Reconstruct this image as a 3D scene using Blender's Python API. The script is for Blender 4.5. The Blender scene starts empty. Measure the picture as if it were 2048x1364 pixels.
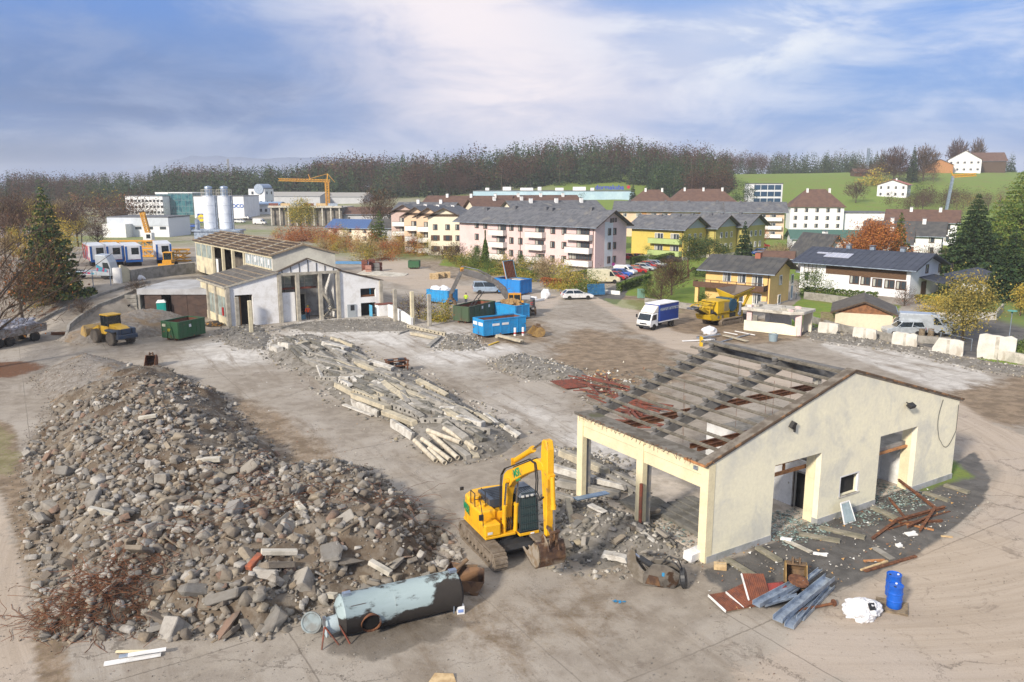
import bpy,math,random
import numpy as np
from mathutils import Vector,Matrix,noise as mnoise
from math import sin,cos,pi,radians,sqrt,atan2
random.seed(7); RNG = np.random.default_rng(11)
S = bpy.context.scene; COL = S.collection
# ---------------------------------------------------------------- camera
CH = 17.0; FPX = 1593.0; PITCH = math.atan(314/FPX)
cam = bpy.data.cameras.new('camera'); cam.lens = 28.0; cam.sensor_width = 36.0
cam.clip_start = 0.5; cam.clip_end = 20000
camo = bpy.data.objects.new('camera',cam); COL.objects.link(camo)
camo.location =(0,0,CH); camo.rotation_euler =(pi/2-PITCH,0,0); S.camera = camo
# ---------------------------------------------------------------- light
SUN_AZ = radians(217); SUN_EL = radians(27)  # azimuth from north (+Y) clockwise
sd = Vector((sin(SUN_AZ)*cos(SUN_EL),cos(SUN_AZ)*cos(SUN_EL),sin(SUN_EL)))
sl = bpy.data.lights.new('sun','SUN'); sl.energy = 3.7; sl.angle = radians(6); sl.color =(1,.90,.76)
so = bpy.data.objects.new('sun',sl); COL.objects.link(so); so.rotation_euler = sd.to_track_quat('Z','Y').to_euler()
S.view_settings.view_transform = 'Standard'; S.view_settings.look = 'None'
EXPO = .6; SKYS = 2**-EXPO; S.view_settings.exposure = EXPO; S.view_settings.gamma = 1.0
try: S.view_settings.use_curve_mapping = False
except Exception: pass
S.cycles.use_denoising = True; S.cycles.max_bounces = 6; S.cycles.diffuse_bounces = 3; S.cycles.glossy_bounces = 3
S.cycles.transparent_max_bounces = 6; S.cycles.sample_clamp_indirect = 4; S.cycles.volume_bounces = 0
class NT:
 """tiny node-tree writer"""
 def __init__(s,tree): s.t = tree; tree.nodes.clear()
 def n(s,typ,ins=None,**kw):
  nd = s.t.nodes.new(typ)
  for k,v in kw.items(): setattr(nd,k,v)
  for k,v in(ins or{}).items(): s.set(nd,k,v)
  return nd
 def set(s,nd,k,v):
  sk = nd.inputs[k]
  if isinstance(v,bpy.types.NodeSocket): s.t.links.new(v,sk)
  elif isinstance(v,bpy.types.Node): s.t.links.new(v.outputs[0],sk)
  else:
   if isinstance(v,tuple)and len(v)==3 and sk.type=='RGBA': v = v+(1,)
   sk.default_value = v
 def math(s,op,a,b=0.0,c=None,clamp=False):
  nd = s.n('ShaderNodeMath',operation=op,use_clamp=clamp); s.set(nd,0,a); s.set(nd,1,b)
  if c is not None: s.set(nd,2,c)
  return nd.outputs[0]
 def mix(s,f,a,b,typ='MIX'):
  nd = s.n('ShaderNodeMix',data_type='RGBA',blend_type=typ)
  s.set(nd,0,f); s.set(nd,6,a); s.set(nd,7,b); return nd.outputs[2]
 def ramp(s,f,lo,hi,a=0.0,b=1.0,smooth=True):
  nd = s.n('ShaderNodeMapRange',interpolation_type='SMOOTHSTEP'if smooth else 'LINEAR')
  for k,v in((0,f),(1,lo),(2,hi),(3,a),(4,b)): s.set(nd,k,v)
  return nd.outputs[0]
 def noise(s,vec,scale,detail=4.0,rough=.55,dist=0.0):
  nd = s.n('ShaderNodeTexNoise',{'Scale':scale,'Detail':detail,'Roughness':rough,'Distortion':dist})
  if vec is not None: s.set(nd,'Vector',vec)
  return nd.outputs[0]
 def mapping(s,vec,scale=(1,1,1),rot=(0,0,0),loc=(0,0,0)):
  return s.n('ShaderNodeMapping',{'Vector':vec,'Scale':scale,'Rotation':rot,'Location':loc}).outputs[0]
 def cramp(s,f,stops,interp='LINEAR'):
  nd = s.n('ShaderNodeValToRGB',{'Fac':f}); cr = nd.color_ramp; cr.interpolation = interp
  while len(cr.elements)>1: cr.elements.remove(cr.elements[-1])
  for i,(p,c)in enumerate(stops):
   e = cr.elements[0]if i==0 else cr.elements.new(p)
   e.position = p; e.color = tuple(c)+(1,)
  return nd.outputs[0]
  # ---------------------------------------------------------------- sky
W = bpy.data.worlds.new('World'); S.world = W; W.use_nodes = True
k = NT(W.node_tree)
gen = k.n('ShaderNodeTexCoord').outputs['Generated']
sep = k.n('ShaderNodeSeparateXYZ',{0:gen}); dx,dy,dz = sep.outputs
sky = k.n('ShaderNodeTexSky',sky_type='NISHITA',sun_disc=False,sun_elevation=SUN_EL,sun_rotation=SUN_AZ,air_density=1.2,dust_density=1.5).outputs[0]
up = k.math('MAXIMUM',dz,0.0)
den = k.math('ADD',up,.16)
px = k.math('DIVIDE',dx,den); py = k.math('DIVIDE',dy,den)
cv = k.n('ShaderNodeCombineXYZ',{0:px,1:py,2:0.0}).outputs[0]
n2 = k.noise(k.mapping(cv,(1.3,2.6,1),loc=(.4,5.2,2)),1.0,6,.6,.3)
az = k.math('ARCTAN2',dx,dy)  # azimuth from +Y
def lobe(a0,e0,wa,we):
 a = k.math('DIVIDE',k.math('SUBTRACT',az,a0),wa); e = k.math('DIVIDE',k.math('SUBTRACT',dz,e0),we)
 q = k.math('ADD',k.math('MULTIPLY',a,a),k.math('MULTIPLY',e,e))
 return k.math('POWER',2.718,k.math('MULTIPLY',q,-1.0))
nis = k.mix(1.0,sky,(.10,.10,.115),'MULTIPLY')
g1 = k.noise(k.mapping(gen,(1.7,1.7,4.6),loc=(2.3,.6,1.1)),1.35,5,.52,.55)
g2 = k.noise(k.mapping(gen,(3.6,3.6,11.0),loc=(.2,3.1,.7)),1.6,7,.60,.5)
soft = k.math('ADD',k.math('MULTIPLY',g1,.6),k.math('ADD',k.math('MULTIPLY',g2,.27),k.math('MULTIPLY',n2,.13)))
c_blue = k.mix(.25,(.15,.34,.80),nis)
cl_white = k.mix(k.ramp(g2,.36,.62),(.48,.57,.80),(.80,.85,.97))
col = k.mix(k.math('MULTIPLY',k.ramp(soft,.41,.60),.80),c_blue,cl_white)
# grey-blue cloud bank on the left, bluer openings top left and top right
bank = k.math('MULTIPLY',lobe(-.40,.115,.36,.080),k.ramp(soft,.34,.52,.60,1.0),clamp=True)
col = k.mix(k.math('MULTIPLY',bank,.93),col,k.mix(k.ramp(g2,.38,.62),(.145,.22,.41),(.26,.345,.56)))
bank2 = k.math('MULTIPLY',lobe(-.62,.17,.26,.06),k.ramp(g1,.35,.6,.6,1.0),clamp=True)
col = k.mix(k.math('MULTIPLY',bank2,.75),col,(.20,.31,.58))
bl = k.math('MULTIPLY',lobe(-.50,.245,.26,.075),k.ramp(g2,.66,.44,.3,1.0),clamp=True)
col = k.mix(k.math('MULTIPLY',bl,.85),col,(.15,.33,.80))
br = k.math('MULTIPLY',k.math('ADD',lobe(.54,.205,.22,.075),lobe(.22,.235,.15,.035),clamp=True),k.ramp(g2,.66,.44,.3,1.0),clamp=True)
col = k.mix(k.math('MULTIPLY',br,.85),col,(.17,.38,.86))
# bright veil where light breaks through behind the cloud
ve = k.math('ADD',k.math('MULTIPLY',lobe(-.07,.225,.15,.08),.9),k.math('MULTIPLY',lobe(.01,.105,.20,.075),.80),clamp=True)
ve = k.math('MULTIPLY',ve,k.math('MULTIPLY',k.ramp(soft,.36,.54,.55,1.05),k.ramp(g2,.34,.60,.78,1.05)),clamp=True)
col = k.mix(ve,col,(.95,.885,.93))
wl = k.math('MULTIPLY',lobe(.27,.165,.13,.045),k.ramp(g2,.40,.6,.3,1.0))
col = k.mix(wl,col,(.88,.92,.98))
lowb = k.math('MULTIPLY',k.ramp(dz,.075,.025),k.ramp(g2,.40,.6,.25,.9)); col = k.mix(k.math('MULTIPLY',lowb,.6),col,(.50,.58,.78))
lowl = lobe(-.60,.03,.30,.022); col = k.mix(k.math('MULTIPLY',lowl,.8),col,(.20,.27,.43))
over = k.ramp(dz,.40,.85)  # the overcast brightens overhead
col = k.mix(over,col,(.97,.96,.97))
bg = k.n('ShaderNodeBackground',{'Color':col,'Strength':SKYS})
k.n('ShaderNodeOutputWorld',{'Surface':bg.outputs[0]})
# ---------------------------------------------------------------- pixel <-> place helpers (2048 x 1364 photograph)
def ray(px,py):
 return(px-1024)/FPX,cos(PITCH)+sin(PITCH)*(682-py)/FPX,-sin(PITCH)+cos(PITCH)*(682-py)/FPX
def G(px,py,z=0.0):
 r = ray(px,py); t =(z-CH)/r[2]
 return Vector((r[0]*t,r[1]*t,z))
def Dp(px,py,y):
 r = ray(px,py); t = y/r[1]
 return Vector((r[0]*t,y,CH+r[2]*t))
def ztop(bx,by,ty,z=0.0):
 return Dp(bx,ty,G(bx,by,z).y).z
 # ---------------------------------------------------------------- mesh builder
class MB:
 def __init__(s): s.v =[]; s.f =[]; s.m =[]
 def add(s,vs,fs,mat=0,M=None):
  o = len(s.v)
  if M is not None: vs =[M@Vector(v)for v in vs]
  s.v.extend([tuple(v)for v in vs]); s.f.extend([tuple(i+o for i in f)for f in fs]); s.m.extend([mat]*len(fs)); return s
 def box(s,c,d,mat=0,rz=0.0,rx=0.0,ry=0.0,top=None):
  x,y,z = d[0]/2,d[1]/2,d[2]/2; tx,ty =(x,y)if top is None else(top[0]/2,top[1]/2)
  vs =[(-x,-y,-z),(x,-y,-z),(x,y,-z),(-x,y,-z),(-tx,-ty,z),(tx,-ty,z),(tx,ty,z),(-tx,ty,z)]
  M = Matrix.Translation(c)@Matrix.Rotation(rz,4,'Z')@Matrix.Rotation(ry,4,'Y')@Matrix.Rotation(rx,4,'X')
  return s.add(vs,[(3,2,1,0),(4,5,6,7),(0,1,5,4),(1,2,6,5),(2,3,7,6),(3,0,4,7)],mat,M)
 def bb(s,x0,x1,y0,y1,z0,z1,mat=0): return s.box(((x0+x1)/2,(y0+y1)/2,(z0+z1)/2),(x1-x0,y1-y0,z1-z0),mat)
 def frame(s,a,b,up=(0,0,1)):
  a,b = Vector(a),Vector(b); z =(b-a).normalized(); u = Vector(up)
  if abs(z.dot(u))>.98: u = Vector((1,0,0))
  x = u.cross(z).normalized(); y = z.cross(x)
  return a,b,x,y
 def bar(s,a,b,w,h=None,mat=0,up=(0,0,1),w2=None,h2=None):
  h = w if h is None else h; w2 = w if w2 is None else w2; h2 = h if h2 is None else h2
  a,b,x,y = s.frame(a,b,up)
  vs =[p+x*(i*ww/2)+y*(j*hh/2)for p,ww,hh in((a,w,h),(b,w2,h2))for i,j in((-1,-1),(1,-1),(1,1),(-1,1))]
  return s.add(vs,[(3,2,1,0),(4,5,6,7),(0,1,5,4),(1,2,6,5),(2,3,7,6),(3,0,4,7)],mat)
 def cyl(s,a,b,r,r2=None,n=12,mat=0,cap=True):
  r2 = r if r2 is None else r2; a,b,x,y = s.frame(a,b)
  vs =[p+x*(rr*cos(2*pi*i/n))+y*(rr*sin(2*pi*i/n))for p,rr in((a,r),(b,r2))for i in range(n)]
  fs =[(i,(i+1)%n,n+(i+1)%n,n+i)for i in range(n)]
  if cap: fs+=[tuple(range(n-1,-1,-1)),tuple(range(n,2*n))]
  return s.add(vs,fs,mat)
 def tube(s,pts,r,n=6,mat=0):
  pts =[Vector(p)for p in pts]
  for a,b in zip(pts,pts[1:]): s.cyl(a,b,r,r,n,mat)
  return s
 def lathe(s,prof,n=20,mat=0,M=None):
  vs =[]; fs =[]
  for r,z in prof: vs+=[(r*cos(2*pi*i/n),r*sin(2*pi*i/n),z)for i in range(n)]
  for j in range(len(prof)-1): fs+=[(j*n+i,j*n+(i+1)%n,(j+1)*n+(i+1)%n,(j+1)*n+i)for i in range(n)]
  if prof[0][0]>1e-4: fs.append(tuple(range(n-1,-1,-1)))
  if prof[-1][0]>1e-4: fs.append(tuple(range((len(prof)-1)*n,len(prof)*n)))
  return s.add(vs,fs,mat,M)
 def prism(s,poly,a0,a1,axis='y',mat=0,M=None,taper=None):
  """polygon (u,v) extruded along axis; axis y: (u,.,v)  x: (.,u,v)  z: (u,v,.)"""
  n = len(poly); vs =[]
  for i,a in enumerate((a0,a1)):
   for u,v in(poly if(i==0 or taper is None)else taper):
    vs.append({'y':(u,a,v),'x':(a,u,v),'z':(u,v,a)}[axis])
  fs =[(i,(i+1)%n,n+(i+1)%n,n+i)for i in range(n)]+[tuple(range(n-1,-1,-1)),tuple(range(n,2*n))]
  return s.add(vs,fs,mat,M)
 def quad(s,a,b,c,d,mat=0): return s.add([a,b,c,d],[(0,1,2,3)],mat)
 def mesh(s,name,mats):
  me = bpy.data.meshes.new(name); me.from_pydata(s.v,[],s.f)
  for m in(mats if isinstance(mats,(list,tuple))else[mats]): me.materials.append(m)
  if s.m and max(s.m)>0: me.polygons.foreach_set('material_index',s.m)
  return me
 def build(s,name,mats,parent=None,loc=(0,0,0),rz=0.0,bevel=0.0,smooth=False,seg=1,fix=True):
  me = s.mesh(name,mats)
  if fix:
   import bmesh
   bm = bmesh.new(); bm.from_mesh(me); bmesh.ops.recalc_face_normals(bm,faces=bm.faces); bm.to_mesh(me); bm.free()
  return link(name,me,parent,loc,rz,bevel,smooth,seg)
def link(name,me,parent=None,loc=(0,0,0),rz=0.0,bevel=0.0,smooth=False,seg=1):
 o = bpy.data.objects.new(name,me); COL.objects.link(o); o.location = loc
 o.rotation_euler = rz if isinstance(rz,tuple)else(0,0,rz)
 if parent: o.parent = parent
 if smooth:
  me.polygons.foreach_set('use_smooth',[True]*len(me.polygons))
  try: me.set_sharp_from_angle(angle=radians(35))
  except Exception: pass
 if bevel:
  b = o.modifiers.new('bevel','BEVEL'); b.width = bevel; b.segments = seg; b.limit_method = 'ANGLE'; b.angle_limit = radians(40)
 return o
def tag(o,label,cat,group=None,kind=None):
 if label: o['label'] = label
 if cat: o['category'] = cat
 if group: o['group'] = group
 if kind: o['kind'] = kind
 return o
def thing(name,label,cat,loc=(0,0,0),rz=0.0,group=None):
 o = bpy.data.objects.new(name,None); COL.objects.link(o); o.location = loc
 o.rotation_euler = rz if isinstance(rz,tuple)else(0,0,rz); o.empty_display_size = .3
 return tag(o,label,cat,group)
def struct(o): o['kind'] = 'structure'; return o
def dup(o,loc=None,rz=None,label=None,scale=None,group=None,parent=None):
 c = o.copy(); COL.objects.link(c)
 if parent is not None: c.parent = parent
 if loc is not None: c.location = loc
 if rz is not None: c.rotation_euler = rz if isinstance(rz,tuple)else(0,0,rz)
 if scale is not None: c.scale = scale if isinstance(scale,tuple)else(scale,)*3
 if label: c['label'] = label
 if group: c['group'] = group
 for ch in o.children: dup(ch,parent=c)
 return c
def arrmesh(name,V,F,mats,mi=None):
 """numpy verts (n,3) + faces (m,k) -> mesh"""
 me = bpy.data.meshes.new(name); V = np.asarray(V,np.float32); F = np.asarray(F,np.int32); m,kk = F.shape
 me.vertices.add(len(V)); me.vertices.foreach_set('co',V.ravel())
 me.loops.add(m*kk); me.loops.foreach_set('vertex_index',F.ravel())
 me.polygons.add(m); me.polygons.foreach_set('loop_start',np.arange(0,m*kk,kk,dtype=np.int32))
 try: me.polygons.foreach_set('loop_total',np.full(m,kk,np.int32))
 except Exception: pass
 for x in(mats if isinstance(mats,(list,tuple))else[mats]): me.materials.append(x)
 if mi is not None: me.polygons.foreach_set('material_index',np.asarray(mi,np.int32))
 me.update(calc_edges=True); me.validate(); return me
 # ---------------------------------------------------------------- materials
MATS ={}
def mat(name,c1,c2=None,scale=1.0,thr=(.4,.62),rough=.85,metal=0.0,bump=0.0,bscale=None,isl=None,c3=None,s3=.3,t3=(.55,.7),spec=.4,coords='Object',stretch=(1,1,1),trans=0.0,coat=0.0):
 """base colour with a noise-driven second colour, optional per-piece colours, large stains (c3) and bump"""
 if name in MATS: return MATS[name]
 m = bpy.data.materials.new(name); m.use_nodes = True; k = NT(m.node_tree)
 tc = k.n('ShaderNodeTexCoord').outputs[coords]
 if stretch!=(1,1,1): tc = k.mapping(tc,stretch)
 if isl:
  geo = k.n('ShaderNodeNewGeometry').outputs['Random Per Island']
  rnd = k.n('ShaderNodeObjectInfo').outputs['Random']
  f = k.math('FRACT',k.math('ADD',geo,rnd))
  c = k.cramp(f,[((i+.0)/len(isl),x)for i,x in enumerate(isl)],'CONSTANT'if len(isl)>3 else 'LINEAR')
 else: c = None
 base = c if c is not None else c1
 if c2 is not None:
  nf = k.ramp(k.noise(tc,scale,6,.6),thr[0],thr[1])
  if c is not None: nf = k.math('MULTIPLY',nf,.55)
  base = k.mix(nf,base,c2)
 if c3 is not None:
  base = k.mix(k.ramp(k.noise(tc,s3,5,.6,.4),t3[0],t3[1]),base,c3)
 fine = k.noise(tc,scale*9,3,.6)
 base = k.mix(1.0,base,k.mix(fine,(.84,.84,.84),(1.14,1.14,1.14)),'MULTIPLY')
 b = k.n('ShaderNodeBsdfPrincipled',{'Base Color':base,'Roughness':rough,'Metallic':metal,'Specular IOR Level':spec})
 if coat: b.inputs['Coat Weight'].default_value = coat
 if trans: b.inputs['Transmission Weight'].default_value = trans
 if bump:
  bs = k.noise(tc,bscale or scale*6,6,.65)
  bn = k.n('ShaderNodeBump',{'Strength':min(1,bump),'Distance':.05,'Height':bs}); k.set(b,'Normal',bn.outputs[0])
 k.n('ShaderNodeOutputMaterial',{'Surface':b.outputs[0]})
 MATS[name] = m; return m
def flat(name,c,rough=.6,metal=0.0,spec=.4,coat=0.0): return mat(name,c,tuple(x*.82 for x in c),2.5,rough=rough,metal=metal,spec=spec,coat=coat)
def srgb(r,g,b,k=1.0):
 def f(x):
  x/=255.0
  return(x/12.92 if x<=.04045 else((x+.055)/1.055)**2.4)*k
 return(f(r),f(g),f(b))
M = type('M',(),{})()
M.glass = flat('dark_glass',(.018,.026,.032),.06,0,.8)
M.tyre = flat('tyre_rubber',(.022,.021,.02),.8)
M.rim = flat('alloy_rim',(.42,.43,.45),.35,.8)
M.white = mat('white_paint',(.78,.78,.78),(.66,.66,.65),1.5,rough=.5)
M.black = flat('black_plastic',(.025,.025,.027),.55)
M.steel = mat('bare_steel',(.34,.35,.37),(.20,.19,.19),3,rough=.38,metal=.75)
M.galv = mat('galvanised_steel',(.40,.47,.56),(.24,.29,.37),2.2,rough=.36,metal=.55)
M.rust = mat('rusty_steel',(.10,.042,.024),(.20,.085,.04),4,rough=.9,bump=.3)
M.redrust = mat('red_oxide_steel',(.20,.055,.035),(.12,.05,.035),3,rough=.75,bump=.2)
M.conc = mat('grey_concrete',(.30,.285,.26),(.20,.19,.17),1.4,rough=.92,bump=.35,c3=(.13,.12,.105),s3=.6,t3=(.58,.75))
M.conc_lt = mat('pale_concrete',(.52,.49,.43),(.36,.34,.29),1.6,rough=.92,bump=.3,c3=(.20,.18,.15),s3=.9,t3=(.60,.72))
M.cream = mat('cream_plaster',(.80,.755,.57),(.72,.685,.54),.55,(.38,.66),rough=.92,bump=.08,bscale=14,c3=(.60,.585,.50),s3=.5,t3=(.46,.70))
M.creampure = mat('cream_paint',(.72,.645,.43),(.64,.57,.38),1.2,rough=.85,bump=.05)
M.wood = mat('weathered_timber',(.24,.19,.13),(.13,.10,.07),3,rough=.9,stretch=(1,1,4),bump=.2)
M.woodnew = mat('pale_timber',(.56,.42,.24),(.40,.28,.15),3,rough=.85)
M.woodorange = mat('orange_timber',(.46,.22,.09),(.30,.14,.06),3,rough=.85)
# ================================================================ TERRAIN
def sstep(a,b,x): t = np.clip((x-a)/(b-a),0,1); return t*t*(3-2*t)
def poly_px(pts,z=0.0): return np.array([tuple(G(x,y,z))[:2]for x,y in pts])
def poly_sd(P,X,Y):
 """signed distance to polygon, positive inside"""
 n = len(P); d = np.full(X.shape,1e9); ins = np.zeros(X.shape,bool)
 for i in range(n):
  ax,ay = P[i]; bx,by = P[(i+1)%n]; ex,ey = bx-ax,by-ay
  t = np.clip(((X-ax)*ex+(Y-ay)*ey)/(ex*ex+ey*ey+1e-9),0,1)
  d = np.minimum(d,np.hypot(X-ax-t*ex,Y-ay-t*ey))
  c =((ay>Y)!=(by>Y))&(X<(bx-ax)*(Y-ay)/(by-ay+1e-12)+ax); ins^=c
 return np.where(ins,d,-d)
def vnoise(X,Y,sc,seed=0):
 """cheap smooth value noise"""
 r = np.random.default_rng(seed); T = r.random((128,128)); x = X*sc+1000; y = Y*sc+1000
 xi = np.floor(x).astype(int); yi = np.floor(y).astype(int); fx = x-xi; fy = y-yi
 fx = fx*fx*(3-2*fx); fy = fy*fy*(3-2*fy); a = T[xi%128,yi%128]; b = T[(xi+1)%128,yi%128]
 c = T[xi%128,(yi+1)%128]; d = T[(xi+1)%128,(yi+1)%128]
 return(a*(1-fx)+b*fx)*(1-fy)+(c*(1-fx)+d*fx)*fy
def fbm(X,Y,sc,seed=0,o=4):
 s = 0; a = .5
 for i in range(o): s = s+a*vnoise(X,Y,sc*2**i,seed+i); a*=.5
 return s/(1-.5**o)
UP = 3.6  # upper yard level
UPPER = np.array([(-400,60),(-62,74),(-56.5,80),(-51.5,85),(-51,97),(-49,101.8),(-48,103),(-48,112.2),(-40.6,112.2),(-38.3,110.5),(-48.8,125),(-46,132),(-62,175),(-80,230),(-400,230)])
def TZ(x,y):
 x = np.asarray(x,float); y = np.asarray(y,float); u = x/np.maximum(y,20)
 hh = np.interp(u,[-.9,-.6,-.35,-.2,-.05,.05,.13,.2,.28,.5,.75],[7,6,8,10,16,25,27,24.5,25,26,25])
 z = hh*sstep(300,640,y)-np.maximum(y-640,0)*.004
 z = z+6*sstep(560,700,y)*(fbm(x,y,.006,5)-.5)
 zr = UP*sstep(84,112,y)*(1-sstep(170,215,y))
 m = sstep(-.9,.7,poly_sd(UPPER,x,y))
 z = z+zr*m
 return z
def tz(x,y): return float(TZ(np.array([x]),np.array([y]))[0])
def GT(px,py):
 """place on the terrain seen at a pixel"""
 z = 0.0
 for _ in range(30):
  if py<369 and z>CH-1: break
  p = G(px,min(py,2000),z)if(z<CH)==(py>368)else G(px,py,0)
  nz = tz(p.x,p.y); z+=(nz-z)*.5
 p = G(px,py,z); return Vector((p.x,p.y,tz(p.x,p.y)))
def axis(brk):
 out =[]
 for(a,b,s)in brk: out+=list(np.arange(a,b-1e-6,s))
 out.append(brk[-1][1]); return np.array(out)
XS = axis([(-2400,-900,250),(-900,-200,35),(-200,-75,5),(-75,-45,1.2),(-45,45,.42),(45,85,1.0),(85,200,5),(200,900,35),(900,2400,250)])
YS = axis([(-60,20,8),(20,62,.42),(62,120,.6),(120,175,1.6),(175,330,5),(330,900,18),(900,2400,250)])
GX,GY = np.meshgrid(XS,YS); GZ = TZ(GX,GY)
near =(GY>20)&(GY<150)&(np.abs(GX)<80)
GZ = GZ+np.where(near,(fbm(GX,GY,.35,21)-.5)*.10+(fbm(GX,GY,1.4,31,2)-.5)*.03,0)
HALLPAD = poly_px([(1130,985),(1412,1150),(1925,960),(1650,730)])
GZ = np.where(poly_sd(HALLPAD,GX,GY)>0,-.02,GZ)
def mask(pts,soft=.6,wob=1.2,sc=.35,seed=1,z=0.0):
 sd = poly_sd(poly_px(pts,z),GX,GY)+(fbm(GX,GY,sc,seed)-.5)*2*wob
 return sstep(-soft,soft,sd)
m_track = mask([(1090,560),(1170,590),(1240,640),(1330,690),(1440,725),(1640,830),(1905,880),(1990,940),(1985,1000),(1880,1090),(1700,1175),(1640,1240),(1500,1364),(2300,1400),(2300,960),(2048,870),(1900,800),(1700,745),(1470,690),(1330,655),(1260,610),(1230,585),(1160,560)],1.2,1.0)
m_track = np.maximum(m_track,.85*mask([(690,500),(780,505),(930,570),(1130,590),(1100,620),(900,600),(760,560)],1.5,1.5))
m_track = np.maximum(m_track,.9*mask([(-60,980),(0,985),(62,1200),(72,1400),(-120,1400)],.15,.1))
m_dirt = .92*np.maximum.reduce([mask([(1070,705),(1130,660),(1250,660),(1330,695),(1420,735),(1330,810),(1190,790),(1100,745)],4.5,3.5),mask([(1180,590),(1300,590),(1640,660),(1560,690),(1420,690),(1290,672)],2.5,2.5),
 mask([(1890,780),(2048,750),(2200,800),(2150,850),(1990,858),(1920,850)],2.5,2),.8*mask([(410,775),(520,800),(640,860),(760,960),(640,960),(560,950),(480,860)],1.6,1.2),
 .8*mask([(960,620),(1110,640),(1120,690),(900,690)],3,2),.9*mask([(-80,800),(30,850),(62,980),(95,1120),(165,1400),(66,1400),(56,1210),(0,990),(-80,900)],.35,.25),
 .7*mask([(700,490),(830,470),(1000,560),(900,560),(760,530)],2,2),.5*mask([(840,1180),(1250,1130),(1400,1260),(1000,1364),(700,1330)],3,2.5)])
m_grass = np.maximum.reduce([mask([(1250,590),(1262,570),(1330,545),(1400,548),(1432,600),(1425,612),(1340,602)],.4,.3),mask([(1600,600),(1700,598),(1700,655),(1560,655),(1560,630)],.4,.3),mask([(1600,575),(1700,590),(1800,612),(1790,640),(1690,620),(1600,600)],.4,.3),
 mask([(1070,540),(1165,560),(1240,548),(1250,538),(1195,552),(1150,578),(1080,560)],.5,.5),mask([(1960,700),(2100,690),(2100,730),(1960,730)],.5,.5),.4*mask([(-60,815),(-10,830),(30,870),(38,950),(10,960),(-60,880)],.5,.8),
 mask([(880,530),(1080,560),(1080,545),(900,505)],1,1),.6*mask([(1760,960),(1850,985),(1960,955),(1905,920)],.5,.7),.5*mask([(1200,595),(1300,600),(1400,630),(1250,620)],1,2)])
far = sstep(150,200,GY); fld = far*sstep(.02,.12,GX/np.maximum(GY,20)-.17)
m_grass = np.maximum(m_grass,far*.55*(.5+fbm(GX,GY,.05,9))*(1-sstep(-30,-60,GX)*.2)); m_grass = np.maximum(m_grass,np.where(GY>330,fld,0))
m_grass = np.maximum(m_grass,sstep(135,150,GY)*sstep(20,30,GX)*.9); m_grass = np.maximum(m_grass,.6*sstep(58,64,GX)*sstep(70,85,GY)*(GY<200))
m_grass = np.where(GY<140,m_grass*1,m_grass); m_grass = np.maximum(m_grass,.45*sstep(-52,-60,GX-0*GY)*sstep(95,60,GY)*(GY>30))
m_asph = np.maximum.reduce([mask([(1400,1145),(1480,1215),(1580,1215),(1720,1165),(1860,1092),(1962,1010),(1982,955),(1950,905),(1900,930)],.12,.12),mask([(1180,590),(1230,570),(1300,540),(1420,505),(1560,470),(1620,480),(1470,520),(1400,545),(1330,556),(1262,580),(1232,610)],.3,.1),
 mask([(1840,690),(1900,660),(1960,620),(1990,590),(2100,580),(2200,700),(1960,718)],.3,.1),mask([(300,470),(400,470),(400,452),(310,448)],1,.1),mask([(300,437),(900,452),(900,460),(300,448)],1,.1),.45*mask([(-100,700),(20,700),(62,660),(150,612),(262,574),(400,558),(400,578),(262,592),(195,612),(150,640),(130,690),(90,722),(-100,728)],.4,.2,z=1.2)])
m_pale = np.clip(2.9*mask([(400,720),(640,640),(960,660),(960,760),(1260,880),(1150,960),(1100,870),(860,720),(700,690)],4,5,.12,77)*fbm(GX,GY,.22,61),0,1)
m_pale = np.maximum(m_pale,.8*mask([(1640,690),(1690,668),(1960,735),(2010,790),(1900,790)],.25,.1))
m_leaf = np.maximum.reduce([mask([(-60,724),(50,722),(100,735),(40,755),(-60,765)],1.2,1.6),.8*mask([(-60,690),(60,655),(150,615),(150,605),(60,645),(-60,672)],.5,.5,z=1.0)])
m_wet = np.maximum.reduce([.9*mask([(640,1290),(700,1270),(900,1230),(960,1240),(880,1290),(740,1340),(660,1320)],.8,.8),.5*fbm(GX,GY,.12,55)*mask([(380,720),(620,660),(960,650),(1300,900),(1000,900)],4,2),.8*mask([(1750,955),(1770,985),(1500,1110),(1440,1140),(1470,1090)],.5,.5)])
ny,nx = GX.shape; idx = np.arange(ny*nx).reshape(ny,nx)
F = np.stack([idx[:-1,:-1],idx[:-1,1:],idx[1:,1:],idx[1:,:-1]],-1).reshape(-1,4)
V = np.stack([GX.ravel(),GY.ravel(),GZ.ravel()],1)
gm = bpy.data.materials.new('ground'); gm.use_nodes = True; k = NT(gm.node_tree)
A = k.n('ShaderNodeAttribute',attribute_name='m1'); B = k.n('ShaderNodeAttribute',attribute_name='m2')
sa = k.n('ShaderNodeSeparateColor',{0:A.outputs['Color']}); sb = k.n('ShaderNodeSeparateColor',{0:B.outputs['Color']})
tr,di,gr_ = sa.outputs; as_,pa,lf = sb.outputs; wet = B.outputs['Alpha']
pos = k.n('ShaderNodeNewGeometry').outputs['Position']
big = k.noise(pos,.12,5,.6,.4); mid = k.noise(pos,.9,6,.62,.3); fine = k.noise(pos,6.0,5,.7); grit = k.noise(pos,28,3,.7)
strk = k.noise(k.mapping(k.mapping(pos,rot=(0,0,radians(-118))),(.10,.62,1)),1.1,6,.68,.6)
strk2 = k.noise(k.mapping(k.mapping(pos,rot=(0,0,radians(-40))),(.07,.9,1)),1.3,5,.65,.5)
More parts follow.
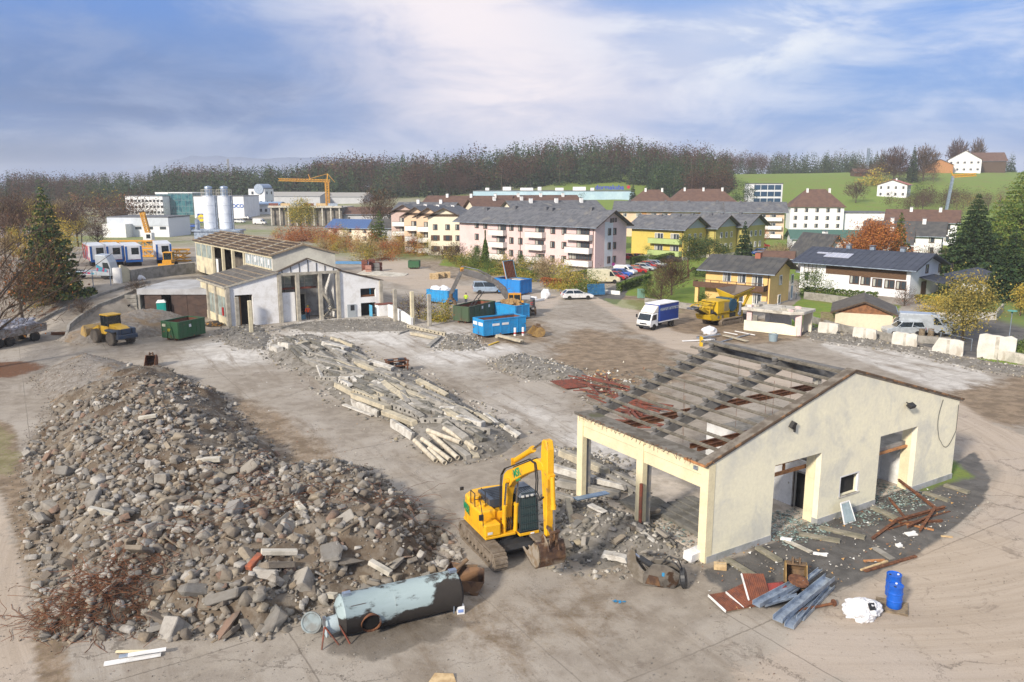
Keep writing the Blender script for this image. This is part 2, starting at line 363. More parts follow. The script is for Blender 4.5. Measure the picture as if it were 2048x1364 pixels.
# arc-shaped tyre marks around the hall corner
cc = G(1430,860); rel = k.n('ShaderNodeVectorMath',{0:pos,1:tuple(cc)},operation='SUBTRACT').outputs[0]
sr = k.n('ShaderNodeSeparateXYZ',{0:rel}); rad = k.math('SQRT',k.math('ADD',k.math('MULTIPLY',sr.outputs[0],sr.outputs[0]),k.math('MULTIPLY',sr.outputs[1],sr.outputs[1])))
ang = k.math('ARCTAN2',sr.outputs[1],sr.outputs[0])
arc = k.noise(k.n('ShaderNodeCombineXYZ',{0:k.math('MULTIPLY',rad,1.9),1:k.math('MULTIPLY',ang,1.6),2:0.0}).outputs[0],1.0,6,.7,.3)
base = k.mix(k.ramp(mid,.35,.66),(.30,.265,.222),(.225,.193,.158))
base = k.mix(k.ramp(big,.42,.62,0,.75),base,(.375,.34,.298))
base = k.mix(k.math('MULTIPLY',k.ramp(strk,.50,.66),.45),base,(.17,.135,.10))
base = k.mix(k.math('MULTIPLY',k.ramp(strk2,.52,.68),.5),base,(.315,.275,.225))
base = k.mix(k.math('MULTIPLY',pa,k.ramp(strk,.70,.44)),base,k.mix(k.ramp(mid,.35,.62),(.58,.56,.53),(.44,.418,.39)))
dirt = k.mix(k.ramp(mid,.38,.62),(.255,.19,.13),(.155,.115,.078)); dirt = k.mix(k.ramp(strk2,.48,.72,0,.45),dirt,(.30,.235,.165))
dirt = k.mix(k.ramp(fine,.52,.68,0,.5),dirt,(.15,.125,.05))
track = k.mix(k.ramp(arc,.40,.66),(.41,.345,.28),(.345,.285,.225)); track = k.mix(k.ramp(big,.45,.65,0,.5),track,(.40,.35,.31))
grass = k.mix(k.ramp(mid,.35,.65),(.115,.20,.018),(.17,.22,.03)); grass = k.mix(k.ramp(big,.50,.66,0,.5),grass,(.18,.16,.05))
asph = k.mix(k.ramp(mid,.36,.64),(.12,.115,.11),(.075,.072,.07)); asph = k.mix(k.ramp(strk,.5,.7,0,.6),asph,(.17,.155,.14))
leafc = k.mix(k.ramp(fine,.4,.6),(.17,.07,.03),(.10,.06,.035))
edge = k.math('ADD',k.math('MULTIPLY',k.math('SUBTRACT',fine,.5),.6),k.math('ADD',k.math('MULTIPLY',k.math('SUBTRACT',mid,.5),.8),k.math('MULTIPLY',k.math('SUBTRACT',strk,.5),.7)))
hard = k.math('MULTIPLY',k.math('SUBTRACT',fine,.5),.5)
def lay(c,m,b,e=None): return k.mix(k.ramp(k.math('ADD',m,e or hard),.25,.75),b,c)
col = lay(dirt,k.math('MULTIPLY',di,.9),base,edge); col = lay(track,tr,col,edge); col = lay(asph,as_,col); col = lay(grass,gr_,col); col = lay(leafc,k.math('MULTIPLY',lf,.8),col,edge)
# slab joints of the old yard
rot = k.mapping(k.mapping(pos,rot=(0,0,radians(-32.25))),(.13,.105,1))
br = k.n('ShaderNodeTexBrick',{'Vector':k.n('ShaderNodeVectorMath',{0:rot,1:k.n('ShaderNodeVectorMath',{0:k.n('ShaderNodeCombineXYZ',{0:mid,1:fine,2:0.0}).outputs[0],'Scale':.016},operation='SCALE').outputs[0]},operation='ADD').outputs[0],
 'Scale':1.0,'Mortar Size':.0045,'Mortar Smooth':.35,'Bias':0.0,'Brick Width':1.0,'Row Height':1.0},offset=.0)
jf = k.math('MULTIPLY',br.outputs['Fac'],k.math('SUBTRACT',1.0,k.math('ADD',k.math('ADD',gr_,di),as_),clamp=True)); jf = k.math('MULTIPLY',jf,k.ramp(big,.35,.55,.08,.5))
col = k.mix(jf,col,(.085,.07,.055))
spk = k.ramp(k.noise(pos,3.1,6,.8),.585,.66); col = k.mix(k.math('MULTIPLY',spk,.6),col,(.10,.08,.062)); spl = k.ramp(k.noise(pos,.55,7,.75,.8),.58,.64); col = k.mix(k.math('MULTIPLY',spl,.4),col,(.13,.10,.08)); spw = k.ramp(k.noise(pos,1.9,7,.8,.3),.63,.70); col = k.mix(k.math('MULTIPLY',spw,.4),col,(.48,.45,.42))
cr = k.n('ShaderNodeTexVoronoi',{'Vector':k.n('ShaderNodeVectorMath',{0:pos,1:k.n('ShaderNodeVectorMath',{0:k.n('ShaderNodeCombineXYZ',{0:fine,1:mid,2:0.0}).outputs[0],'Scale':1.6},operation='SCALE').outputs[0]},operation='ADD').outputs[0],'Scale':.22},feature='DISTANCE_TO_EDGE').outputs['Distance']
crk = k.math('MULTIPLY',k.ramp(cr,.010,.002),k.math('MULTIPLY',k.math('SUBTRACT',1.0,k.math('ADD',gr_,di),clamp=True),k.ramp(big,.44,.56))); col = k.mix(k.math('MULTIPLY',crk,.6),col,(.09,.075,.06))
col = k.mix(1.0,col,k.mix(grit,(.72,.72,.72),(1.26,1.26,1.26)),'MULTIPLY')
wf = k.ramp(k.math('ADD',wet,k.math('MULTIPLY',k.math('SUBTRACT',mid,.5),1.1)),.45,.75)
col = k.mix(k.math('MULTIPLY',wf,.5),col,(.07,.06,.05))
hgt = k.math('ADD',k.math('MULTIPLY',fine,.5),k.math('MULTIPLY',grit,.35))
hgt = k.math('ADD',hgt,k.math('MULTIPLY',k.math('ADD',strk,arc),.45))
bn = k.n('ShaderNodeBump',{'Strength':.5,'Distance':.06,'Height':hgt})
b = k.n('ShaderNodeBsdfPrincipled',{'Base Color':col,'Roughness':k.ramp(wf,0,1,.92,.42),'Specular IOR Level':.35,'Normal':bn.outputs[0]})
k.n('ShaderNodeOutputMaterial',{'Surface':b.outputs[0]})
gme = arrmesh('ground',V,F,gm)
for nm,ch in(('m1',(m_track,m_dirt,m_grass,None)),('m2',(m_asph,m_pale,m_leaf,m_wet))):
 ca = gme.color_attributes.new(nm,'FLOAT_COLOR','POINT')
 ca.data.foreach_set('color',np.stack([np.clip(c,0,1).ravel()if c is not None else np.ones(ny*nx)for c in ch],1).astype(np.float32).ravel())
gme.polygons.foreach_set('use_smooth',[True]*len(gme.polygons))
ground = struct(link('ground',gme)); ground['label'] = 'worn concrete and dirt yard running out to lawns, field and hill'
# far mountain; the blue of distant haze is put into its colour
mm = bpy.data.materials.new('mountain_haze_blue'); mm.use_nodes = True; mm.node_tree.nodes['Principled BSDF'].inputs['Base Color'].default_value =(.12,.17,.29,1); mm.node_tree.nodes['Principled BSDF'].inputs['Roughness'].default_value = 1
prof =[(-3600,60),(-3000,250),(-2700,390),(-2300,420),(-1900,380),(-1500,390),(-1200,360),(-900,210),(-650,120),(-420,190),(-200,120),(0,60),(300,20)]
XX = np.linspace(-3600,300,80); RR = np.linspace(0,1,9); hp = np.interp(XX,[p[0]for p in prof],[p[1]for p in prof])
MV =[];
for j,r in enumerate(RR):
 q = 1-abs(r*2-1)
 for i,x in enumerate(XX): MV.append((x*1.25,7000+r*2600,hp[i]*.72*q**.8+(vnoise(np.array([x*.01]),np.array([r*4.]),1,3)[0]-.5)*40*q))
MF =[(j*80+i,j*80+i+1,j*80+i+81,j*80+i+80)for j in range(8)for i in range(79)]
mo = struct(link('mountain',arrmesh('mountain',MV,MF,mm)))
# ---------------------------------------------------------------- heaps
M.rock = mat('broken_concrete',(.3,.28,.26),(.14,.12,.10),1.7,(.44,.62),rough=.95,bump=.7,bscale=7,isl=[(.21,.195,.17),(.27,.25,.22),(.165,.14,.115),(.34,.32,.29),(.23,.185,.135),(.19,.18,.165),(.28,.24,.185),(.24,.23,.22),(.135,.115,.095),(.25,.23,.20),(.18,.16,.135),(.30,.28,.25),(.20,.17,.135),(.40,.38,.35),(.22,.205,.185),(.21,.14,.105)])
M.heap = mat('rubble_earth',(.125,.097,.07),(.19,.165,.135),1.6,(.42,.62),rough=1,bump=1.0,bscale=5,c3=(.085,.06,.04),s3=.35,t3=(.48,.62))
M.gravel = mat('grey_gravel',(.16,.14,.12),(.23,.21,.19),2.2,(.4,.6),rough=1,bump=1.0,bscale=9,c3=(.20,.145,.09),s3=.3,t3=(.5,.64))
def hull_rock(seed,kind=0):
 import bmesh
 r = random.Random(seed); bm = bmesh.new(); d = Vector((1,r.uniform(.55,.95),r.uniform(.4,.8)))
 n = 10 if kind==0 else 20
 for i in range(n):
  if kind==0 and i<8: v = Vector((1 if i&1 else-1,1 if i&2 else-1,1 if i&4 else-1))*r.uniform(.46,.68)
  else: v = Vector((r.gauss(0,1),r.gauss(0,1),r.gauss(0,1))).normalized()*r.uniform(.72,.9)
  bm.verts.new(Vector((v.x*d.x,v.y*d.y,v.z*d.z))*.62)
 g = bmesh.ops.convex_hull(bm,input=bm.verts)
 bmesh.ops.delete(bm,geom=[v for v in bm.verts if not v.link_faces],context='VERTS')
 bmesh.ops.dissolve_limit(bm,angle_limit=radians(7),verts=bm.verts,edges=bm.edges)
 if kind==0: bmesh.ops.bevel(bm,geom=bm.edges[:],offset=.03,segments=1,affect='EDGES')
 bmesh.ops.triangulate(bm,faces=bm.faces)
 me = bpy.data.meshes.new('chunk'); bm.to_mesh(me); bm.free(); me.materials.append(M.rock); return me
ROCKS =[hull_rock(i,i%7==6)for i in range(15)]
def simple_hull(seed):
 import bmesh
 r = random.Random(seed); bm = bmesh.new()
 for i in range(9):
  v = Vector((r.gauss(0,1),r.gauss(0,1),r.gauss(0,.7))).normalized()*r.uniform(.4,.55); bm.verts.new((v.x,v.y*.8,v.z*.75))
 bmesh.ops.convex_hull(bm,input=bm.verts); bmesh.ops.delete(bm,geom=[v for v in bm.verts if not v.link_faces],context='VERTS')
 vs =[tuple(v.co)for v in bm.verts]; ix ={v:i for i,v in enumerate(bm.verts)}; fs =[tuple(ix[v]for v in f.verts)for f in bm.faces]; bm.free(); return np.array(vs),np.array(fs)
PEB =[simple_hull(i)for i in range(10)]
ROCKNP =[]
for me in ROCKS: ROCKNP.append((np.array([tuple(v.co)for v in me.vertices]),np.array([tuple(p.vertices)for p in me.polygons])))
def scatter(name,lib,pts,sizes,material,rng,flatness=.8):
 Vs =[]; Fs =[]; o = 0
 for p,s in zip(pts,sizes):
  v,f = lib[rng.integers(len(lib))]; e = rng.normal(size=(3,3)); q,_ = np.linalg.qr(e)
  w =(v*(s*rng.uniform(.75,1.25,3)))@q; w[:,2]*=flatness
  Vs.append(w+p); Fs.append(f+o); o+=len(v)
 return arrmesh(name,np.concatenate(Vs),np.concatenate(Fs),material)
class Heap:
 """pile at its angle of repose on a footprint"""
 def __init__(s,pts,hmax,slope=.75,nz=.5,seed=3,step=.28,extra=(),world=False):
  s.P = np.array(pts,float)if world else poly_px(pts); s.h = hmax; s.sl = slope; s.nz = nz; s.seed = seed; s.extra = extra; s.step = step
 def H(s,X,Y):
  d = poly_sd(s.P,X,Y); d = d+(fbm(X,Y,.30,s.seed)-.5)*1.6*s.nz
  cap = s.h*(.72+.56*fbm(X,Y,.16,s.seed+5))
  for(cx,cy,r,hh)in s.extra: cap = cap+hh*np.exp(-((X-cx)**2+(Y-cy)**2)/r**2)
  t = np.maximum(d,0)*s.sl; z = cap*(1-np.exp(-t/np.maximum(cap,.1)*1.25))
  z = z+np.where(d>.2,s.nz*(fbm(X,Y,.9,s.seed+9,3)-.5)*.8,0)
  return np.where(d>-.6,z+np.minimum(d,0)*.25-.02,-.3)
 def build(s,name,material):
  x0,y0 = s.P.min(0)-.8; x1,y1 = s.P.max(0)+.8; xs = np.arange(x0,x1,s.step); ys = np.arange(y0,y1,s.step); X,Y = np.meshgrid(xs,ys)
  Z = s.H(X,Y)+TZ(X,Y); ny,nx = X.shape; ix = np.arange(ny*nx).reshape(ny,nx); f = np.stack([ix[:-1,:-1],ix[:-1,1:],ix[1:,1:],ix[1:,:-1]],-1).reshape(-1,4)
  keep =(Z.ravel()[f]>TZ(X,Y).ravel()[f]-.25).all(1); me = arrmesh(name,np.stack([X.ravel(),Y.ravel(),Z.ravel()],1),f[keep],material)
  me.polygons.foreach_set('use_smooth',[True]*len(me.polygons)); return link(name,me)
 def sample(s,n,rng,lo=.0):
  x0,y0 = s.P.min(0)-.6; x1,y1 = s.P.max(0)+.6; X = rng.uniform(x0,x1,n*4); Y = rng.uniform(y0,y1,n*4)
  d = poly_sd(s.P,X,Y); kx = np.where(d>lo-.5*rng.random(n*4))[0][:n]; X,Y = X[kx],Y[kx]
  return np.stack([X,Y,np.maximum(s.H(X,Y),0)+TZ(X,Y)],1),d[kx]
main = Heap([(128,1262),(270,1250),(400,1265),(540,1255),(640,1212),(760,1185),(890,1150),(885,1110),(830,1035),(770,985),(715,940),(640,950),(560,930),(500,865),(430,795),(350,755),(230,760),(130,800),(88,880),(66,960),(90,1060),(116,1160)],2.35,.78,1.25,3,.24,
 extra=((-24.5,57,4.5,.95),(-20.5,47,4.5,.9),(-14.5,41.5,4,.3)))
ho = main.build('rubble_heap',M.heap); tag(ho,'long heap of crushed concrete and earth in the yard','rubble heap',kind='stuff')
gr1 = Heap([(70,755),(130,728),(210,722),(300,742),(400,775),(360,800),(230,815),(110,815)],2.2,.6,.5,8,.4)
tag(gr1.build('gravel_heap',M.gravel),'smooth brown gravel heap behind the rubble','gravel heap',kind='stuff')
gr2 = Heap([(-50.5,86.5),(-46,84.5),(-40.5,88.5),(-38.5,95),(-40.5,100),(-46,101.5),(-50,97)],2.6,.62,.4,12,.5,world=True)
tag(gr2.build('gravel_heap',M.gravel),'grey gravel pile behind the wheel loader','gravel heap',kind='stuff')
r1 = np.random.default_rng(4)
# big loose chunks: each one a thing
pts,d = main.sample(3000,r1,-.4)
w = np.exp(-((pts[:,1]-32)/9.0))+.05; w/=w.sum(); pick = r1.choice(len(pts),290,replace=False,p=w)
for i,j in enumerate(pick):
 p = pts[j]; nearf = 1.0 if p[1]<42 else .85
 s =(r1.uniform(.42,.72)if i>60 else r1.uniform(.72,1.35))*nearf
 o = link('concrete_chunk',ROCKS[r1.integers(15)],None,(p[0],p[1],p[2]+s*.10),(r1.uniform(-.8,.8),r1.uniform(-.8,.8),r1.uniform(0,6.3)))
 o.scale =(s*r1.uniform(.9,1.5),s*r1.uniform(.75,1.1),s*(r1.uniform(.6,.95)if i%3 else r1.uniform(.22,.4)))
 tag(o,'grey broken concrete chunk among the many on the big rubble heap','concrete chunk','loose chunks on the rubble heap')
litc = mat('heap_scraps',(.4,.4,.4),None,rough=.8,isl=[(.60,.60,.58),(.22,.13,.07),(.30,.10,.05),(.10,.10,.10),(.42,.36,.26),(.05,.22,.12)])
for i,(px_,py_,L_,w_,kd)in enumerate(((330,985,1.6,.14,0),(205,1040,1.2,.3,1),(420,960,1.3,.35,1),(560,1125,1.5,.3,1),(620,1190,1.2,.34,1),(655,1150,1.0,.28,1),(510,1140,.9,.3,2),(250,930,1.0,.1,0),(145,1175,1.3,.1,0),(440,1215,1.0,.12,0),(700,1090,1.5,.16,0),(380,1050,1.1,.3,1),(760,1120,1.1,.3,1),(605,1045,1.0,.26,1),(300,880,1.1,.3,1),(470,1240,1.2,.3,1))):
 p = G(px_,py_,1.2); z = float(main.H(np.array([p.x]),np.array([p.y]))[0]); a = r1.uniform(0,3.1); v = Vector((cos(a),sin(a),r1.uniform(-.35,.35))).normalized()*L_/2; m = MB(); m.bar(-v,v,w_,w_*(.5 if kd==0 else .7)); o = m.build(('timber_piece','concrete_bar','brick_block')[kd],(M.wood,M.conc_lt,mat('red_brick',(.34,.10,.05),(.22,.08,.05),3,rough=.9))[kd],None,(p.x,p.y,z+.16),bevel=.02); tag(o,('weathered timber sticking out of the rubble heap','pale broken concrete bar lying on the rubble heap','orange brick masonry piece on the rubble heap')[kd],('timber','concrete bar','brick')[kd],('timbers on the rubble heap','concrete bars on the rubble heap','bricks on the rubble heap')[kd])
n = 12000; pts,d = main.sample(n,r1,-.5); nzv = fbm(pts[:,0],pts[:,1],.28,44)
keep =(nzv+.30*r1.random(len(pts))>np.where(pts[:,1]<41,.46,.62)); bz = G(185,800); bz2 = G(500,880); keep&=~((np.hypot((pts[:,0]-bz.x)/7,(pts[:,1]-bz.y)/6)<.8+.5*nzv)&(r1.random(len(pts))>.15)); keep&=~((np.hypot((pts[:,0]-bz2.x)/3,(pts[:,1]-bz2.y)/6)<.7+.5*nzv)&(r1.random(len(pts))>.3)); pts = pts[keep]
sz = np.clip(np.exp(r1.normal(-1.45,.55,len(pts))),.08,.75)
far_ = np.clip((pts[:,1]-45)/20,0,1); sz*=1-.1*far_
pts[:,2]+=sz*.12
tag(link('rubble',scatter('rubble',ROCKNP,pts,sz,M.rock,r1)),'countless smaller broken stones covering the rubble heap','rubble',kind='stuff')
pts,d = main.sample(9000,r1,-1.1); sz = r1.uniform(.05,.14,len(pts)); pts[:,2] = np.maximum(pts[:,2],0)+.02
tag(link('rubble_grit',scatter('grit',PEB,pts,sz,M.rock,r1)),'fine grit and pebbles between the stones of the heap','grit',kind='stuff')
gx = r1.uniform(-22,26,5200); gy = 25+45*r1.random(5200)**1.3; gk = fbm(gx,gy,.25,91)+.25*r1.random(5200)>.56; gx,gy = gx[gk],gy[gk]
tag(link('yard_grit',scatter('grit',PEB,np.stack([gx,gy,gx*0+.012],1),r1.uniform(.025,.085,len(gx)),M.rock,r1)),'small stones scattered over the open concrete yard','grit',kind='stuff')
allp =[]
for hp_,n in((gr1,1500),(gr2,1200)):
 pts,d = hp_.sample(n,r1,-.6); allp.append(pts)
pts = np.concatenate(allp); tag(link('gravel',scatter('gravel',PEB,pts,r1.uniform(.08,.24,len(pts)),M.rock,r1)),'loose gravel stones lying on the smooth heaps','gravel',kind='stuff')
# ================================================================ HALF-DEMOLISHED HALL
def text(body,size,loc,rot,parent,material,name='lettering',ext=.006,sx=1.0):
 c = bpy.data.curves.new(name,'FONT'); c.body = body; c.size = size; c.extrude = ext; c.align_x = 'CENTER'; c.align_y = 'CENTER'; c.offset = size*.015
 c.materials.append(material); o = bpy.data.objects.new(name,c); COL.objects.link(o); o.location = loc; o.rotation_euler = rot; o.scale =(sx,1,1)
 bpy.context.view_layer.update(); me = bpy.data.meshes.new_from_object(o.evaluated_get(bpy.context.evaluated_depsgraph_get())); me.name = name
 q = link(name,me,parent,loc,rot); q.scale =(sx,1,1); bpy.data.objects.remove(o); return q
HN = G(1412,1126); HYAW = radians(32.25)
hall = thing('demolished_hall','roofless cream hall shell with bare concrete rafters and a large gable wall','hall',HN,HYAW)
HM = Matrix.Translation(HN)@Matrix.Rotation(HYAW,4,'Z')
def hl(x,y,z=0): return HM@Vector((x,y,z))
ZE,ZR,XR,HW,HD = 4.72,7.62,9.95,20.1,9.6
def roofz(x): return ZE+(ZR-ZE)*(x/XR if x<XR else(HW-x)/(HW-XR))
# gable wall with openings, as vertical strips of wall
m = MB()
def wstrip(x0,x1,z0,z1=None):
 pts =[(x0,z0),(x1,z0)]
 if z1 is None:
  pts+=[(x1,roofz(x1))]+([(XR,ZR)]if x0<XR<x1 else[])+[(x0,roofz(x0))]
 else: pts+=[(x1,z1),(x0,z1)]
 m.prism(pts,0.0,.32,'y',0)
wstrip(0,4.34,.3); wstrip(4.34,7.82,3.84); wstrip(7.82,9.46,.3); wstrip(9.46,11.08,.3,1.13); wstrip(9.46,11.08,2.24); wstrip(11.08,12.68,.3); wstrip(12.68,16.1,3.84); wstrip(16.1,HW,.3)
gw = m.build('gable_wall',M.cream,hall)
for x0,x1 in((-.02,4.34),(7.82,12.68),(16.1,HW+.02)): m = MB(); m.bb(x0,x1,-.04,.34,-.05,.302); m.build('plinth',mat('plinth_grey',(.36,.37,.38),(.27,.28,.27),1.2,rough=.9),hall)
for x0,x1 in((7.82,8.1),(16.1,16.42)): m = MB(); m.bb(x0-.015,x1,.325,.85,.0,3.84); m.build('door_jamb',M.creampure,hall)
m = MB();
for a,b in(((-.35,ZE-.08),(XR,ZR+.06)),((XR,ZR+.06),(HW+.3,ZE-.08))):
 m.bar((a[0],.30,a[1]+.02),(b[0],.30,b[1]+.02),.62,.16,0,(0,1,0))if False else m.prism([(a[0],a[1]),(b[0],b[1]),(b[0],b[1]+.17),(a[0],a[1]+.17)],-.06,.46,'y')
m.build('verge',mat('verge_conc',(.20,.175,.145),(.11,.09,.07),2,rough=.95,bump=.4),hall)
m = MB()
m.prism([(-.4,ZE-.0),(XR,ZR+.14),(XR,ZR+.24),(-.4,ZE+.10)],-.10,-.062,'y'); m.prism([(XR,ZR+.14),(HW+.35,ZE),(HW+.35,ZE+.10),(XR,ZR+.24)],-.10,-.062,'y')
m.build('verge_board',mat('burnt_board',(.11,.075,.05),(.28,.15,.07),1.6,(.52,.60),rough=.95),hall)
m = MB(); m.bb(9.40,11.14,-.05,.05,1.06,1.13); m.bb(9.46,9.54,.0,.12,1.13,2.24,1); m.bb(10.99,11.08,.0,.12,1.13,2.24,1); m.bb(9.54,10.99,.0,.12,2.17,2.24,1)
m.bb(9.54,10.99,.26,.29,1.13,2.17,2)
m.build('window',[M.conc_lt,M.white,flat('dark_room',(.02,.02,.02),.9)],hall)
# eave side: three columns, panel beams and the flat gutter ledge
m = MB(); m.bb(-.12,.30,-.02,.46,0,ZE-.02); m.build('column',M.creampure,hall)
for yc in(4.55,9.45):
 m = MB(); m.bb(-.14,.16,yc-.24,yc+.24,0,ZE-.02); m.build('column',M.creampure,hall)
 m = MB(); m.bb(.16,.52,yc-.16,yc+.30,0,3.55); m.build('column_core',mat('steelgrey_core',(.20,.21,.23),(.30,.28,.25),2,rough=.8),hall)
for y0,y1 in((.46,4.31),(4.79,9.21)):
 m = MB(); m.bb(-.07,.10,y0,y1,3.52,4.10); m.bb(-.10,.10,y0,y1,4.13,ZE-.02); m.bb(-.05,.1,y0,y1,4.10,4.13,1); m.build('panel_beam',[M.creampure,M.black],hall)
m = MB(); m.bb(-.32,.72,.62,HD+.15,ZE-.02,ZE+.06); m.bb(-.34,-.22,.62,HD+.15,ZE+.06,ZE+.12); m.build('gutter_ledge',mat('ledge_conc',(.17,.158,.14),(.10,.088,.072),1.6,rough=.95,bump=.4,c3=(.09,.09,.05),s3=.5),hall)
# far side columns
for yc in(4.55,9.45):
 m = MB(); m.bb(HW-.4,HW,yc-.2,yc+.2,0,ZE); m.build('column',M.conc_lt,hall)
m = MB(); m.bb(HW-.35,HW+.3,.62,HD+.1,ZE-.3,ZE+.06); m.build('gutter_ledge',M.conc,hall)
rc = mat('rafter_conc',(.17,.165,.16),(.11,.105,.10),1.2,rough=.95,bump=.25); pc = mat('purlin_conc',(.19,.17,.14),(.12,.107,.085),2,rough=.95,bump=.25,c3=(.13,.12,.09),s3=1.2)
for yc in(4.6,9.3):
 m = MB()
 for s in(0,1):
  a,b =((.2,ZE-.06),(XR,ZR-.10))if s==0 else((XR,ZR-.10),(HW-.2,ZE-.06))
  m.prism([(a[0],a[1]-.42),(b[0],b[1]-.62),(b[0],b[1]),(a[0],a[1])],yc-.15,yc+.15,'y')
 rf = m.build('rafter',rc,hall)
 if yc==4.6: sme = MB().box((0,0,0),(.12,.30,.18)).mesh('purlin_seat',rc)
 for i in range(11):
  for sd_ in(0,1):
   x = .95+i*.87; xx = x if sd_==0 else HW-x; q = 1 if sd_==0 else-1
   link('purlin_seat',sme,rf,(xx-.17*q,yc,roofz(xx)+.02),(0,-q*math.atan2(ZR-ZE,XR),0))
pm = MB(); L = HD+.35
pm.bb(-.045,.045,0,L,.06,.13)
for side in(-1,1): pm.bb(side*.055-.016,side*.055+.016,0,L,.045,.14)
for j in range(int(L/.22)): pm.bb(-.068,.068,.1+j*.22,.17+j*.22,.135,.15)
pme = pm.mesh('purlin',pc)
for i in range(11):
 for s in(0,1):
  if s==1 and i in(3,5,6,8): continue
  x = .95+i*.87; xx = x if s==0 else HW-x; link('purlin',pme,hall,(xx,.3,roofz(xx)+.0),(0,(-1 if s==0 else 1)*math.atan2(ZR-ZE,XR),0))
m = MB(); m.bb(XR-.2,XR+.2,.3,HD+.2,ZR-.02,ZR+.1); m.bb(XR+.5,XR+1.6,3,HD,ZR-.42,ZR-.30); m.build('ridge_beam',rc,hall)
# crane rails hanging below the rafters
for zz,xa in((3.85,3.6),(3.85,6.9)):
 pass
def ibeam(m,a,b,h=.22,w=.12,mat=0):
 a,b = Vector(a),Vector(b); up = Vector((0,0,1))
 m.bar(a+up*h/2,b+up*h/2,w,.025,mat); m.bar(a-up*h/2,b-up*h/2,w,.025,mat); m.bar(a,b,.02,h,mat)
m = MB(); ibeam(m,(1.0,8.7,4.0),(18.5,8.7,4.0)); ibeam(m,(1.0,8.2,4.0),(18.5,8.2,4.0)); m.build('crane_rail',M.rust,hall)
m = MB(); ibeam(m,(2.6,3.9,4.0),(18.5,3.9,4.0)); ibeam(m,(2.6,3.4,4.0),(18.5,3.4,4.0)); m.build('crane_rail',M.rust,hall)
m = MB()
for x,y in((4.2,6),(6.3,2.4),(8.8,6.5),(5.3,7.2),(7.6,3.0),(9.2,3.2)): m.cyl((x,y,roofz(x)),(x,y,3.3),.012,n=4)
m.build('hanger_rod',M.rust,hall)
# inner room: walls, roof slab, timber
wh = mat('room_white',(.74,.74,.73),(.62,.62,.60),.9,rough=.9)
m = MB(); m.bb(8.7,8.85,.34,1.25,0,2.7); m.bb(8.7,8.85,2.15,8.6,0,3.1); m.bb(8.7,8.85,1.25,2.15,2.05,2.7); m.build('partition_wall',wh,hall)
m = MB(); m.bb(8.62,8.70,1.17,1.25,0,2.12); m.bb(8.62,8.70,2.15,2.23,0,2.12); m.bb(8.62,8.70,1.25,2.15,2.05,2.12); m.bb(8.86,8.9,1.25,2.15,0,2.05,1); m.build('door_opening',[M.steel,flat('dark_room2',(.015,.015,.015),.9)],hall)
m = MB(); m.bb(8.87,16.6,2.2,2.35,0,2.6); m.bb(16.45,16.6,.5,2.2,0,2.6); m.build('partition_wall',wh,hall)
m = MB(); m.bb(8.9,17.0,.62,8.4,2.62,2.82); m.build('room_slab',M.conc,hall)
m = MB(); m.bb(8.8,17.0,.48,.60,2.5,2.62); m.bb(4.6,8.6,1.9,2.05,2.75,2.95); m.bb(4.6,8.6,.9,1.0,2.75,2.92); m.bb(7.4,7.5,1.88,2.0,2.2,2.95); m.build('timber_frame',M.woodorange,hall)
m = MB(); m.bb(8.66,8.70,.72,.80,1.2,1.3); m.bb(8.66,8.70,.95,1.03,1.2,1.3); m.bb(8.66,8.70,2.5,2.56,1.2,1.3); m.build('socket_box',flat('socket_grey',(.5,.48,.42)),hall)
m = MB(); m.cyl((-.30,4.20,.02),(-.30,4.20,2.5),.09,n=14); m.build('downpipe',M.redrust,hall,smooth=True)
m = MB(); m.box((14.73,-.30,5.30),(.46,.30,.20),0,0,.5); m.bar((14.73,.0,5.42),(14.73,-.22,5.36),.05); m.build('wall_floodlight',M.black,hall,bevel=.015)
m = MB(); m.box((-.16,.75,4.38),(.12,.22,.16)); m.bb(-.105,-.1,.70,.80,4.3,4.46); m.build('wall_floodlight',M.galv,hall,bevel=.01)
m = MB(); pts =[(18.3,-.03,5.05)]+[(18.3-.32*sin(t*pi)+.0,-.035,5.05-2.3*t)for t in np.linspace(.1,1,8)]+[(18.35+1.65*t,-.035,2.75-.75*sin(t*pi)+.2*t)for t in np.linspace(.1,1,10)]+[(20.0,-.035,3.6),(19.98,-.035,4.5)]
m.tube(pts,.014,5); m.build('loose_cable',M.black,hall)
m = MB(); m.box((5.3,-.10,5.72),(.30,.18,.34),0,.2,.3,.4); m.box((5.45,-.1,5.5),(.06,.1,.3)); m.build('broken_bell',M.black,hall)
rr = random.Random(5)
for i in range(26):
 m = MB()
 y = .8+i*.33; z = ZE+.06; pts =[(-.33,y,z)]
 for j in range(4): pts.append((-.36-.06*j+rr.uniform(-.05,.05),y+rr.uniform(-.12,.12),z-.04-.09*j*rr.random()+rr.uniform(0,.12)))
 m.tube(pts,.012,4); m.build('bent_rebar',M.rust,hall)
m = MB(); m.bb(-.34,.1,-.095,-.07,ZE+.1,ZE+.16); m.bb(-.40,-.345,.0,1.3,ZE-.06,ZE+.04); m.build('broken_plank',M.woodorange,hall)
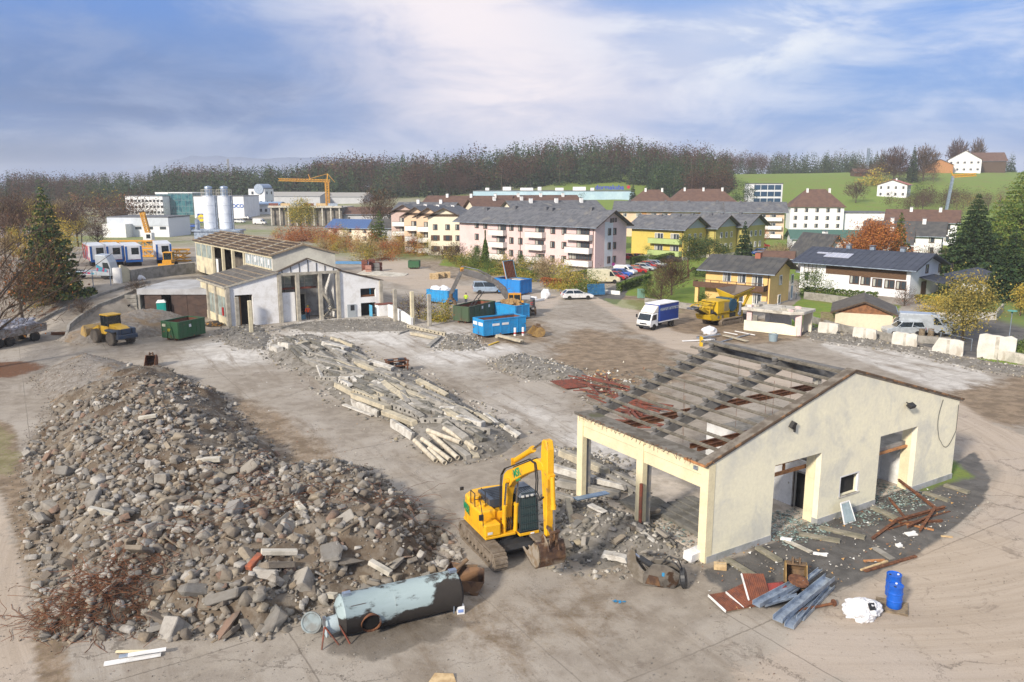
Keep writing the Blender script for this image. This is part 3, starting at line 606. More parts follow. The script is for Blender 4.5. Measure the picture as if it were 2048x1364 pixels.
# ---- hall floor: cracked slabs, shards, fallen roof pieces
fl = MB(); fl.bb(.5,HW-.4,.5,HD+1.2,-.1,.02); struct(fl.build('hall_floor',mat('hall_floor',(.52,.46,.39),(.36,.315,.26),.9,rough=.95,bump=.2,c3=(.36,.33,.30),s3=.3),None,HN,HYAW))
def slab_piece(name,label,pts,z,t,group,mt,tilt=(0,0)):
 c = sum((Vector((p[0],p[1],0))for p in pts),Vector())/len(pts); m = MB()
 m.prism([(p[0]-c.x,p[1]-c.y)for p in pts],0,t,'z'); o = m.build(name,mt,None,hl(c.x,c.y,z),HYAW,bevel=.02)
 o.rotation_euler =(tilt[0],tilt[1],HYAW); return tag(o,label,'concrete slab',group)
dk = mat('dark_slab',(.16,.155,.14),(.105,.10,.085),2.2,rough=.95,bump=.4,c3=(.24,.23,.2),s3=1.0)
slab_piece('concrete_slab','dark cracked roof slab lying inside the hall by the middle column',[(.8,5.0),(2.8,4.7),(3.1,6.6),(2.3,7.6),(.9,7.2)],.10,.17,'fallen slabs in the hall',dk,(.05,.03))
for i in range(5):
 slab_piece('concrete_slab','long dark roof slab with pale edge fallen in a row on the hall floor',[(1.6+i*.62,1.5+i*.25),(2.15+i*.62,1.45+i*.25),(2.3+i*.62,5.6),(1.75+i*.62,5.8)],.06+i*.015,.20,'fallen slabs in the hall',dk,(.0,.02*(i%2)))
rg = np.random.default_rng(8)
def flakes(name,n,xy,zf,size,mt,thin=.15):
 Vs,Fs,o =[],[],0
 for i in range(n):
  x,y = xy(i); s = size*rg.uniform(.4,1.4); a = rg.uniform(0,6.28); p =[(x+s*rg.uniform(.5,1)*cos(a+t),y+s*rg.uniform(.4,1)*sin(a+t),zf+rg.uniform(0,thin))for t in(0,2.0,4.1)]
  Vs+=p; Fs.append((o,o+1,o+2)); o+=3
 return link(name,arrmesh(name,Vs,Fs,mt))
shard = mat('glass_shard',(.2,.3,.28),None,rough=.25,isl=[(.22,.33,.31),(.12,.18,.17),(.35,.42,.40),(.16,.15,.12),(.26,.30,.27)])
def hallxy(areas):
 def f(i):
  x0,x1,y0,y1 = areas[rg.integers(len(areas))]; p = hl(rg.uniform(x0,x1),rg.uniform(y0,y1)); return p.x,p.y
 return f
tag(flakes('glass_shards',2600,hallxy([(.6,4.2,.6,4.6),(4.4,7.6,-1.2,2.8),(4.8,8.5,-.8,2.0),(12.8,16,-1.2,2),(9.2,16.5,-1.6,-.2)]),.025,.10,shard,.06),'greenish broken glass strewn over the hall floor and its doorways','broken glass',kind='stuff')
litter = mat('small_litter',(.4,.4,.4),None,rough=.8,isl=[(.62,.62,.60),(.20,.15,.10),(.40,.24,.10),(.12,.11,.10),(.32,.30,.27),(.20,.10,.06),(.48,.44,.36)])
tag(flakes('litter',900,hallxy([(-2,4,-4,0),(3,14,-4.5,-.2),(1,12,-4.5,0),(12,18,-3.5,0),(-1.5,3,1,6),(-1.5,0,0,8)]),.03,.08,litter,.08),'scraps of wood, foil and plaster scattered on the ground round the hall','litter',kind='stuff')
# ================================================================ YELLOW EXCAVATOR
M.yel = mat('excavator_yellow',(.76,.41,.012),(.64,.33,.015),1.2,(.45,.68),rough=.5,c3=(.30,.18,.05),s3=1.6,t3=(.57,.70),coat=.1)
M.blk2 = flat('machine_black',(.03,.032,.036),.45)
M.track = mat('track_steel',(.17,.135,.10),(.24,.20,.16),3,rough=.85,metal=.2,bump=.3)
M.bkt = mat('bucket_steel',(.085,.05,.035),(.17,.095,.05),2.2,(.42,.6),rough=.6,metal=.35,c3=(.30,.25,.19),s3=.9,t3=(.56,.66))
M.bktlt = mat('bucket_worn',(.42,.37,.30),(.30,.22,.14),3,rough=.55,metal=.4)
M.chrome = flat('cylinder_rod',(.5,.5,.52),.2,.9)
M.green = flat('logo_green',(.01,.27,.11),.5)
EX = thing('excavator','large yellow tracked excavator with its bucket raised beside the rubble heap','excavator',(-.35,35.3,0),atan2(-cos(radians(25.3)),sin(radians(25.3))))
def stadium(x0,x1,r,z,n=10):
 return[(x1+r*sin(pi*i/n),z+r*-cos(pi*i/n))for i in range(n+1)]+[(x0-r*sin(pi*i/n),z+r*cos(pi*i/n))for i in range(n+1)]
def track(parent,yc,x0,x1,r,w,mtl):
 m = MB(); z = r; out = stadium(x0,x1,r,z,9); inn = stadium(x0,x1,r-.09,z,9); n = len(out)
 for i in range(n):
  j =(i+1)%n; a,b,c,d = out[i],out[j],inn[j],inn[i]
  vs =[(p[0],yc+s,p[1])for s in(-w/2,w/2)for p in(a,b,c,d)]
  m.add(vs,[(0,1,5,4),(3,2,1,0),(4,5,6,7),(2,3,7,6)])
 per = 2*(x1-x0)+2*pi*r; ns = int(per/.19)
 for i in range(ns):
  t = i/ns*per
  if t<x1-x0: p,a =(x0+t,0),0
  elif t<x1-x0+pi*r: q =(t-(x1-x0))/r; p,a =(x1+r*sin(q),r-r*cos(q)),q
  elif t<2*(x1-x0)+pi*r: p,a =(x1-(t-(x1-x0)-pi*r),2*r),pi
  else: q =(t-2*(x1-x0)-pi*r)/r; p,a =(x0-r*sin(q),r+r*cos(q)),pi+q
  nx_,nz_ = sin(a),-cos(a)
  m.box((p[0]+nx_*.005,yc,p[1]+nz_*.005+.0),(.13,w+.02,.05),0,0,0,-a); m.box((p[0]+nx_*.035,yc,p[1]+nz_*.035),(.028,w+.02,.05),0,0,0,-a)
 t = m.build('track',mtl,parent)
 m = MB(); m.prism([(x0-.1,r-.18),(x1+.1,r-.18),(x1-.1,r+.16),(x0+.2,r+.20)],yc-w*.36,yc+w*.36,'y')
 for i in range(8): xx = x0+(x1-x0)*(i+.5)/8; m.cyl((xx,yc-w*.38,.20),(xx,yc+w*.38,.20),.11,n=12)
 m.build('track_frame',mtl,t,bevel=.02)
 for xx,nm in((x1,'idler_wheel'),(x0,'sprocket')):
  m = MB(); m.cyl((xx,yc-w*.40,r),(xx,yc+w*.40,r),r-.10,n=20); m.cyl((xx,yc-w*.45,r),(xx,yc+w*.45,r),.16,n=12); m.build(nm,mtl,t)
 return t
for yc in(-1.17,1.17): track(EX,yc,-1.75,1.75,.44,.60,M.track)
m = MB(); m.prism([(-.9,-.9),(.9,-.9),(.9,.9),(-.9,.9)],.38,.70,'z',taper=[(-.6,-.7),(.6,-.7),(.6,.7),(-.6,.7)]); m.cyl((0,0,.7),(0,0,.95),.65,n=24)
m.prism([(.7,.45),(1.1,.40),(1.1,.62),(.7,.72)],-.95,.95,'y'); m.build('undercarriage',M.blk2,EX,bevel=.02)
# house
m = MB(); m.prism([(-1.9,-1.33),(.80,-1.33),(.80,.2),(.55,.25),(.55,1.33),(-1.9,1.33),(-2.25,.8),(-2.25,-.8)],.98,1.10,'z'); m.build('deck',M.yel,EX,bevel=.02)
m = MB(); pl =[(-1.35,-1.36),(-1.35,1.36),(-1.9,1.30),(-2.32,.80),(-2.42,0),(-2.32,-.80),(-1.9,-1.30)]
m.prism(pl,1.0,2.28,'z',taper=[(x*.985,y*.97)for x,y in pl]); m.build('counterweight',M.yel,EX,bevel=.10,seg=3)
m = MB(); m.bb(-1.33,.18,-1.35,-.52,1.10,2.10); m.build('side_housing',M.yel,EX,bevel=.07,seg=2)
m = MB(); m.bb(.20,.80,-1.35,-.55,1.10,1.68); m.build('toolbox',M.yel,EX,bevel=.06,seg=2)
m = MB(); m.bb(-1.33,.10,.28,1.35,1.10,2.15); m.build('side_housing',M.yel,EX,bevel=.06,seg=2)
m = MB(); m.bb(-1.6,.1,-.50,.26,1.10,1.95); m.build('engine_cover',M.yel,EX,bevel=.03)
m = MB(); m.bb(-1.75,-.30,-.62,1.05,2.0,2.42);
for i in range(7): m.bb(-1.6+i*.19,-1.5+i*.19,-.4,.8,2.42,2.435,1)
m.build('engine_hood',[mat('hood_blue_black',(.045,.06,.085),None,2,rough=.35),M.black],EX,bevel=.07,seg=2)
m = MB(); m.cyl((-1.15,-.95,2.1),(-1.15,-.95,2.35),.13,n=14); m.cyl((-.45,-.95,2.1),(-.45,-.95,2.22),.15,n=14); m.build('exhaust_stub',M.yel,EX,smooth=True)
m = MB(); m.tube([(-.55,-1.28,2.08),(-.55,-1.28,2.75),(-1.05,-1.28,2.75),(-1.05,-1.28,2.08)],.025); m.tube([(-.55,-.75,2.08),(-.55,-.75,2.75),(-1.05,-.75,2.75)],.025); m.tube([(-.55,-1.28,2.45),(-.55,-.75,2.45)],.02)
m.build('handrail',M.black,EX)
m = MB(); m.tube([(.55,-1.32,1.3),(.62,-1.38,2.0),(.45,-1.40,2.6),(.30,-1.38,2.75)],.022); m.box((.62,-1.46,2.05),(.10,.20,.26)); m.box((-1.9,-1.4,2.55),(.06,.18,.16)); m.build('mirror',M.black,EX)
m = MB(); m.bb(.803,.815,-1.22,-.98,1.22,1.34); m.build('headlight',flat('lamp_glass',(.7,.7,.68),.2),EX)
# cab
m = MB(); x0,x1,y0,y1,z0,z1 = -.62,.92,.36,1.34,1.02,2.86
m.bb(x0,x1,y0,y1,z0,1.16); m.bb(x0+.05,x0+.12,y0+.02,y1-.02,1.16,z1)
for x,y in((x0+.05,y0+.05),(x0+.05,y1-.05),(x1-.07,y0+.06),(x1-.07,y1-.06),(.15,y0+.05),(.15,y1-.05)): m.bar((x,y,1.1),(x-(.10 if x>.5 else 0),y,z1),.10,.09,0)
m.build('cab',M.blk2,EX,bevel=.02)
m = MB(); m.prism([(x0-.05,y0-.03),(x1+.02,y0-.03),(x1+.02,y1+.03),(x0-.05,y1+.03)],z1-.06,z1+.10,'z',taper=[(x0+.06,y0+.08),(x1-.12,y0+.08),(x1-.12,y1-.08),(x0+.06,y1-.08)])
m.build('cab_roof',mat('cabroof',(.13,.15,.18),(.09,.10,.12),2,rough=.4),EX,bevel=.02)
m = MB(); m.quad((x1-.02,y0+.08,1.18),(x1-.02,y1-.08,1.18),(x1-.14,y1-.08,z1-.08),(x1-.14,y0+.08,z1-.08)); m.quad((x0+.1,y0+.01,1.5),(x1-.1,y0+.01,1.5),(x1-.16,y0+.01,z1-.1),(x0+.1,y0+.01,z1-.1)); m.quad((x0+.1,y1-.01,1.5),(x1-.1,y1-.01,1.5),(x1-.16,y1-.01,z1-.1),(x0+.1,y1-.01,z1-.1))
m.bb(-.15,.3,.6,1.1,1.16,1.6,1); m.bb(-.2,-.05,.6,1.1,1.5,2.3,1)
m.build('cab_window',[mat('cab_glass',(.03,.06,.065),None,1,rough=.08,spec=.9),M.black],EX,fix=False)
m = MB()
for i in range(9): y = y0+.04+i*(y1-y0-.08)/8; m.cyl((x1+.05,y,1.14),(x1-.06,y,z1-.05),.012,n=5)
for z in(1.16,1.5,1.9,2.3,2.78): m.bar((x1+.045-(z-1.14)*.06,y0+.02,z),(x1+.045-(z-1.14)*.06,y1-.02,z),.03)
for i in range(7): y = y0+.12+i*.12; m.cyl((x1-.05,y,z1+.10),(.2,y,z1+.13),.012,n=5)
m.bar((.2,y0+.1,z1+.13),(.2,y1-.1,z1+.13),.03); m.bar((x1-.05,y0+.1,z1+.1),(x1-.05,y1-.1,z1+.1),.04)
m.build('guard_grille',mat('grille_teal',(.03,.05,.055),None,1,rough=.5),EX)
for i in range(4):
 m = MB(); m.box((x1+.01,y0+.14+i*.24,z1-.02),(.07,.13,.09)); m.build('work_lamp',flat('lamp_glass2',(.55,.55,.52),.25),EX,bevel=.01)
m = MB(); m.bb(.56,.94,.34,1.36,.90,1.04); m.bb(.93,.96,.9,1.1,.92,1.0,1); m.build('cab_step',[M.yel,M.white],EX,bevel=.03)
# boom (gooseneck), arm, linkage, bucket
bo =[(.12,1.15),(.45,1.10),(.48,2.1),(.58,2.85),(.80,3.35),(1.28,3.83),(2.45,4.55),(3.6,5.15),(4.18,5.28),(4.2,5.5),(4.05,5.62),(3.5,5.60),(2.03,4.85),(.62,4.12),(.30,3.85),(.14,3.3),(.08,2.2)]
m = MB(); m.prism(bo,-.18,.18,'y'); boom = m.build('boom',M.yel,EX,bevel=.03)
ar =[(3.62,5.35),(3.90,6.52),(4.05,6.64),(4.62,6.66),(4.82,6.30),(4.84,5.30),(4.72,4.4),(4.55,2.55),(4.40,2.42),(4.22,2.50),(3.98,4.2),(3.66,5.0)]
ar =[(4.00,5.25),(3.96,6.0),(4.03,6.55),(4.15,6.66),(4.42,6.66),(4.54,6.3),(4.56,5.3),(4.52,4.4),(4.52,2.55),(4.42,2.42),(4.30,2.50),(4.12,4.3)]
m = MB(); m.prism(ar,-.165,.165,'y'); arm = m.build('arm',M.yel,EX,bevel=.03)
for s in(-1,1):
 m = MB(); m.cyl((.56,s*.30,.95),(.66,s*.30,2.42),.105,n=14); m.cyl((.66,s*.30,2.40),(.86,s*.30,3.72),.05,n=10,mat=1); m.cyl((.655,s*.30,2.36),(.67,s*.30,2.48),.125,n=14)
 m.cyl((.86,s*.20,3.72),(.86,s*.38,3.72),.11,n=14); m.build('boom_cylinder',[M.yel,M.chrome],boom)
m = MB(); m.cyl((1.2,0,4.78),(2.9,0,5.82),.12,n=14); m.cyl((2.9,0,5.82),(3.95,0,6.50),.055,n=10,mat=1); m.cyl((2.78,0,5.75),(2.95,0,5.85),.15,n=14); m.bar((1.2,-.12,4.55),(1.2,-.12,4.9),.2,.05); m.build('arm_cylinder',[M.yel,M.chrome],boom)
m = MB(); m.cyl((4.70,0,5.2),(4.82,0,3.9),.10,n=14); m.cyl((4.82,0,3.9),(4.93,0,2.85),.045,n=10,mat=1); m.cyl((4.81,0,4.0),(4.83,0,3.82),.12,n=14); m.bar((4.7,0,5.15),(4.5,0,5.2),.26,.2); m.build('bucket_cylinder',[M.yel,M.chrome],arm)
m = MB()
for s in(-.14,.14): m.bar((4.95,s,2.85),(4.52,s,2.95),.06,.14); m.bar((4.95,s,2.88),(4.78,s,2.15),.06,.14)
m.cyl((4.95,-.22,2.86),(4.95,.22,2.86),.07,n=10); m.cyl((4.40,-.32,2.45),(4.40,.32,2.45),.08,n=10); m.build('bucket_linkage',M.bkt,arm)
m = MB(); hs =[]
for s in(-.30,-.22,.30):
 s*=.8; m.tube([(.10,s,1.5),(-.02,s,2.2),(.0,s,3.0),(.12,s,3.75),(.5,s,4.18),(1.7,s*.9,4.78),(2.9,s*.8,5.40)],.026,6)
 m.tube([(2.9,s*.8,5.40),(3.6,s*1.1,5.45),(3.85,s*1.3,4.8),(3.78,s*1.3,4.2),(4.05,s*1.2,3.95),(4.3,s,4.2)],.03,6)
for y in(-.2,-.1,0,.1): m.tube([(.5,y,1.12),(.62,y,1.5),(.45,y,1.75)],.03,6)
m.build('hydraulic_hose',M.black,boom)
m = MB()
for i in range(4): m.cyl((.42,-.32+i*.1,1.12),(.42,-.32+i*.1,1.5),.04,n=8)
m.build('valve_block',M.galv,EX)
bsh =[(4.28,2.22),(4.62,2.30),(4.80,2.02),(4.86,1.62),(4.72,1.28),(4.42,1.10),(4.05,1.14),(3.45,1.40)]
m = MB(); n = len(bsh)
for i in range(n-1):
 a,b = Vector((bsh[i][0],0,bsh[i][1])),Vector((bsh[i+1][0],0,bsh[i+1][1])); d =(b-a).normalized(); nrm = Vector((d.z,0,-d.x))*.05
 m.add([(p.x,y,p.z)for p in(a,b,b+nrm,a+nrm)for y in(-.62,.62)],[(0,2,3,1),(4,5,7,6),(0,1,5,4)if False else(0,6,7,1),(0,2,4,6),(1,7,5,3),(2,3,5,4)])
for s in(-.62,.58): m.prism(bsh,s,s+.04,'y',1)
bk = m.build('bucket',[M.bkt,M.bktlt],EX)
for i in range(5):
 m = MB(); y = -.54+i*.27; m.bar((3.60,y,1.36),(3.12,y,1.54),.11,.10,0,(0,0,1),.07,.03); m.build('tooth',M.bktlt,bk)
m = MB()
for s in(-.26,.20): m.prism([(4.25,2.2),(4.95,2.0),(4.82,2.30),(4.45,2.58),(4.3,2.55)],s,s+.06,'y')
m.build('bucket_ear',M.bkt,bk,bevel=.01)
text('MSR',.52,(1.72,-.192,4.38),(pi/2,-.52,0),boom,M.green,'logo',sx=.8); text('TIEFBAU',.14,(1.86,-.192,4.10),(pi/2,-.52,0),boom,M.green,'logo')
text('MSR',.62,(-1.45,-1.352,1.72),(pi/2,0,-.12),EX,M.green,'logo',sx=.9)
m = MB()
for y in(.0,): m.prism([(1.05,.44),(1.25,.40),(1.45,.60),(1.15,.72)],-.9,.9,'y')
m.build('lower_guard',M.blk2,EX,bevel=.03)
# ================================================================ TANK, BUCKETS, LOOSE IRON
tm = bpy.data.materials.new('sooty_tank'); tm.use_nodes = True; k = NT(tm.node_tree); oc = k.n('ShaderNodeTexCoord').outputs['Object']
so_ = k.n('ShaderNodeSeparateXYZ',{0:oc}); nA = k.noise(oc,1.1,7,.65,.5); nB = k.noise(k.mapping(oc,(3,1,.5)),1.6,6,.7,.2)
low = k.ramp(so_.outputs[2],.25,-.55); rgt = k.math('MULTIPLY',k.ramp(so_.outputs[0],.75,1.7),k.ramp(so_.outputs[2],.85,.35)); lft = k.math('MULTIPLY',k.ramp(so_.outputs[0],-1.0,-1.6),k.ramp(so_.outputs[2],.5,.1))
f = k.math('ADD',k.math('MULTIPLY',low,.42),k.math('ADD',k.math('MULTIPLY',rgt,.55),k.math('MULTIPLY',lft,.22)))
f = k.ramp(k.math('ADD',k.math('ADD',f,k.math('MULTIPLY',nA,1.15)),k.math('MULTIPLY',nB,.55)),.88,1.04)
c = k.mix(f,k.mix(nB,(.34,.42,.44),(.25,.32,.33)),k.mix(nA,(.012,.012,.014),(.045,.038,.032)))
b = k.n('ShaderNodeBsdfPrincipled',{'Base Color':c,'Roughness':k.ramp(f,0,1,.42,.85),'Specular IOR Level':.3}); k.n('ShaderNodeOutputMaterial',{'Surface':b.outputs[0]})
ta,tb = Vector((-6.55,27.95,0)),Vector((-2.30,29.95,0)); tc_ =(ta+tb)/2; tl =(tb-ta).length/2; tr_ = .78
TK = thing('storage_tank','grey-blue cylindrical tank with black soot stains lying on its side','tank',(tc_.x,tc_.y,0),atan2(tb.y-ta.y,tb.x-ta.x))
m = MB(); Mx = Matrix.Translation((0,0,tr_))@Matrix.Rotation(pi/2,4,'Y')
m.lathe([(.45,-tl-.20),(.70,-tl-.06),(tr_,-tl),(tr_+.012,-tl+.02),(tr_,-tl+.04),(tr_,-.4),(tr_+.008,-.39),(tr_,-.38),(tr_,tl-.04),(tr_+.01,tl-.02),(tr_,tl),(.6,tl+.12),(.3,tl+.18)],40,0)
o = m.build('shell',tm,TK,(0,0,tr_),(0,pi/2,0),smooth=True)
# object axes of the shell: z along the tank -> keep stains by rotating coordinates
k = NT(tm.node_tree)if False else None
for n_ in tm.node_tree.nodes:
 if n_.type=='SEPXYZ':
  mp = tm.node_tree.nodes.new('ShaderNodeMapping'); mp.inputs['Rotation'].default_value =(0,pi/2,0)
  tcn =[q for q in tm.node_tree.nodes if q.type=='TEX_COORD'][0]; tm.node_tree.links.new(tcn.outputs['Object'],mp.inputs['Vector']); tm.node_tree.links.new(mp.outputs[0],n_.inputs[0])
def facing(ang,x,r,R=tr_): return Vector((x,-R*cos(ang),tr_+R*sin(ang)))
m = MB(); p = facing(-.18,-tl+.95,0); nrm = Vector((0,-cos(-.18),sin(-.18))); m.cyl(p-nrm*.10,p+nrm*.07,.36,n=28,cap=False); m.cyl(p+nrm*.0,p+nrm*.005,.33,n=28,mat=1); m.cyl(p+nrm*.02,p+nrm*.08,.39,.39,n=28,cap=False)
m.build('manhole',[M.rust,flat('hole_black',(.004,.004,.004),1)],TK)
for x in(-tl+.12,tl-.25):
 m = MB(); m.bb(x-.05,x+.28,-.10,.10,2*tr_-.01,2*tr_+.12); m.build('lifting_lug',M.galv,TK,bevel=.01)
m = MB(); m.cyl((-tl-.12,-.1,.55),(-tl-.62,-.1,.5),.33,n=22); m.cyl((-tl-.60,-.1,.5),(-tl-.66,-.1,.5),.40,n=22); m.box((-tl-.7,-.2,.8),(.1,.2,.3),1); m.build('manway_neck',[mat('neck_grey',(.36,.43,.46),None,2),M.steel],TK,smooth=True)
m = MB(); m.bar((-tl-.75,-.5,.75),(-tl-.3,-.75,.02),.05,.05); m.bar((-tl-.75,-.5,.75),(-tl-.95,-.8,.02),.05,.05); m.bar((-tl-.2,-.55,.7),(-tl+.1,-.85,.02),.05); m.build('support_leg',M.redrust,TK)
m = MB(); m.bar((tl-.35,-tr_*.9,.45),(tl-.33,-tr_*.8,.10),.05); m.build('ladder_hook',M.galv,TK); m = MB(); m.bb(-tl+.25,-tl+.85,-.55,-.49,1.28,1.36); m.build('name_plate',M.steel,TK)
p = G(624,1262); m = MB(); m.lathe([(.0,-.03),(.38,-.03),(.42,0),(.42,.05),(.36,.05),(.33,.02),(0,.0)],30); o = m.build('tank_lid',mat('lid_grey',(.20,.25,.27),(.12,.13,.13),2,rough=.5),None,(p.x,p.y,.36),(radians(70),.0,-.15)); tag(o,'round grey lid leaning beside the neck of the tank','lid')
for i,(px_,py_)in enumerate(((921,1226),(912,1212))):
 p = G(px_,py_); m = MB(); m.bb(-.15,.15,-.11,.11,0,.34); m.cyl((.06,0,.34),(.06,0,.41),.04,n=10); m.tube([(-.12,0,.33),(-.10,0,.42),(.0,0,.42)],.025); m.bb(-.11,.11,-.118,-.111,.08,.22,1)
 tag(m.build('canister',[M.white,flat('label_blue',(.2,.3,.6))],None,p,.2+i,bevel=.03,seg=2),('white plastic canister standing at the end of the tank','white canister half hidden behind the other canister')[i],'canister')
def digger_bucket(name,label,loc,rz,w,s,mt,mt2,teeth=5,tilt=0.0,group=None):
 t = thing(name,label,'bucket',loc,(tilt,0,rz),group)
 pr =[(.0,1.0),(.35,.98),(.60,.78),(.70,.45),(.58,.15),(.28,.0),(-.15,.02),(-.75,.22)]; pr =[(x*s,z*s)for x,z in pr]; m = MB()
 for a,b in zip(pr,pr[1:]):
  a,b = Vector((a[0],0,a[1])),Vector((b[0],0,b[1])); d =(b-a).normalized(); nn = Vector((d.z,0,-d.x))*.04
  m.add([(q.x,y,q.z)for q in(a,b,b+nn,a+nn)for y in(-w/2,w/2)],[(0,2,3,1),(4,5,7,6),(0,6,7,1),(0,2,4,6),(1,7,5,3),(2,3,5,4)])
 for y in(-w/2-.02,w/2-.02): m.prism(pr,y,y+.04,'y',1)
 m.build('shell',[mt,mt2],t)
 if teeth:
  for i in range(teeth):
   y = -w/2+.08+i*(w-.16)/(teeth-1); m = MB(); m.bar((-.66*s,y,.20*s),(-1.0*s,y,.32*s),.09,.09,0,(0,0,1),.06,.03); m.build('tooth',mt2,t)
 m = MB()
 for y in(-.16,.12): m.prism([(.0,.97*s),(.5*s,.88*s),(.42*s,1.16*s),(.1*s,1.26*s)],y,y+.05,'y')
 m.cyl((.25*s,-.2,1.1*s),(.25*s,.2,1.1*s),.05,n=8); m.build('hanger',mt,t); return t
M.mudb = mat('muddy_bucket',(.20,.13,.075),(.12,.085,.06),2.5,rough=.8,metal=.25,bump=.3); M.mudb2 = mat('muddy_yellow',(.36,.23,.08),(.22,.14,.06),2.5,rough=.7,bump=.3)
digger_bucket('excavator_bucket','rusty open digger bucket standing by the galvanised gutters',G(1590,1172),radians(75),.85,1.0,M.mudb,M.mudb2,0,0)
digger_bucket('excavator_bucket','dark muddy bucket lying beside the blue container',G(1072,672),radians(20),1.7,1.15,M.mudb,M.mudb2,0)
digger_bucket('excavator_bucket','small dark bucket with a red plate behind the rubble heap',G(303,733),radians(100),.9,1.1,M.bkt,M.rust,4)
t = thing('steel_hopper','steel hopper trough half buried behind the tank','hopper',G(925,1178),radians(-12)); m = MB()
m.add([(-.7,-.5,.0),(.75,-.45,.0),(.75,.5,.05),(-.7,.5,.1),(-.8,-.7,.72),(1.0,-.25,.55),(.8,.6,.75),(-.7,.7,.85)],[(0,1,2,3),(1,0,4,5),(2,1,5,6),(3,2,6,7),(0,3,7,4)]); o = m.build('trough',M.bkt,t,fix=False); sm_ = o.modifiers.new('s','SOLIDIFY'); sm_.thickness = .03
m = MB(); m.cyl((-.6,.1,.5),(.1,.5,1.15),.09,n=12); m.bar((-.5,.5,.8),(.5,.65,.8),.08); m.build('strut',M.mudb,t)
# crusher shear lying at the hall corner
t = thing('demolition_pulverizer','worn steel pulverizer jaw attachment lying open near the hall corner','pulverizer',G(1312,1168),radians(-14)); gm2 = mat('worn_grey_steel',(.20,.18,.155),(.11,.10,.09),2.0,rough=.5,metal=.5,c3=(.06,.035,.022),s3=1.3,t3=(.54,.60)); shiny = mat('polished_wear',(.46,.45,.43),(.27,.25,.22),2,rough=.35,metal=.7)
m = MB(); pr =[(-.55,.03),(.75,.0),(.95,.30),(1.0,.75),(.45,1.05),(-.15,1.05),(-.55,.55)]
m.prism(pr,-.30,-.22,'y'); m.prism(pr,.22,.30,'y'); m.prism([(-.3,.3),(.75,.25),(.8,.6),(-.2,.7)],-.22,.22,'y'); m.build('body_plate',gm2,t,bevel=.015)
m = MB(); pr =[(-.5,.05),(-.9,.25),(-1.2,.75),(-1.28,1.35),(-1.1,1.62),(-.92,1.55),(-.85,1.1),(-.60,.75),(-.35,.55)]
m.prism(pr,-.26,-.18,'y'); m.prism(pr,.14,.22,'y'); m.prism([(-1.26,.75),(-1.16,.75),(-1.08,1.5),(-1.2,1.5)],-.18,.14,'y'); m.build('jaw',mat('jaw_steel',(.33,.30,.26),(.22,.19,.15),2,rough=.45,metal=.6),t,bevel=.015)
m = MB(); m.cyl((-.75,0,1.15),(.0,0,.72),.13,n=16); m.cyl((-.95,0,1.3),(-.75,0,1.15),.07,n=12,mat=1); m.build('cylinder',[M.blk2,M.chrome],t,smooth=True)
m = MB(); m.lathe([(.36,-.1),(.44,-.05),(.44,.12),(.30,.16)],22); m.build('rotation_flange',M.blk2,t,(1.12,0,.42),(0,radians(80),0)); m = MB(); m.tube([(.2,-.1,1.0),(.4,-.2,1.25),(.8,-.25,1.2),(1.05,-.2,.85)],.03); m.tube([(.25,.1,1.0),(.5,.1,1.32),(.9,.05,1.22),(1.1,0,.8)],.03); m.build('hose',M.black,t)
m = MB(); m.prism([(-.45,.12),(.2,.08),(.1,.5),(-.3,.55)],-.315,-.302,'y'); m.build('wear_plate',M.bkt,t); m = MB(); m.bb(.25,.36,-.312,-.302,.55,.72); m.build('sticker',flat('sticker_blue',(.03,.22,.42)),t)
p = G(1392,1118); m = MB(); m.box((0,0,.30),(1.3,.5,.42),0,0,.1); tag(m.build('foam_block',M.white,None,p,radians(38),bevel=.03),'white insulated panel block lying between pulverizer and hall corner','panel block')
p = G(1440,1138); m = MB(); m.box((0,0,.14),(.55,.32,.26)); m.bb(-.2,.2,-.01,.01,.27,.275,1); tag(m.build('cardboard_box',[M.woodnew,M.conc_lt],None,p,-.2,bevel=.01),'small brown carton at the foot of the hall corner','carton')
# ---- gutters, brown panels, planks, drums
def corr_panel(name,label,px,w,l,rz,z,mt,tilt=(0,0),group=None):
 m = MB(); n = int(w/.09)
 for i in range(n): x = -w/2+i*w/n; m.prism([(x,0),(x+w/n*.2,.025),(x+w/n*.7,.025),(x+w/n,0),(x+w/n,-.02),(x,-.02)],-l/2,l/2,'y')
 m.bb(-w/2,w/2,-l/2,l/2,-.06,-.021,1); m.bb(-w/2-.03,-w/2,-l/2,l/2,-.07,.03,2)
 p = G(*px); o = m.build(name,[mt,M.wood,M.white],None,(p.x,p.y,z),(tilt[0],tilt[1],rz)); return tag(o,label,'panel',group)
M.bpan = mat('brown_panel',(.19,.065,.035),(.12,.045,.03),3,rough=.5); gp = 'brown corrugated door panels'
corr_panel('door_panel','lowest brown corrugated panel lying flat at the left of the gutter heap',(1465,1205),1.5,1.25,.35,.10,M.bpan,(.05,.04),gp)
corr_panel('door_panel','brown wooden backed panel leaning between the other two brown panels',(1492,1200),1.2,1.1,.45,.26,M.bpan,(.18,-.18),gp)
corr_panel('door_panel','steeply tilted brown corrugated panel on top of the panel stack',(1512,1196),1.0,1.2,.15,.50,M.bpan,(.62,.10),gp)
p = G(1558,1192); m = MB(); m.prism([(-.6,-.5),(.6,-.5),(.6,.5),(-.6,.5)],0,.35,'z',taper=[(-.12,-.1),(.12,-.1),(.12,.1),(-.12,.1)]); tag(m.build('sheet_hood',mat('hood_red',(.22,.035,.03),(.15,.03,.025),2,rough=.5),None,(p.x,p.y,.25),(.25,.1,.4)),'dark red sheet metal hood behind the brown panels','metal hood')
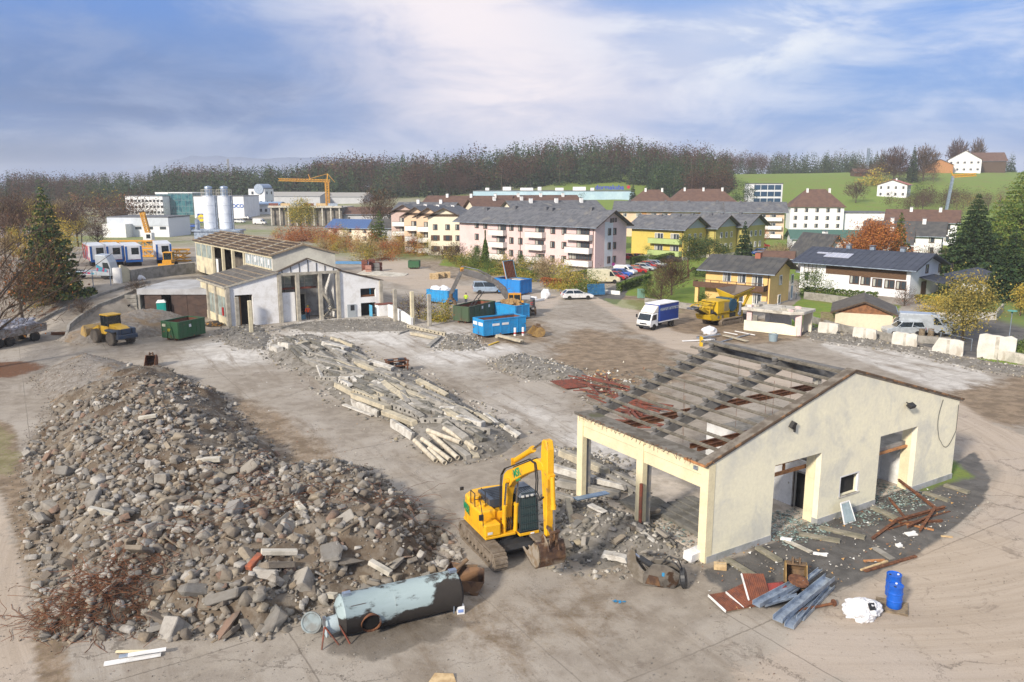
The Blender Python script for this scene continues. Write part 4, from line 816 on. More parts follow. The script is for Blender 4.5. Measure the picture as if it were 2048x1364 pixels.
def gutter(label,a,b,za,zb,w=.26,mt=None,closed=False):
 A,B = G(*a,za),G(*b,zb); d =(B-A).length; m = MB(); n = 7
 prof =[(-w/2,w*.5),(-w/2,0),(w/2,0),(w/2,w*.5),(w/2-.02,w*.5),(w/2-.02,.02),(-w/2+.02,.02),(-w/2+.02,w*.5)]
 m.prism(prof,0,d,'y'); v =(B-A).normalized()
 o = m.build('metal_gutter',mt or M.galv,None,A,(math.asin(v.z),0,atan2(-v.x,v.y))); o.rotation_mode = 'ZXY'if False else 'XYZ'
 return tag(o,label,'gutter','galvanised gutters and flashings in the scrap heap')
for lb,a,b,za,zb,w in(('longest galvanised channel running across the scrap heap',(1555,1243),(1660,1158),.15,.38,.42),('dented grey-blue channel lying on the panels',(1512,1212),(1600,1165),.40,.5,.36),('galvanised channel next to the rusty pipe',(1578,1256),(1650,1170),.04,.1,.38),
 ('lowest galvanised channel at the right edge of the scrap heap',(1600,1240),(1662,1175),.02,.03,.30),('narrow grey pipe-like flashing bent over the panels',(1528,1212),(1596,1192),.30,.40,.18),('steep galvanised strip leaning on the open bucket',(1565,1200),(1640,1140),.35,.55,.20)): gutter(lb,a,b,za,zb,w)
t = thing('flanged_pipe','rusty pipe with round flange lying right of the gutters','pipe',G(1628,1222),radians(10)); m = MB(); m.tube([(-.9,-.12,.22),(-.7,0,.10),(1.0,.25,.10)],.06,10); m.build('pipe',M.rust,t); m = MB(); m.cyl((1.0,.25,.12),(1.05,.26,.12),.15,n=16); m.build('flange',M.rust,t)
p = G(1592,1190); m = MB(); m.cyl((0,0,.0),(0.03,-.05,.55),.06,n=10); m.cyl((.03,-.05,.55),(.035,-.06,.60),.42,n=24); tag(m.build('disc_stand',M.rust,None,(p.x,p.y,.1),.2),'round rusty disc on a stem standing in the scrap heap','steel disc')
for i,(px_,py_)in enumerate(((1784,1196),(1787,1219))):
 p = G(px_,py_); t = thing('plastic_drum',('blue plastic drum standing behind the other on the pallet','blue plastic drum at the front of the pallet')[i],'drum',(p.x,p.y,.13),i)
 m = MB(); m.lathe([(.27,0),(.29,.03),(.29,.28),(.305,.30),(.305,.33),(.29,.35),(.29,.60),(.305,.62),(.305,.65),(.29,.67),(.29,.90),(.30,.93),(.30,.96),(.275,.97),(.27,.93),(0,.93)],28)
 m.build('barrel',mat('drum_blue',(.012,.11,.52),(.01,.085,.42),2,rough=.35),t,smooth=True)
 for s in(-1,1): m = MB(); m.cyl((s*.17,0,.93),(s*.17,0,.96),.045,n=12); m.build('bung',M.white if s>0 else M.black,t)
p = G(1783,1216); m = MB()
for i in range(7): m.bb(-.6,.6,-.5+i*.15,-.40+i*.15,.10,.125)
for y in(-.45,.0,.42): m.bb(-.6,.6,y-.04,y+.04,0,.10)
tag(m.build('pallet',M.wood,None,(p.x,p.y,0),radians(-25)),'wooden pallet under the two blue drums','pallet')
import bmesh
def crumple(name,label,cat,loc,dims,mt,seed,subdiv=4,amp=.35,rz=0.0,flatb=True,fr=1.6):
 bm = bmesh.new(); bmesh.ops.create_icosphere(bm,subdivisions=subdiv,radius=1.0)
 for v in bm.verts:
  nn = v.co.normalized(); o_ = Vector((seed*3.1,seed,0)); a = mnoise.fractal(nn*fr+o_,.9,2.1,5); b_ = abs(mnoise.noise(nn*fr*2.2+o_)); v.co = nn*(1+amp*a-amp*.7*b_)
  v.co = Vector((v.co.x*dims[0],v.co.y*dims[1],max(v.co.z,-.55)*dims[2]+.55*dims[2]if flatb else v.co.z*dims[2]))
 me = bpy.data.meshes.new(name); bm.to_mesh(me); bm.free(); me.materials.append(mt); me.polygons.foreach_set('use_smooth',[True]*len(me.polygons))
 return tag(link(name,me,None,loc,rz),label,cat)
M.bag = mat('white_sack',(.78,.78,.80),(.60,.61,.64),3,rough=.6,bump=.3)
bg_ = crumple('big_bag','crumpled white big bag slumped beside the blue drums','sack',G(1722,1232),(.74,.64,.46),M.bag,3,5,.26,.3)
bb_ = MB(); bb_.box((.1,-.42,.62),(.34,.05,.28),0,.2,-.6,.2); bb_.build('black_label',M.black,bg_)
def bar_thing(name,label,cat,a,b,w,h,mt,za=0.05,zb=0.05,group=None,bevel=.0,mb=None):
 A,B = G(*a,za),G(*b,zb); m = MB(); c =(A+B)/2
 (mb or(lambda m_,p,q:m_.bar(p,q,w,h)))(m,A-c,B-c); return tag(m.build(name,mt,None,c,bevel=bevel),label,cat,group)
 # timber sleepers at the foot of the gable
for i,(a,b)in enumerate((((1452,1118),(1508,1152)),((1515,1095),(1560,1122)),((1598,1068),(1680,1082)),((1640,1055),(1730,1075)),((1745,1015),(1810,1045)),((1848,985),(1898,1002)),((1890,970),(1938,985)))):
 bar_thing('timber_sleeper','weathered timber sleeper on the ground along the gable wall','sleeper',a,b,.32,.14,mat('sleeper_grey',(.26,.24,.19),(.17,.16,.12),2,rough=.95,stretch=(1,1,3)),.07,.07,'timber sleepers along the gable wall')
gS = 'rusty steel sections heaped before the gable'; rgx = random.Random(2)
for lb,a,b,za,zb,w in(('steel section propped up and pointing at the far doorway',(1797,958),(1872,1015),.9,.35,.14),('steel section leaning on the heap at the left',(1778,995),(1815,1040),.55,.1,.12),('long rusty section lying at the front left of the heap',(1745,1076),(1800,1035),.08,.2,.16),
 ('rusty section at the top of the heap',(1790,1040),(1890,1012),.3,.35,.16),('rusty section lying flat through the middle of the heap',(1800,1045),(1885,1040),.12,.12,.15),('short rusty section at the right of the heap',(1840,1060),(1870,1015),.15,.4,.14),('thin rusty bar crossing under the heap',(1770,1060),(1900,1022),.05,.05,.10),('rusty angle resting on the heap front',(1815,1052),(1862,1030),.3,.25,.12)):
 bar_thing('steel_section',lb,'steel bar',a,b,w,w,M.rust,za,zb,gS,0,lambda m_,p,q,w=w:(m_.bar(p,q,w,.025),m_.bar(p+Vector((0,0,-w/2)),q+Vector((0,0,-w/2)),.025,w)))
gP = 'loose planks on the asphalt by the hall'
for lb,a,b,w,mt in(('orange plank lying in front of the rusty steel',(1778,1040),(1868,1060),.12,M.woodorange),('dark split plank farthest from the gable',(1730,1142),(1832,1112),.16,M.rust),('pale split plank beside the dark one',(1722,1140),(1775,1122),.10,M.woodnew),('short brown plank near the dark one',(1728,1122),(1770,1120),.14,M.woodorange),('grey board near the near doorway',(1570,1080),(1622,1104),.26,M.conc_lt),('grey board between planks and glass frame',(1748,1095),(1785,1118),.32,M.conc),('little orange plank at the far right',(1882,1072),(1905,1074),.10,M.woodnew)):
 bar_thing('plank',lb,'plank',a,b,w,.06,mt,.05,.05,gP)
for lb,px_,d,rz in(('white board scrap at the near doorway',(1640,1110),(.62,.26,.05),-.4),('white scrap lying by the cable tangle',(1798,1094),(.26,.22,.12),.3),('white plastic frame pieces near the rusty steel',(1822,1070),(.55,.35,.08),.2),('white foam strip by the near doorway',(1572,1082),(.5,.22,.12),-.6)):
 p = G(*px_); m = MB(); m.box((0,0,d[2]/2),d); m.box((d[0]*.3,d[1]*.2,d[2]+.02),(d[0]*.5,d[1]*.4,.04),0,.4); tag(m.build('foam_scrap',M.white,None,(p.x,p.y,.02),rz,bevel=.01),lb,'scrap')
t = thing('glass_pane_frame','broken window sash leaning near the gable window','window sash',G(1700,1045),radians(32)); m = MB()
for a,b in(((-.45,0,0),(.45,0,0)),((.45,0,0),(.3,.35,1.0)),((.3,.35,1.0),(-.4,.35,1.0)),((-.4,.35,1.0),(-.45,0,0))): m.bar(a,b,.05)
m.build('sash',M.white,t); m = MB(); m.add([(-.42,.0,.03),(.42,.0,.03),(.28,.34,.95),(-.38,.34,.95)],[(0,1,2,3)]); m.build('pane',mat('pale_glass',(.36,.44,.46),(.25,.32,.33),1,rough=.15),t)
p = G(262,1312); gW = 'white boards lying at the bottom left'
for i,(lb,a,b,w,mt)in enumerate((('wide white board in front of the others',(208,1328),(322,1308),.24,M.white),('cream moulded strip at the back of the boards',(232,1303),(306,1302),.10,M.creampure),('grey-blue strip between the white boards',(238,1313),(320,1300),.16,M.galv),('white board lying crosswise on the others',(256,1310),(332,1298),.18,M.white))): bar_thing('board',lb,'board',a,b,w,.05,mt,.05+.05*i,.05+.05*i,gW)
p = G(885,1362); m = MB(); m.prism([(-.5,-.3),(.0,-.45),(.5,-.15),(.35,.3),(-.3,.25)],0,.04,'z'); tag(m.build('plywood_offcut',M.woodnew,None,(p.x,p.y,.05),(.15,.1,0)),'orange plywood offcut at the bottom edge of the yard','plywood')
p = G(1240,1205); tag(flakes('rag',14,lambda i:(p.x+rg.uniform(-.25,.25),p.y+rg.uniform(-.06,.06)),.02,.12,flat('rag_blue',(.02,.22,.45)),.05),'small bright blue rag on the concrete','rag')
# rusty rebar tangle at the left foot of the heap and over the heap
def rebar(name,label,n,fxy,r,lo,hi,seed,lift=.5):
 rr = np.random.default_rng(seed); m = MB()
 for i in range(n):
  x,y = fxy(rr); z = max(float(main.H(np.array([x]),np.array([y]))[0]),0)+.03; a = rr.uniform(0,6.28); p = Vector((x,y,z)); pts =[p.copy()]; st = rr.uniform(lo,hi)/6; dz_ = rr.uniform(.1,lift)
  for j in range(6):
   a+=rr.normal(0,.55); dz_-=rr.uniform(.05,.25)*lift; p = p+Vector((cos(a)*st,sin(a)*st,dz_*st)); zg = max(float(main.H(np.array([p.x]),np.array([p.y]))[0]),0)+.02; p.z = max(p.z,zg); pts.append(p.copy())
  m.tube(pts,r,3)
 return tag(m.build(name,mat('rebar_rust',(.17,.07,.033),(.10,.042,.024),2,rough=.9),None,fix=False),label,'rebar',kind='stuff')
c0 = G(190,1232)
rebar('rebar_tangle','rusty wire and rebar tangle at the foot of the heap',420,lambda r:(c0.x+r.normal(0,1.25),c0.y+r.normal(0,.75)),.011,.6,2.2,1,.9)
spots =[G(*q)for q in((330,1140),(480,1060),(560,1080),(430,1120),(520,1020),(250,1200),(800,1060),(640,1060))]
rebar('rebar_strands','bent rusty rebar strands sticking out of the heap',280,lambda r:(lambda s:(s.x+r.normal(0,1.3),s.y+r.normal(0,1.0)))(spots[r.integers(len(spots))]),.009,.8,2.6,2,1.0)
# ================================================================ BEAM PILES AND SMALL HEAPS
def c8(x,y): return 440+x*.3027,640+y*.3027
def heap_at(nm,pts,h,label,slope=.6,n=700,seed=1,smin=.08,smax=.38,nz=.4,mt=None,cat='rubble pile',lib=None):
 hp = Heap(pts,h,slope,nz,seed,.3); tag(hp.build(nm,mat('grey_bed',(.15,.138,.12),(.22,.205,.185),1.8,(.42,.6),rough=1,bump=.8,bscale=6)if mt is None else mt),label,cat,kind='stuff')
 r = np.random.default_rng(seed); P,d = hp.sample(n,r,-.9); sz = np.clip(np.exp(r.normal(-1.75,.5,len(P))),smin,smax); P[:,2] = np.maximum(P[:,2],0)+sz*.1
 tag(link('rubble',scatter('rubble',ROCKNP,P,sz,M.rubgrey,r)),'loose broken pieces on the '+label,'rubble',kind='stuff'); return hp
M.rubgrey = mat('rubble_grey',(.3,.3,.28),(.16,.15,.13),2,(.44,.62),rough=.95,bump=.5,isl=[(.24,.23,.21),(.15,.14,.125),(.36,.34,.31),(.10,.095,.085),(.48,.46,.42),(.19,.175,.15),(.29,.25,.18)])
pile = heap_at('rubble_bed',[c8(*q)for q in((320,250),(330,150),(600,110),(880,150),(1000,270),(1270,340),(1500,470),(1640,560),(1900,690),(1990,790),(1880,880),(1650,940),(1480,900),(1270,800),(1080,650),(760,520),(600,360),(450,310))],1.15,'low bed of rubble under the long beam pile',.5,1500,31,.08,.4)
def pz(x,y): return max(float(pile.H(np.array([x]),np.array([y]))[0]),0)
bc = mat('cream_beam',(.45,.40,.30),(.33,.30,.235),2,rough=.9,bump=.15,c3=(.24,.21,.17),s3=1.4,t3=(.58,.68)); bw = mat('white_beam',(.52,.505,.47),(.36,.34,.31),2,rough=.9,bump=.2,c3=(.22,.20,.17),s3=1.6,t3=(.56,.66)); bgm = M.conc
gB = 'broken beams of the long pile in the yard'
def beam_mesh(L,w,h,holes,seed,curve=0.0):
 r = random.Random(seed); m = MB(); n = 5; prev = None
 # ragged prism with a few cross sections
 vs =[]; fs =[]
 for i in range(n+1):
  t = i/n; o = curve*sin(t*pi); j =(lambda:r.uniform(-.02,.02)); e = r.uniform(-.12,.12)if i in(0,n)else 0
  vs+=[(-w/2+j()+o,t*L+e,-h/2+j()),(w/2+j()+o,t*L+e*.5,-h/2+j()),(w/2+j()+o,t*L-e,h/2+j()),(-w/2+j()+o,t*L-e*.3,h/2+j())]
 for i in range(n): fs+=[(i*4+a,i*4+(a+1)%4,i*4+4+(a+1)%4,i*4+4+a)for a in range(4)]
 fs+=[(3,2,1,0),(n*4,n*4+1,n*4+2,n*4+3)]; m.add(vs,fs,0)
 if holes:
  k_ = max(2,int(L/.62))
  for i in range(k_):
   y =(i+.5)*L/k_; m.box((0,y,0),(w+.075,.17,min(.17,h*.5)),1)
 return m
def beam(lb,a,b,za,zb,w,h,mt,holes=False,seed=0,grp=gB,curve=0,roll=0.0,nm='concrete_beam',conv=c8):
 if 'pile'in grp: w*=1.22; h*=1.15
 pa,pb = conv(*a),conv(*b); A,B = G(*pa,za),G(*pb,zb); A.z = max(za,pz(A.x,A.y)+h*.3)if 'pile'in grp else za; B.z = max(zb,pz(B.x,B.y)+h*.3)if 'pile'in grp else zb
 v = B-A; L = v.length; v.normalize(); m = beam_mesh(L,w,h,holes,seed,curve)
 o = m.build(nm,[mt,M.hole],None,A,(math.asin(v.z),roll,atan2(-v.x,v.y)),bevel=.025); return tag(o,lb,'concrete beam',grp)
M.hole = flat('beam_hole',(.02,.018,.016),1)
BL =[('big pale block beam at the far upper end of the pile',(690,190),(840,215),.7,.75,.7,.55,bw,0),('cream beam with orange broken side at the far end',(740,140),(885,175),.55,.5,.35,.35,bc,0),('pale broken block second from the far left end',(345,180),(400,215),.4,.35,.55,.5,bw,0),('pale broken block at the far left end of the pile',(400,190),(465,215),.3,.3,.5,.5,bw,0),('short tan beam leaning up at the far end',(530,215),(580,175),.3,.7,.45,.35,bc,0),('white chunk beam on top near the far end',(760,225),(830,250),.75,.7,.45,.4,bw,0),
 ('grey holed beam nearest the far left edge',(600,255),(760,295),.55,.6,.38,.42,bgm,1),('long grey holed beam in the left stack',(610,290),(950,390),.4,.45,.38,.42,bgm,1),('grey holed beam under the left stack',(660,345),(845,405),.25,.3,.38,.40,bgm,1),('dark holed beam at the bottom left of the stack',(640,385),(785,430),.12,.12,.34,.34,bgm,1),('dark grey beam behind the left stack',(850,240),(995,325),.8,.5,.3,.34,bgm,0),('grey sloping beam left of the machine wreck',(880,225),(980,300),.55,.3,.25,.3,bgm,0),
 ('long cream beam in front of the machine wreck',(900,320),(1085,385),.5,.5,.42,.34,bc,0),('pale beam beside the machine wreck',(985,308),(1140,350),.5,.45,.4,.4,bw,0),('cream beam standing out at the left edge',(770,428),(880,500),.5,.35,.42,.34,bc,0),('cream beam with dark stains lying on a white one',(885,500),(1110,580),.75,.7,.55,.30,bc,0),('white beam lying beneath the stained cream beam',(875,545),(1045,625),.25,.2,.2,.55,bw,0),('grey flat beam in the heart of the pile',(1010,440),(1230,535),.75,.7,.75,.22,bgm,0),('grey flat beam next to the white beams',(960,490),(1130,555),.5,.5,.6,.22,bgm,0),
 ('longest cream beam crossing the middle',(1110,425),(1300,545),.8,.7,.35,.3,bc,0),('cream and white beam at the right edge of the middle',(1310,440),(1500,532),.45,.4,.35,.45,bc,0),('grey holed beam in the middle of the pile',(1140,575),(1310,655),.5,.5,.36,.40,bgm,1),('upper holed beam crossing toward the pipes',(1180,545),(1340,655),.8,.75,.34,.36,bgm,1),('holed beam behind the long cream ones',(1370,530),(1540,605),.5,.5,.34,.38,bgm,1),('grey smooth beam along the right middle',(1280,590),(1480,665),.6,.6,.4,.26,bgm,0),('grey holed beam just above the pipes',(1330,685),(1530,700),.6,.65,.3,.34,bgm,1),('grey beam under the cream beam at right',(1320,560),(1470,625),.35,.35,.34,.4,bgm,0),
 ('cream beam reaching the lower left edge',(1080,605),(1290,690),.45,.55,.4,.30,bc,0),('white beam leaning at the left edge above the pipes',(1135,680),(1275,770),.35,.25,.24,.5,bw,0),('thin cream beam at the right middle edge',(1440,550),(1670,640),.65,.6,.22,.22,bc,0),('curved cream beam on the right edge',(1770,625),(1960,755),.7,.25,.26,.24,bc,0),('white and grey broken beam above the dark end',(1570,680),(1740,715),.75,.75,.45,.4,bw,0),('cream beam leaning at the right end',(1690,640),(1790,705),.6,.6,.26,.24,bc,0),('white beam stub between the cream beams at right',(1750,655),(1830,710),.5,.4,.3,.34,bw,0),('grey beam with dark side at the near right end',(1600,765),(1790,775),.45,.45,.3,.4,bgm,1),('pale beam on top behind the pipes',(1450,655),(1640,690),.9,.85,.3,.26,bw,0),('square grey beam among the pipes',(1490,810),(1640,910),.35,.2,.32,.32,bgm,0),('short pale beam near the right tip',(1880,740),(1975,770),.25,.2,.35,.35,bw,0),('grey slab beam lying in the left middle',(960,400),(1200,415),.3,.3,.3,.3,bgm,0),('grey beam stub beside the longest cream beam',(1230,480),(1330,510),.45,.45,.3,.34,bgm,0),
 ('pale grey beam lying low along the left edge',(820,560),(1010,632),.08,.08,.3,.1,bw,0),('grey beam at the near tip of the pile',(1640,850),(1700,910),.15,.1,.4,.12,bc,0)]
for i,q in enumerate(BL): beam(q[0]+' of the long beam pile',*q[1:8],bool(q[8]),100+i,roll=random.uniform(-.25,.25),curve=.25 if 'curved'in q[0]else 0)
for i in range(95):
 q = rr.random(); a0 =(420+1180*q+rr.gauss(0,30),190+560*q+rr.gauss(0,38)); d_ = rr.uniform(45,105); e = rr.gauss(.52,.35); z = rr.uniform(.1,.55)
 beam('short broken grey beam jammed between the larger ones of the pile',a0,(a0[0]+d_*cos(e),a0[1]+d_*.75*sin(e)),z,z+rr.uniform(-.1,.15),rr.uniform(.18,.36),rr.uniform(.16,.36),(bgm,bgm,dk,dk,bw)[rr.randrange(5)],rr.random()<.2,700+i,'short broken beams of the long pile',roll=rr.uniform(-.5,.5),nm='broken_beam')
for i in range(70):
 q = rr.random(); a0 =(560+1050*q+rr.gauss(0,25),215+480*q+rr.gauss(0,50)); d_ = rr.uniform(110,210); e = rr.gauss(.50,.16); z = rr.uniform(.25,.8)
 beam('long weathered beam lying lengthwise in the pile',a0,(a0[0]+d_*cos(e),a0[1]+d_*.8*sin(e)),z,z+rr.uniform(-.15,.15),rr.uniform(.22,.40),rr.uniform(.18,.36),(bgm,dk,bgm,bc,dk)[i%5],i%4==0,800+i,'long weathered beams of the long pile',roll=rr.uniform(-.4,.4),nm='weathered_beam')
gPi = 'concrete pipes at the near end of the beam pile'
M.pipe = mat('beige_pipe',(.52,.47,.38),(.38,.34,.27),2.4,rough=.8,c3=(.26,.12,.06),s3=1.5,t3=(.60,.68))
for i,(lb,a,b,za,zb)in enumerate((('leftmost beige pipe of the bundle',(1285,795),(1425,930),.45,.14),('beige pipe with a red mark in the bundle',(1335,785),(1520,925),.65,.16),('lower beige pipe between its neighbours',(1380,850),(1485,945),.3,.14),('rust streaked beige pipe in the bundle',(1375,735),(1570,910),.8,.25),('upper beige pipe lying across the bundle',(1370,728),(1590,810),.95,.75),('rightmost long beige pipe of the bundle',(1480,715),(1690,850),.95,.55))):
 A,B = G(*c8(*a),za),G(*c8(*b),zb); L =(B-A).length; v =(B-A).normalized(); m = MB(); m.lathe([(.15,0),(.165,.1),(.15,.2),(.15,L-.1),(.165,L),(.12,L),(.11,L-.15),(0,L-.15)],18); q = v.to_track_quat('Z','Y').to_euler()
 tag(m.build('beige_pipe',M.pipe,None,A,tuple(q),smooth=True),lb,'pipe',gPi)
 # machine wreck by the beam pile
p = G(*c8(1165,345)); t = thing('scrap_machine','burnt black machine frame at the right side of the beam pile','scrap machine',p,.4); m = MB()
for x in(-.9,.9):
 for y in(-.5,.5): m.bar((x,y,0),(x+.1,y,1.2),.12)
for z in(.15,.7,1.15):
 for y in(-.5,.5): m.bar((-1,y,z),(1.1,y,z),.1)
 for x in(-.9,.95): m.bar((x,-.5,z),(x,.5,z),.1)
m.build('frame',M.rust,t); m = MB(); m.cyl((-.5,0,.3),(-.5,0,1.25),.28,n=14); m.cyl((.3,-.3,.5),(.3,.3,.5),.35,n=14); m.box((.5,0,1.1),(.5,.6,.35)); m.build('engine_block',M.blk2,t,bevel=.02)
# second site: right pile with holed beams
gR = 'beams near the blue container'
beam('holed beam lying diagonally by the small rubble pile',(1240,40),(1490,95),.35,.2,.3,.4,bc,True,301,gR); beam('cream beam lying left of the grey channel',(1265,88),(1440,122),.2,.2,.45,.32,bc,False,302,gR); beam('grey channel beam pointing at the camera by the rubble',(1455,105),(1375,178),.25,.12,.5,.16,bgm,False,303,gR); beam('grey thin beam behind the holed beam',(1180,90),(1290,55),.1,.1,.2,.2,bgm,False,304,gR)
beam('upper cream beam of the stack before the blue container',(1832,100),(1995,140),.55,.55,.55,.22,bc,False,305,gR); beam('middle cream beam of the stack before the blue container',(1832,105),(1995,145),.33,.33,.55,.2,bc,False,306,gR); beam('lowest cream beam of the stack before the blue container',(1830,110),(2000,150),.11,.11,.6,.2,bc,False,307,gR)
heap_at('rubble_bed',[c8(*q)for q in((1440,190),(1480,100),(1620,105),(1720,150),(1730,185),(1600,200))],.55,'small rubble pile left of the blue container',.6,420,33)
heap_at('rubble_bed',[(985,728),(1000,715),(1045,708),(1090,722),(1165,742),(1180,755),(1120,762),(1060,762),(1035,745),(1000,740)],.6,'grey rubble strip in the middle of the yard',.6,520,34)
heap_at('rubble_bed',[(440,672),(455,655),(520,652),(545,672),(530,697),(490,700),(455,690)],.35,'rubble round the standing posts of the old hall',.5,420,35)
heap_at('rubble_bed',[(540,655),(650,640),(780,637),(840,655),(880,665),(780,662),(640,665)],.16,'thin rubble spread before the old hall',.4,600,36,.05,.2)
heap_at('rubble_bed',[(1100,905),(1150,900),(1230,925),(1275,965),(1265,985),(1170,985),(1110,960)],.7,'rubble behind the middle column of the cream hall',.6,480,37)
heap_at('rubble_bed',[(1108,1030),(1120,1000),(1190,1005),(1270,1035),(1345,1075),(1365,1105),(1265,1120),(1205,1146),(1130,1120),(1105,1075)],.75,'rubble heap between excavator and hall',.55,900,38,.10,.5)
rr38 = np.random.default_rng(38)
for i in range(16):
 p = G(rr38.uniform(1125,1330),rr38.uniform(1040,1128)); s = rr38.uniform(.55,1.0); o = link('concrete_chunk',ROCKS[rr38.integers(15)],None,(p.x,p.y,.55),(rr38.uniform(-.4,.4),rr38.uniform(-.4,.4),rr38.uniform(0,6))); o.scale =(s*1.4,s*.9,s*.55)
 tag(o,'angular concrete chunk in the rubble between excavator and hall','concrete chunk','chunks between excavator and hall')
gH = 'broken beams beside the cream hall'
idc = lambda x,y:(x,y)
for i,(lb,a,b,za,zb,w,h,mt)in enumerate((('cream beam behind the near column of the hall',(1120,905),(1215,945),.9,.7,.4,.4,bc),('pale beam under the cream beam by the hall',(1105,935),(1190,960),.7,.6,.4,.4,bw),('long grey beam sloping into the hall',(1135,905),(1275,968),.95,.3,.3,.3,bgm),('grey beam lowest in the stack by the hall',(1115,965),(1240,990),.35,.3,.4,.4,bgm),('grey holed beam ending in the hall',(1180,935),(1300,1000),.6,.15,.34,.36,bgm),('grey beam leaning on the stack by the hall',(1150,950),(1250,975),.6,.5,.3,.3,bw),('broken grey beam farthest left by the hall',(1100,985),(1150,1000),.3,.2,.3,.3,bgm),
 ('cream square beam standing up from the rubble',(1145,1050),(1135,1000),.2,.8,.28,.28,bc),('white plaster piece over the rubble heap',(1180,1010),(1210,1025),.8,.75,.4,.1,bw),('white plate fallen by the middle column',(1275,1055),(1310,1085),.6,.3,.3,.08,bw),('white topped slab in front of the rubble heap',(1205,1108),(1255,1118),.35,.3,.5,.24,bw))): beam(lb,a,b,za,zb,w,h,mt,'holed'in lb,400+i,gH,conv=idc)
bar_thing('blue_gutter','pale blue sheet gutter lying over the rubble behind the middle column','gutter',(1150,998),(1215,985),.45,.05,mat('bluegrey_sheet',(.34,.45,.56),(.25,.33,.42),2,rough=.4,metal=.3),.95,.9)
# red-brown steel frames
gF = 'red oxide steel frames lying in the yard'; rf_ = random.Random(9)
p = G(1145,770); m = MB(); m.box((0,0,.08),(3.0,2.6,.05));
for i in range(14): m.bar((-1.5+i*.23,-1.3,.12),(-1.5+i*.23,1.3,.12),.05,.03)
tag(m.build('rusty_sheet',M.redrust,None,(p.x,p.y,.05),(.03,.05,.5)),'red-brown sheet panel lying left of the steel frames','panel')
for i in range(46):
 x = 1185+rf_.random()*130; y = 752+(x-1185)*.28+rf_.uniform(0,48)+(22 if x>1235 else 0); a = rf_.gauss(-.35,.5); L = rf_.uniform(22,62); z = rf_.uniform(.05,.55)
 o = bar_thing('steel_profile','red oxide steel profile in the tangle behind the cream hall','steel bar',(x-L*cos(a),y+L*.28*sin(a)-6),(x+L*cos(a),y-L*.3*sin(a)+6),rf_.uniform(.07,.16),rf_.uniform(.06,.12),M.redrust,z,z+rf_.uniform(-.2,.25)if z>.3 else .1,gF)
p = G(1215,775); tag(flakes('litter',420,lambda i:(lambda g:(g.x,g.y))(G(1225+rg.normal(0,40),775+rg.normal(0,17))),.03,.20,litter,.25),'bright scraps between the red steel profiles','litter',kind='stuff')
tag(flakes('litter',900,lambda i:(lambda g:(g.x,g.y))(G(rg.uniform(500,1100),rg.uniform(655,930))),.02,.07,litter,.06),'small scraps dotted over the concrete yard','litter',kind='stuff')
# scrap heap behind the hall: white boards, barrels etc.
gQ = 'boards and gutters on the dirt behind the cream hall'
for lb,a,b,w,mt,z in(('long white board at the left of the scrap',(1365,682),(1428,679),.3,M.white,.1),('grey gutter across the scrap',(1395,676),(1440,668),.3,M.galv,.25),('pale timber board at the right of the scrap',(1448,670),(1494,682),.5,bc,.2),('thin white rod behind the scrap',(1448,664),(1475,669),.1,M.white,.1),('grey rod reaching toward the hut',(1440,684),(1500,668),.14,M.galv,.1),('thin pale rod beside the hut',(1470,662),(1510,670),.1,M.white,.1),('dark grey sheet in the scrap',(1396,673),(1430,678),.7,M.steel,.15),('white panel lowest in the scrap',(1400,686),(1430,684),.5,M.white,.08)): bar_thing('board',lb,'board',a,b,w,.08,mt,z,z,gQ)
p = G(1402,692); m = MB(); m.bb(-.12,.12,-.3,.3,0,1.0); m.bb(-.12,1.2,.2,.3,.3,.45,1); m.bb(.9,1.2,-.2,.2,.2,.7,2); tag(m.build('yellow_barrier',[flat('barrier_yellow',(.65,.42,.02)),M.redrust,M.white],None,p),'yellow upright plate beside the white boards','barrier')
crumple('white_sack','white sack lying on the boards behind the hall','sack',G(1418,668),(.9,.6,.6),M.bag,7,3)
p = G(1546,682); t = thing('metal_tub','grey-blue metal tub on the dirt right of the boards','tub',p,.3); m = MB(); m.lathe([(.42,0),(.5,.75),(.53,.78),(.47,.78),(.40,.1),(0,.1)],20); m.build('tub',mat('tub_bg',(.24,.31,.35),None,2,rough=.5),t); m = MB(); m.tube([(-.5,0,.75),(0,0,1.0),(.5,0,.75)],.02); m.build('bail',M.steel,t)
# ================================================================ OLD HALL (left, behind)
OA = G(460,654); OY = radians(28.5); SH = math.tan(radians(8.2))
oh = thing('old_factory_hall','old white factory hall with stripped roof and open demolished front','factory hall',OA,OY)
def sh(m): m.v =[(x-y*SH,y,z)for x,y,z in m.v]; return m
def ob(name,m,mats,parent=oh,**kw): return sh(m).build(name,mats,parent,**kw)
M.owhite = mat('old_white_wall',(.76,.76,.76),(.64,.63,.61),.8,(.45,.66),rough=.95,c3=(.48,.45,.41),s3=.35,t3=(.62,.78))
M.ocream = mat('old_cream_wall',(.60,.54,.38),(.48,.43,.31),.8,rough=.95,c3=(.36,.33,.27),s3=.4,t3=(.55,.72))
M.postc = mat('old_post',(.40,.37,.31),(.28,.26,.22),1.5,rough=.95,bump=.2)
M.glassblock = mat('cloudy_glazing',(.32,.38,.36),(.20,.24,.23),1.2,rough=.3)
M.roofdark = mat('stripped_roof',(.095,.07,.055),(.05,.042,.038),2,rough=1.0)
M.batten = mat('roof_batten',(.30,.23,.15),(.20,.155,.11),2,rough=.9)
m = MB(); m.prism([(0,0),(.8,0),(.8,3.8),(2.85,3.8),(2.85,0),(5.9,0),(5.9,6.2),(0,4.75)],0,.3,'y'); ob('front_wall',m,M.owhite)
m = MB(); m.bb(.9,2.8,1.2,1.3,0,3.8); m.bb(.85,1.5,.3,.4,0,3.6,1); ob('doorway',m,[flat('dim_interior',(.035,.03,.028),1),mat('brown_door_leaf',(.22,.12,.05),None,2)])
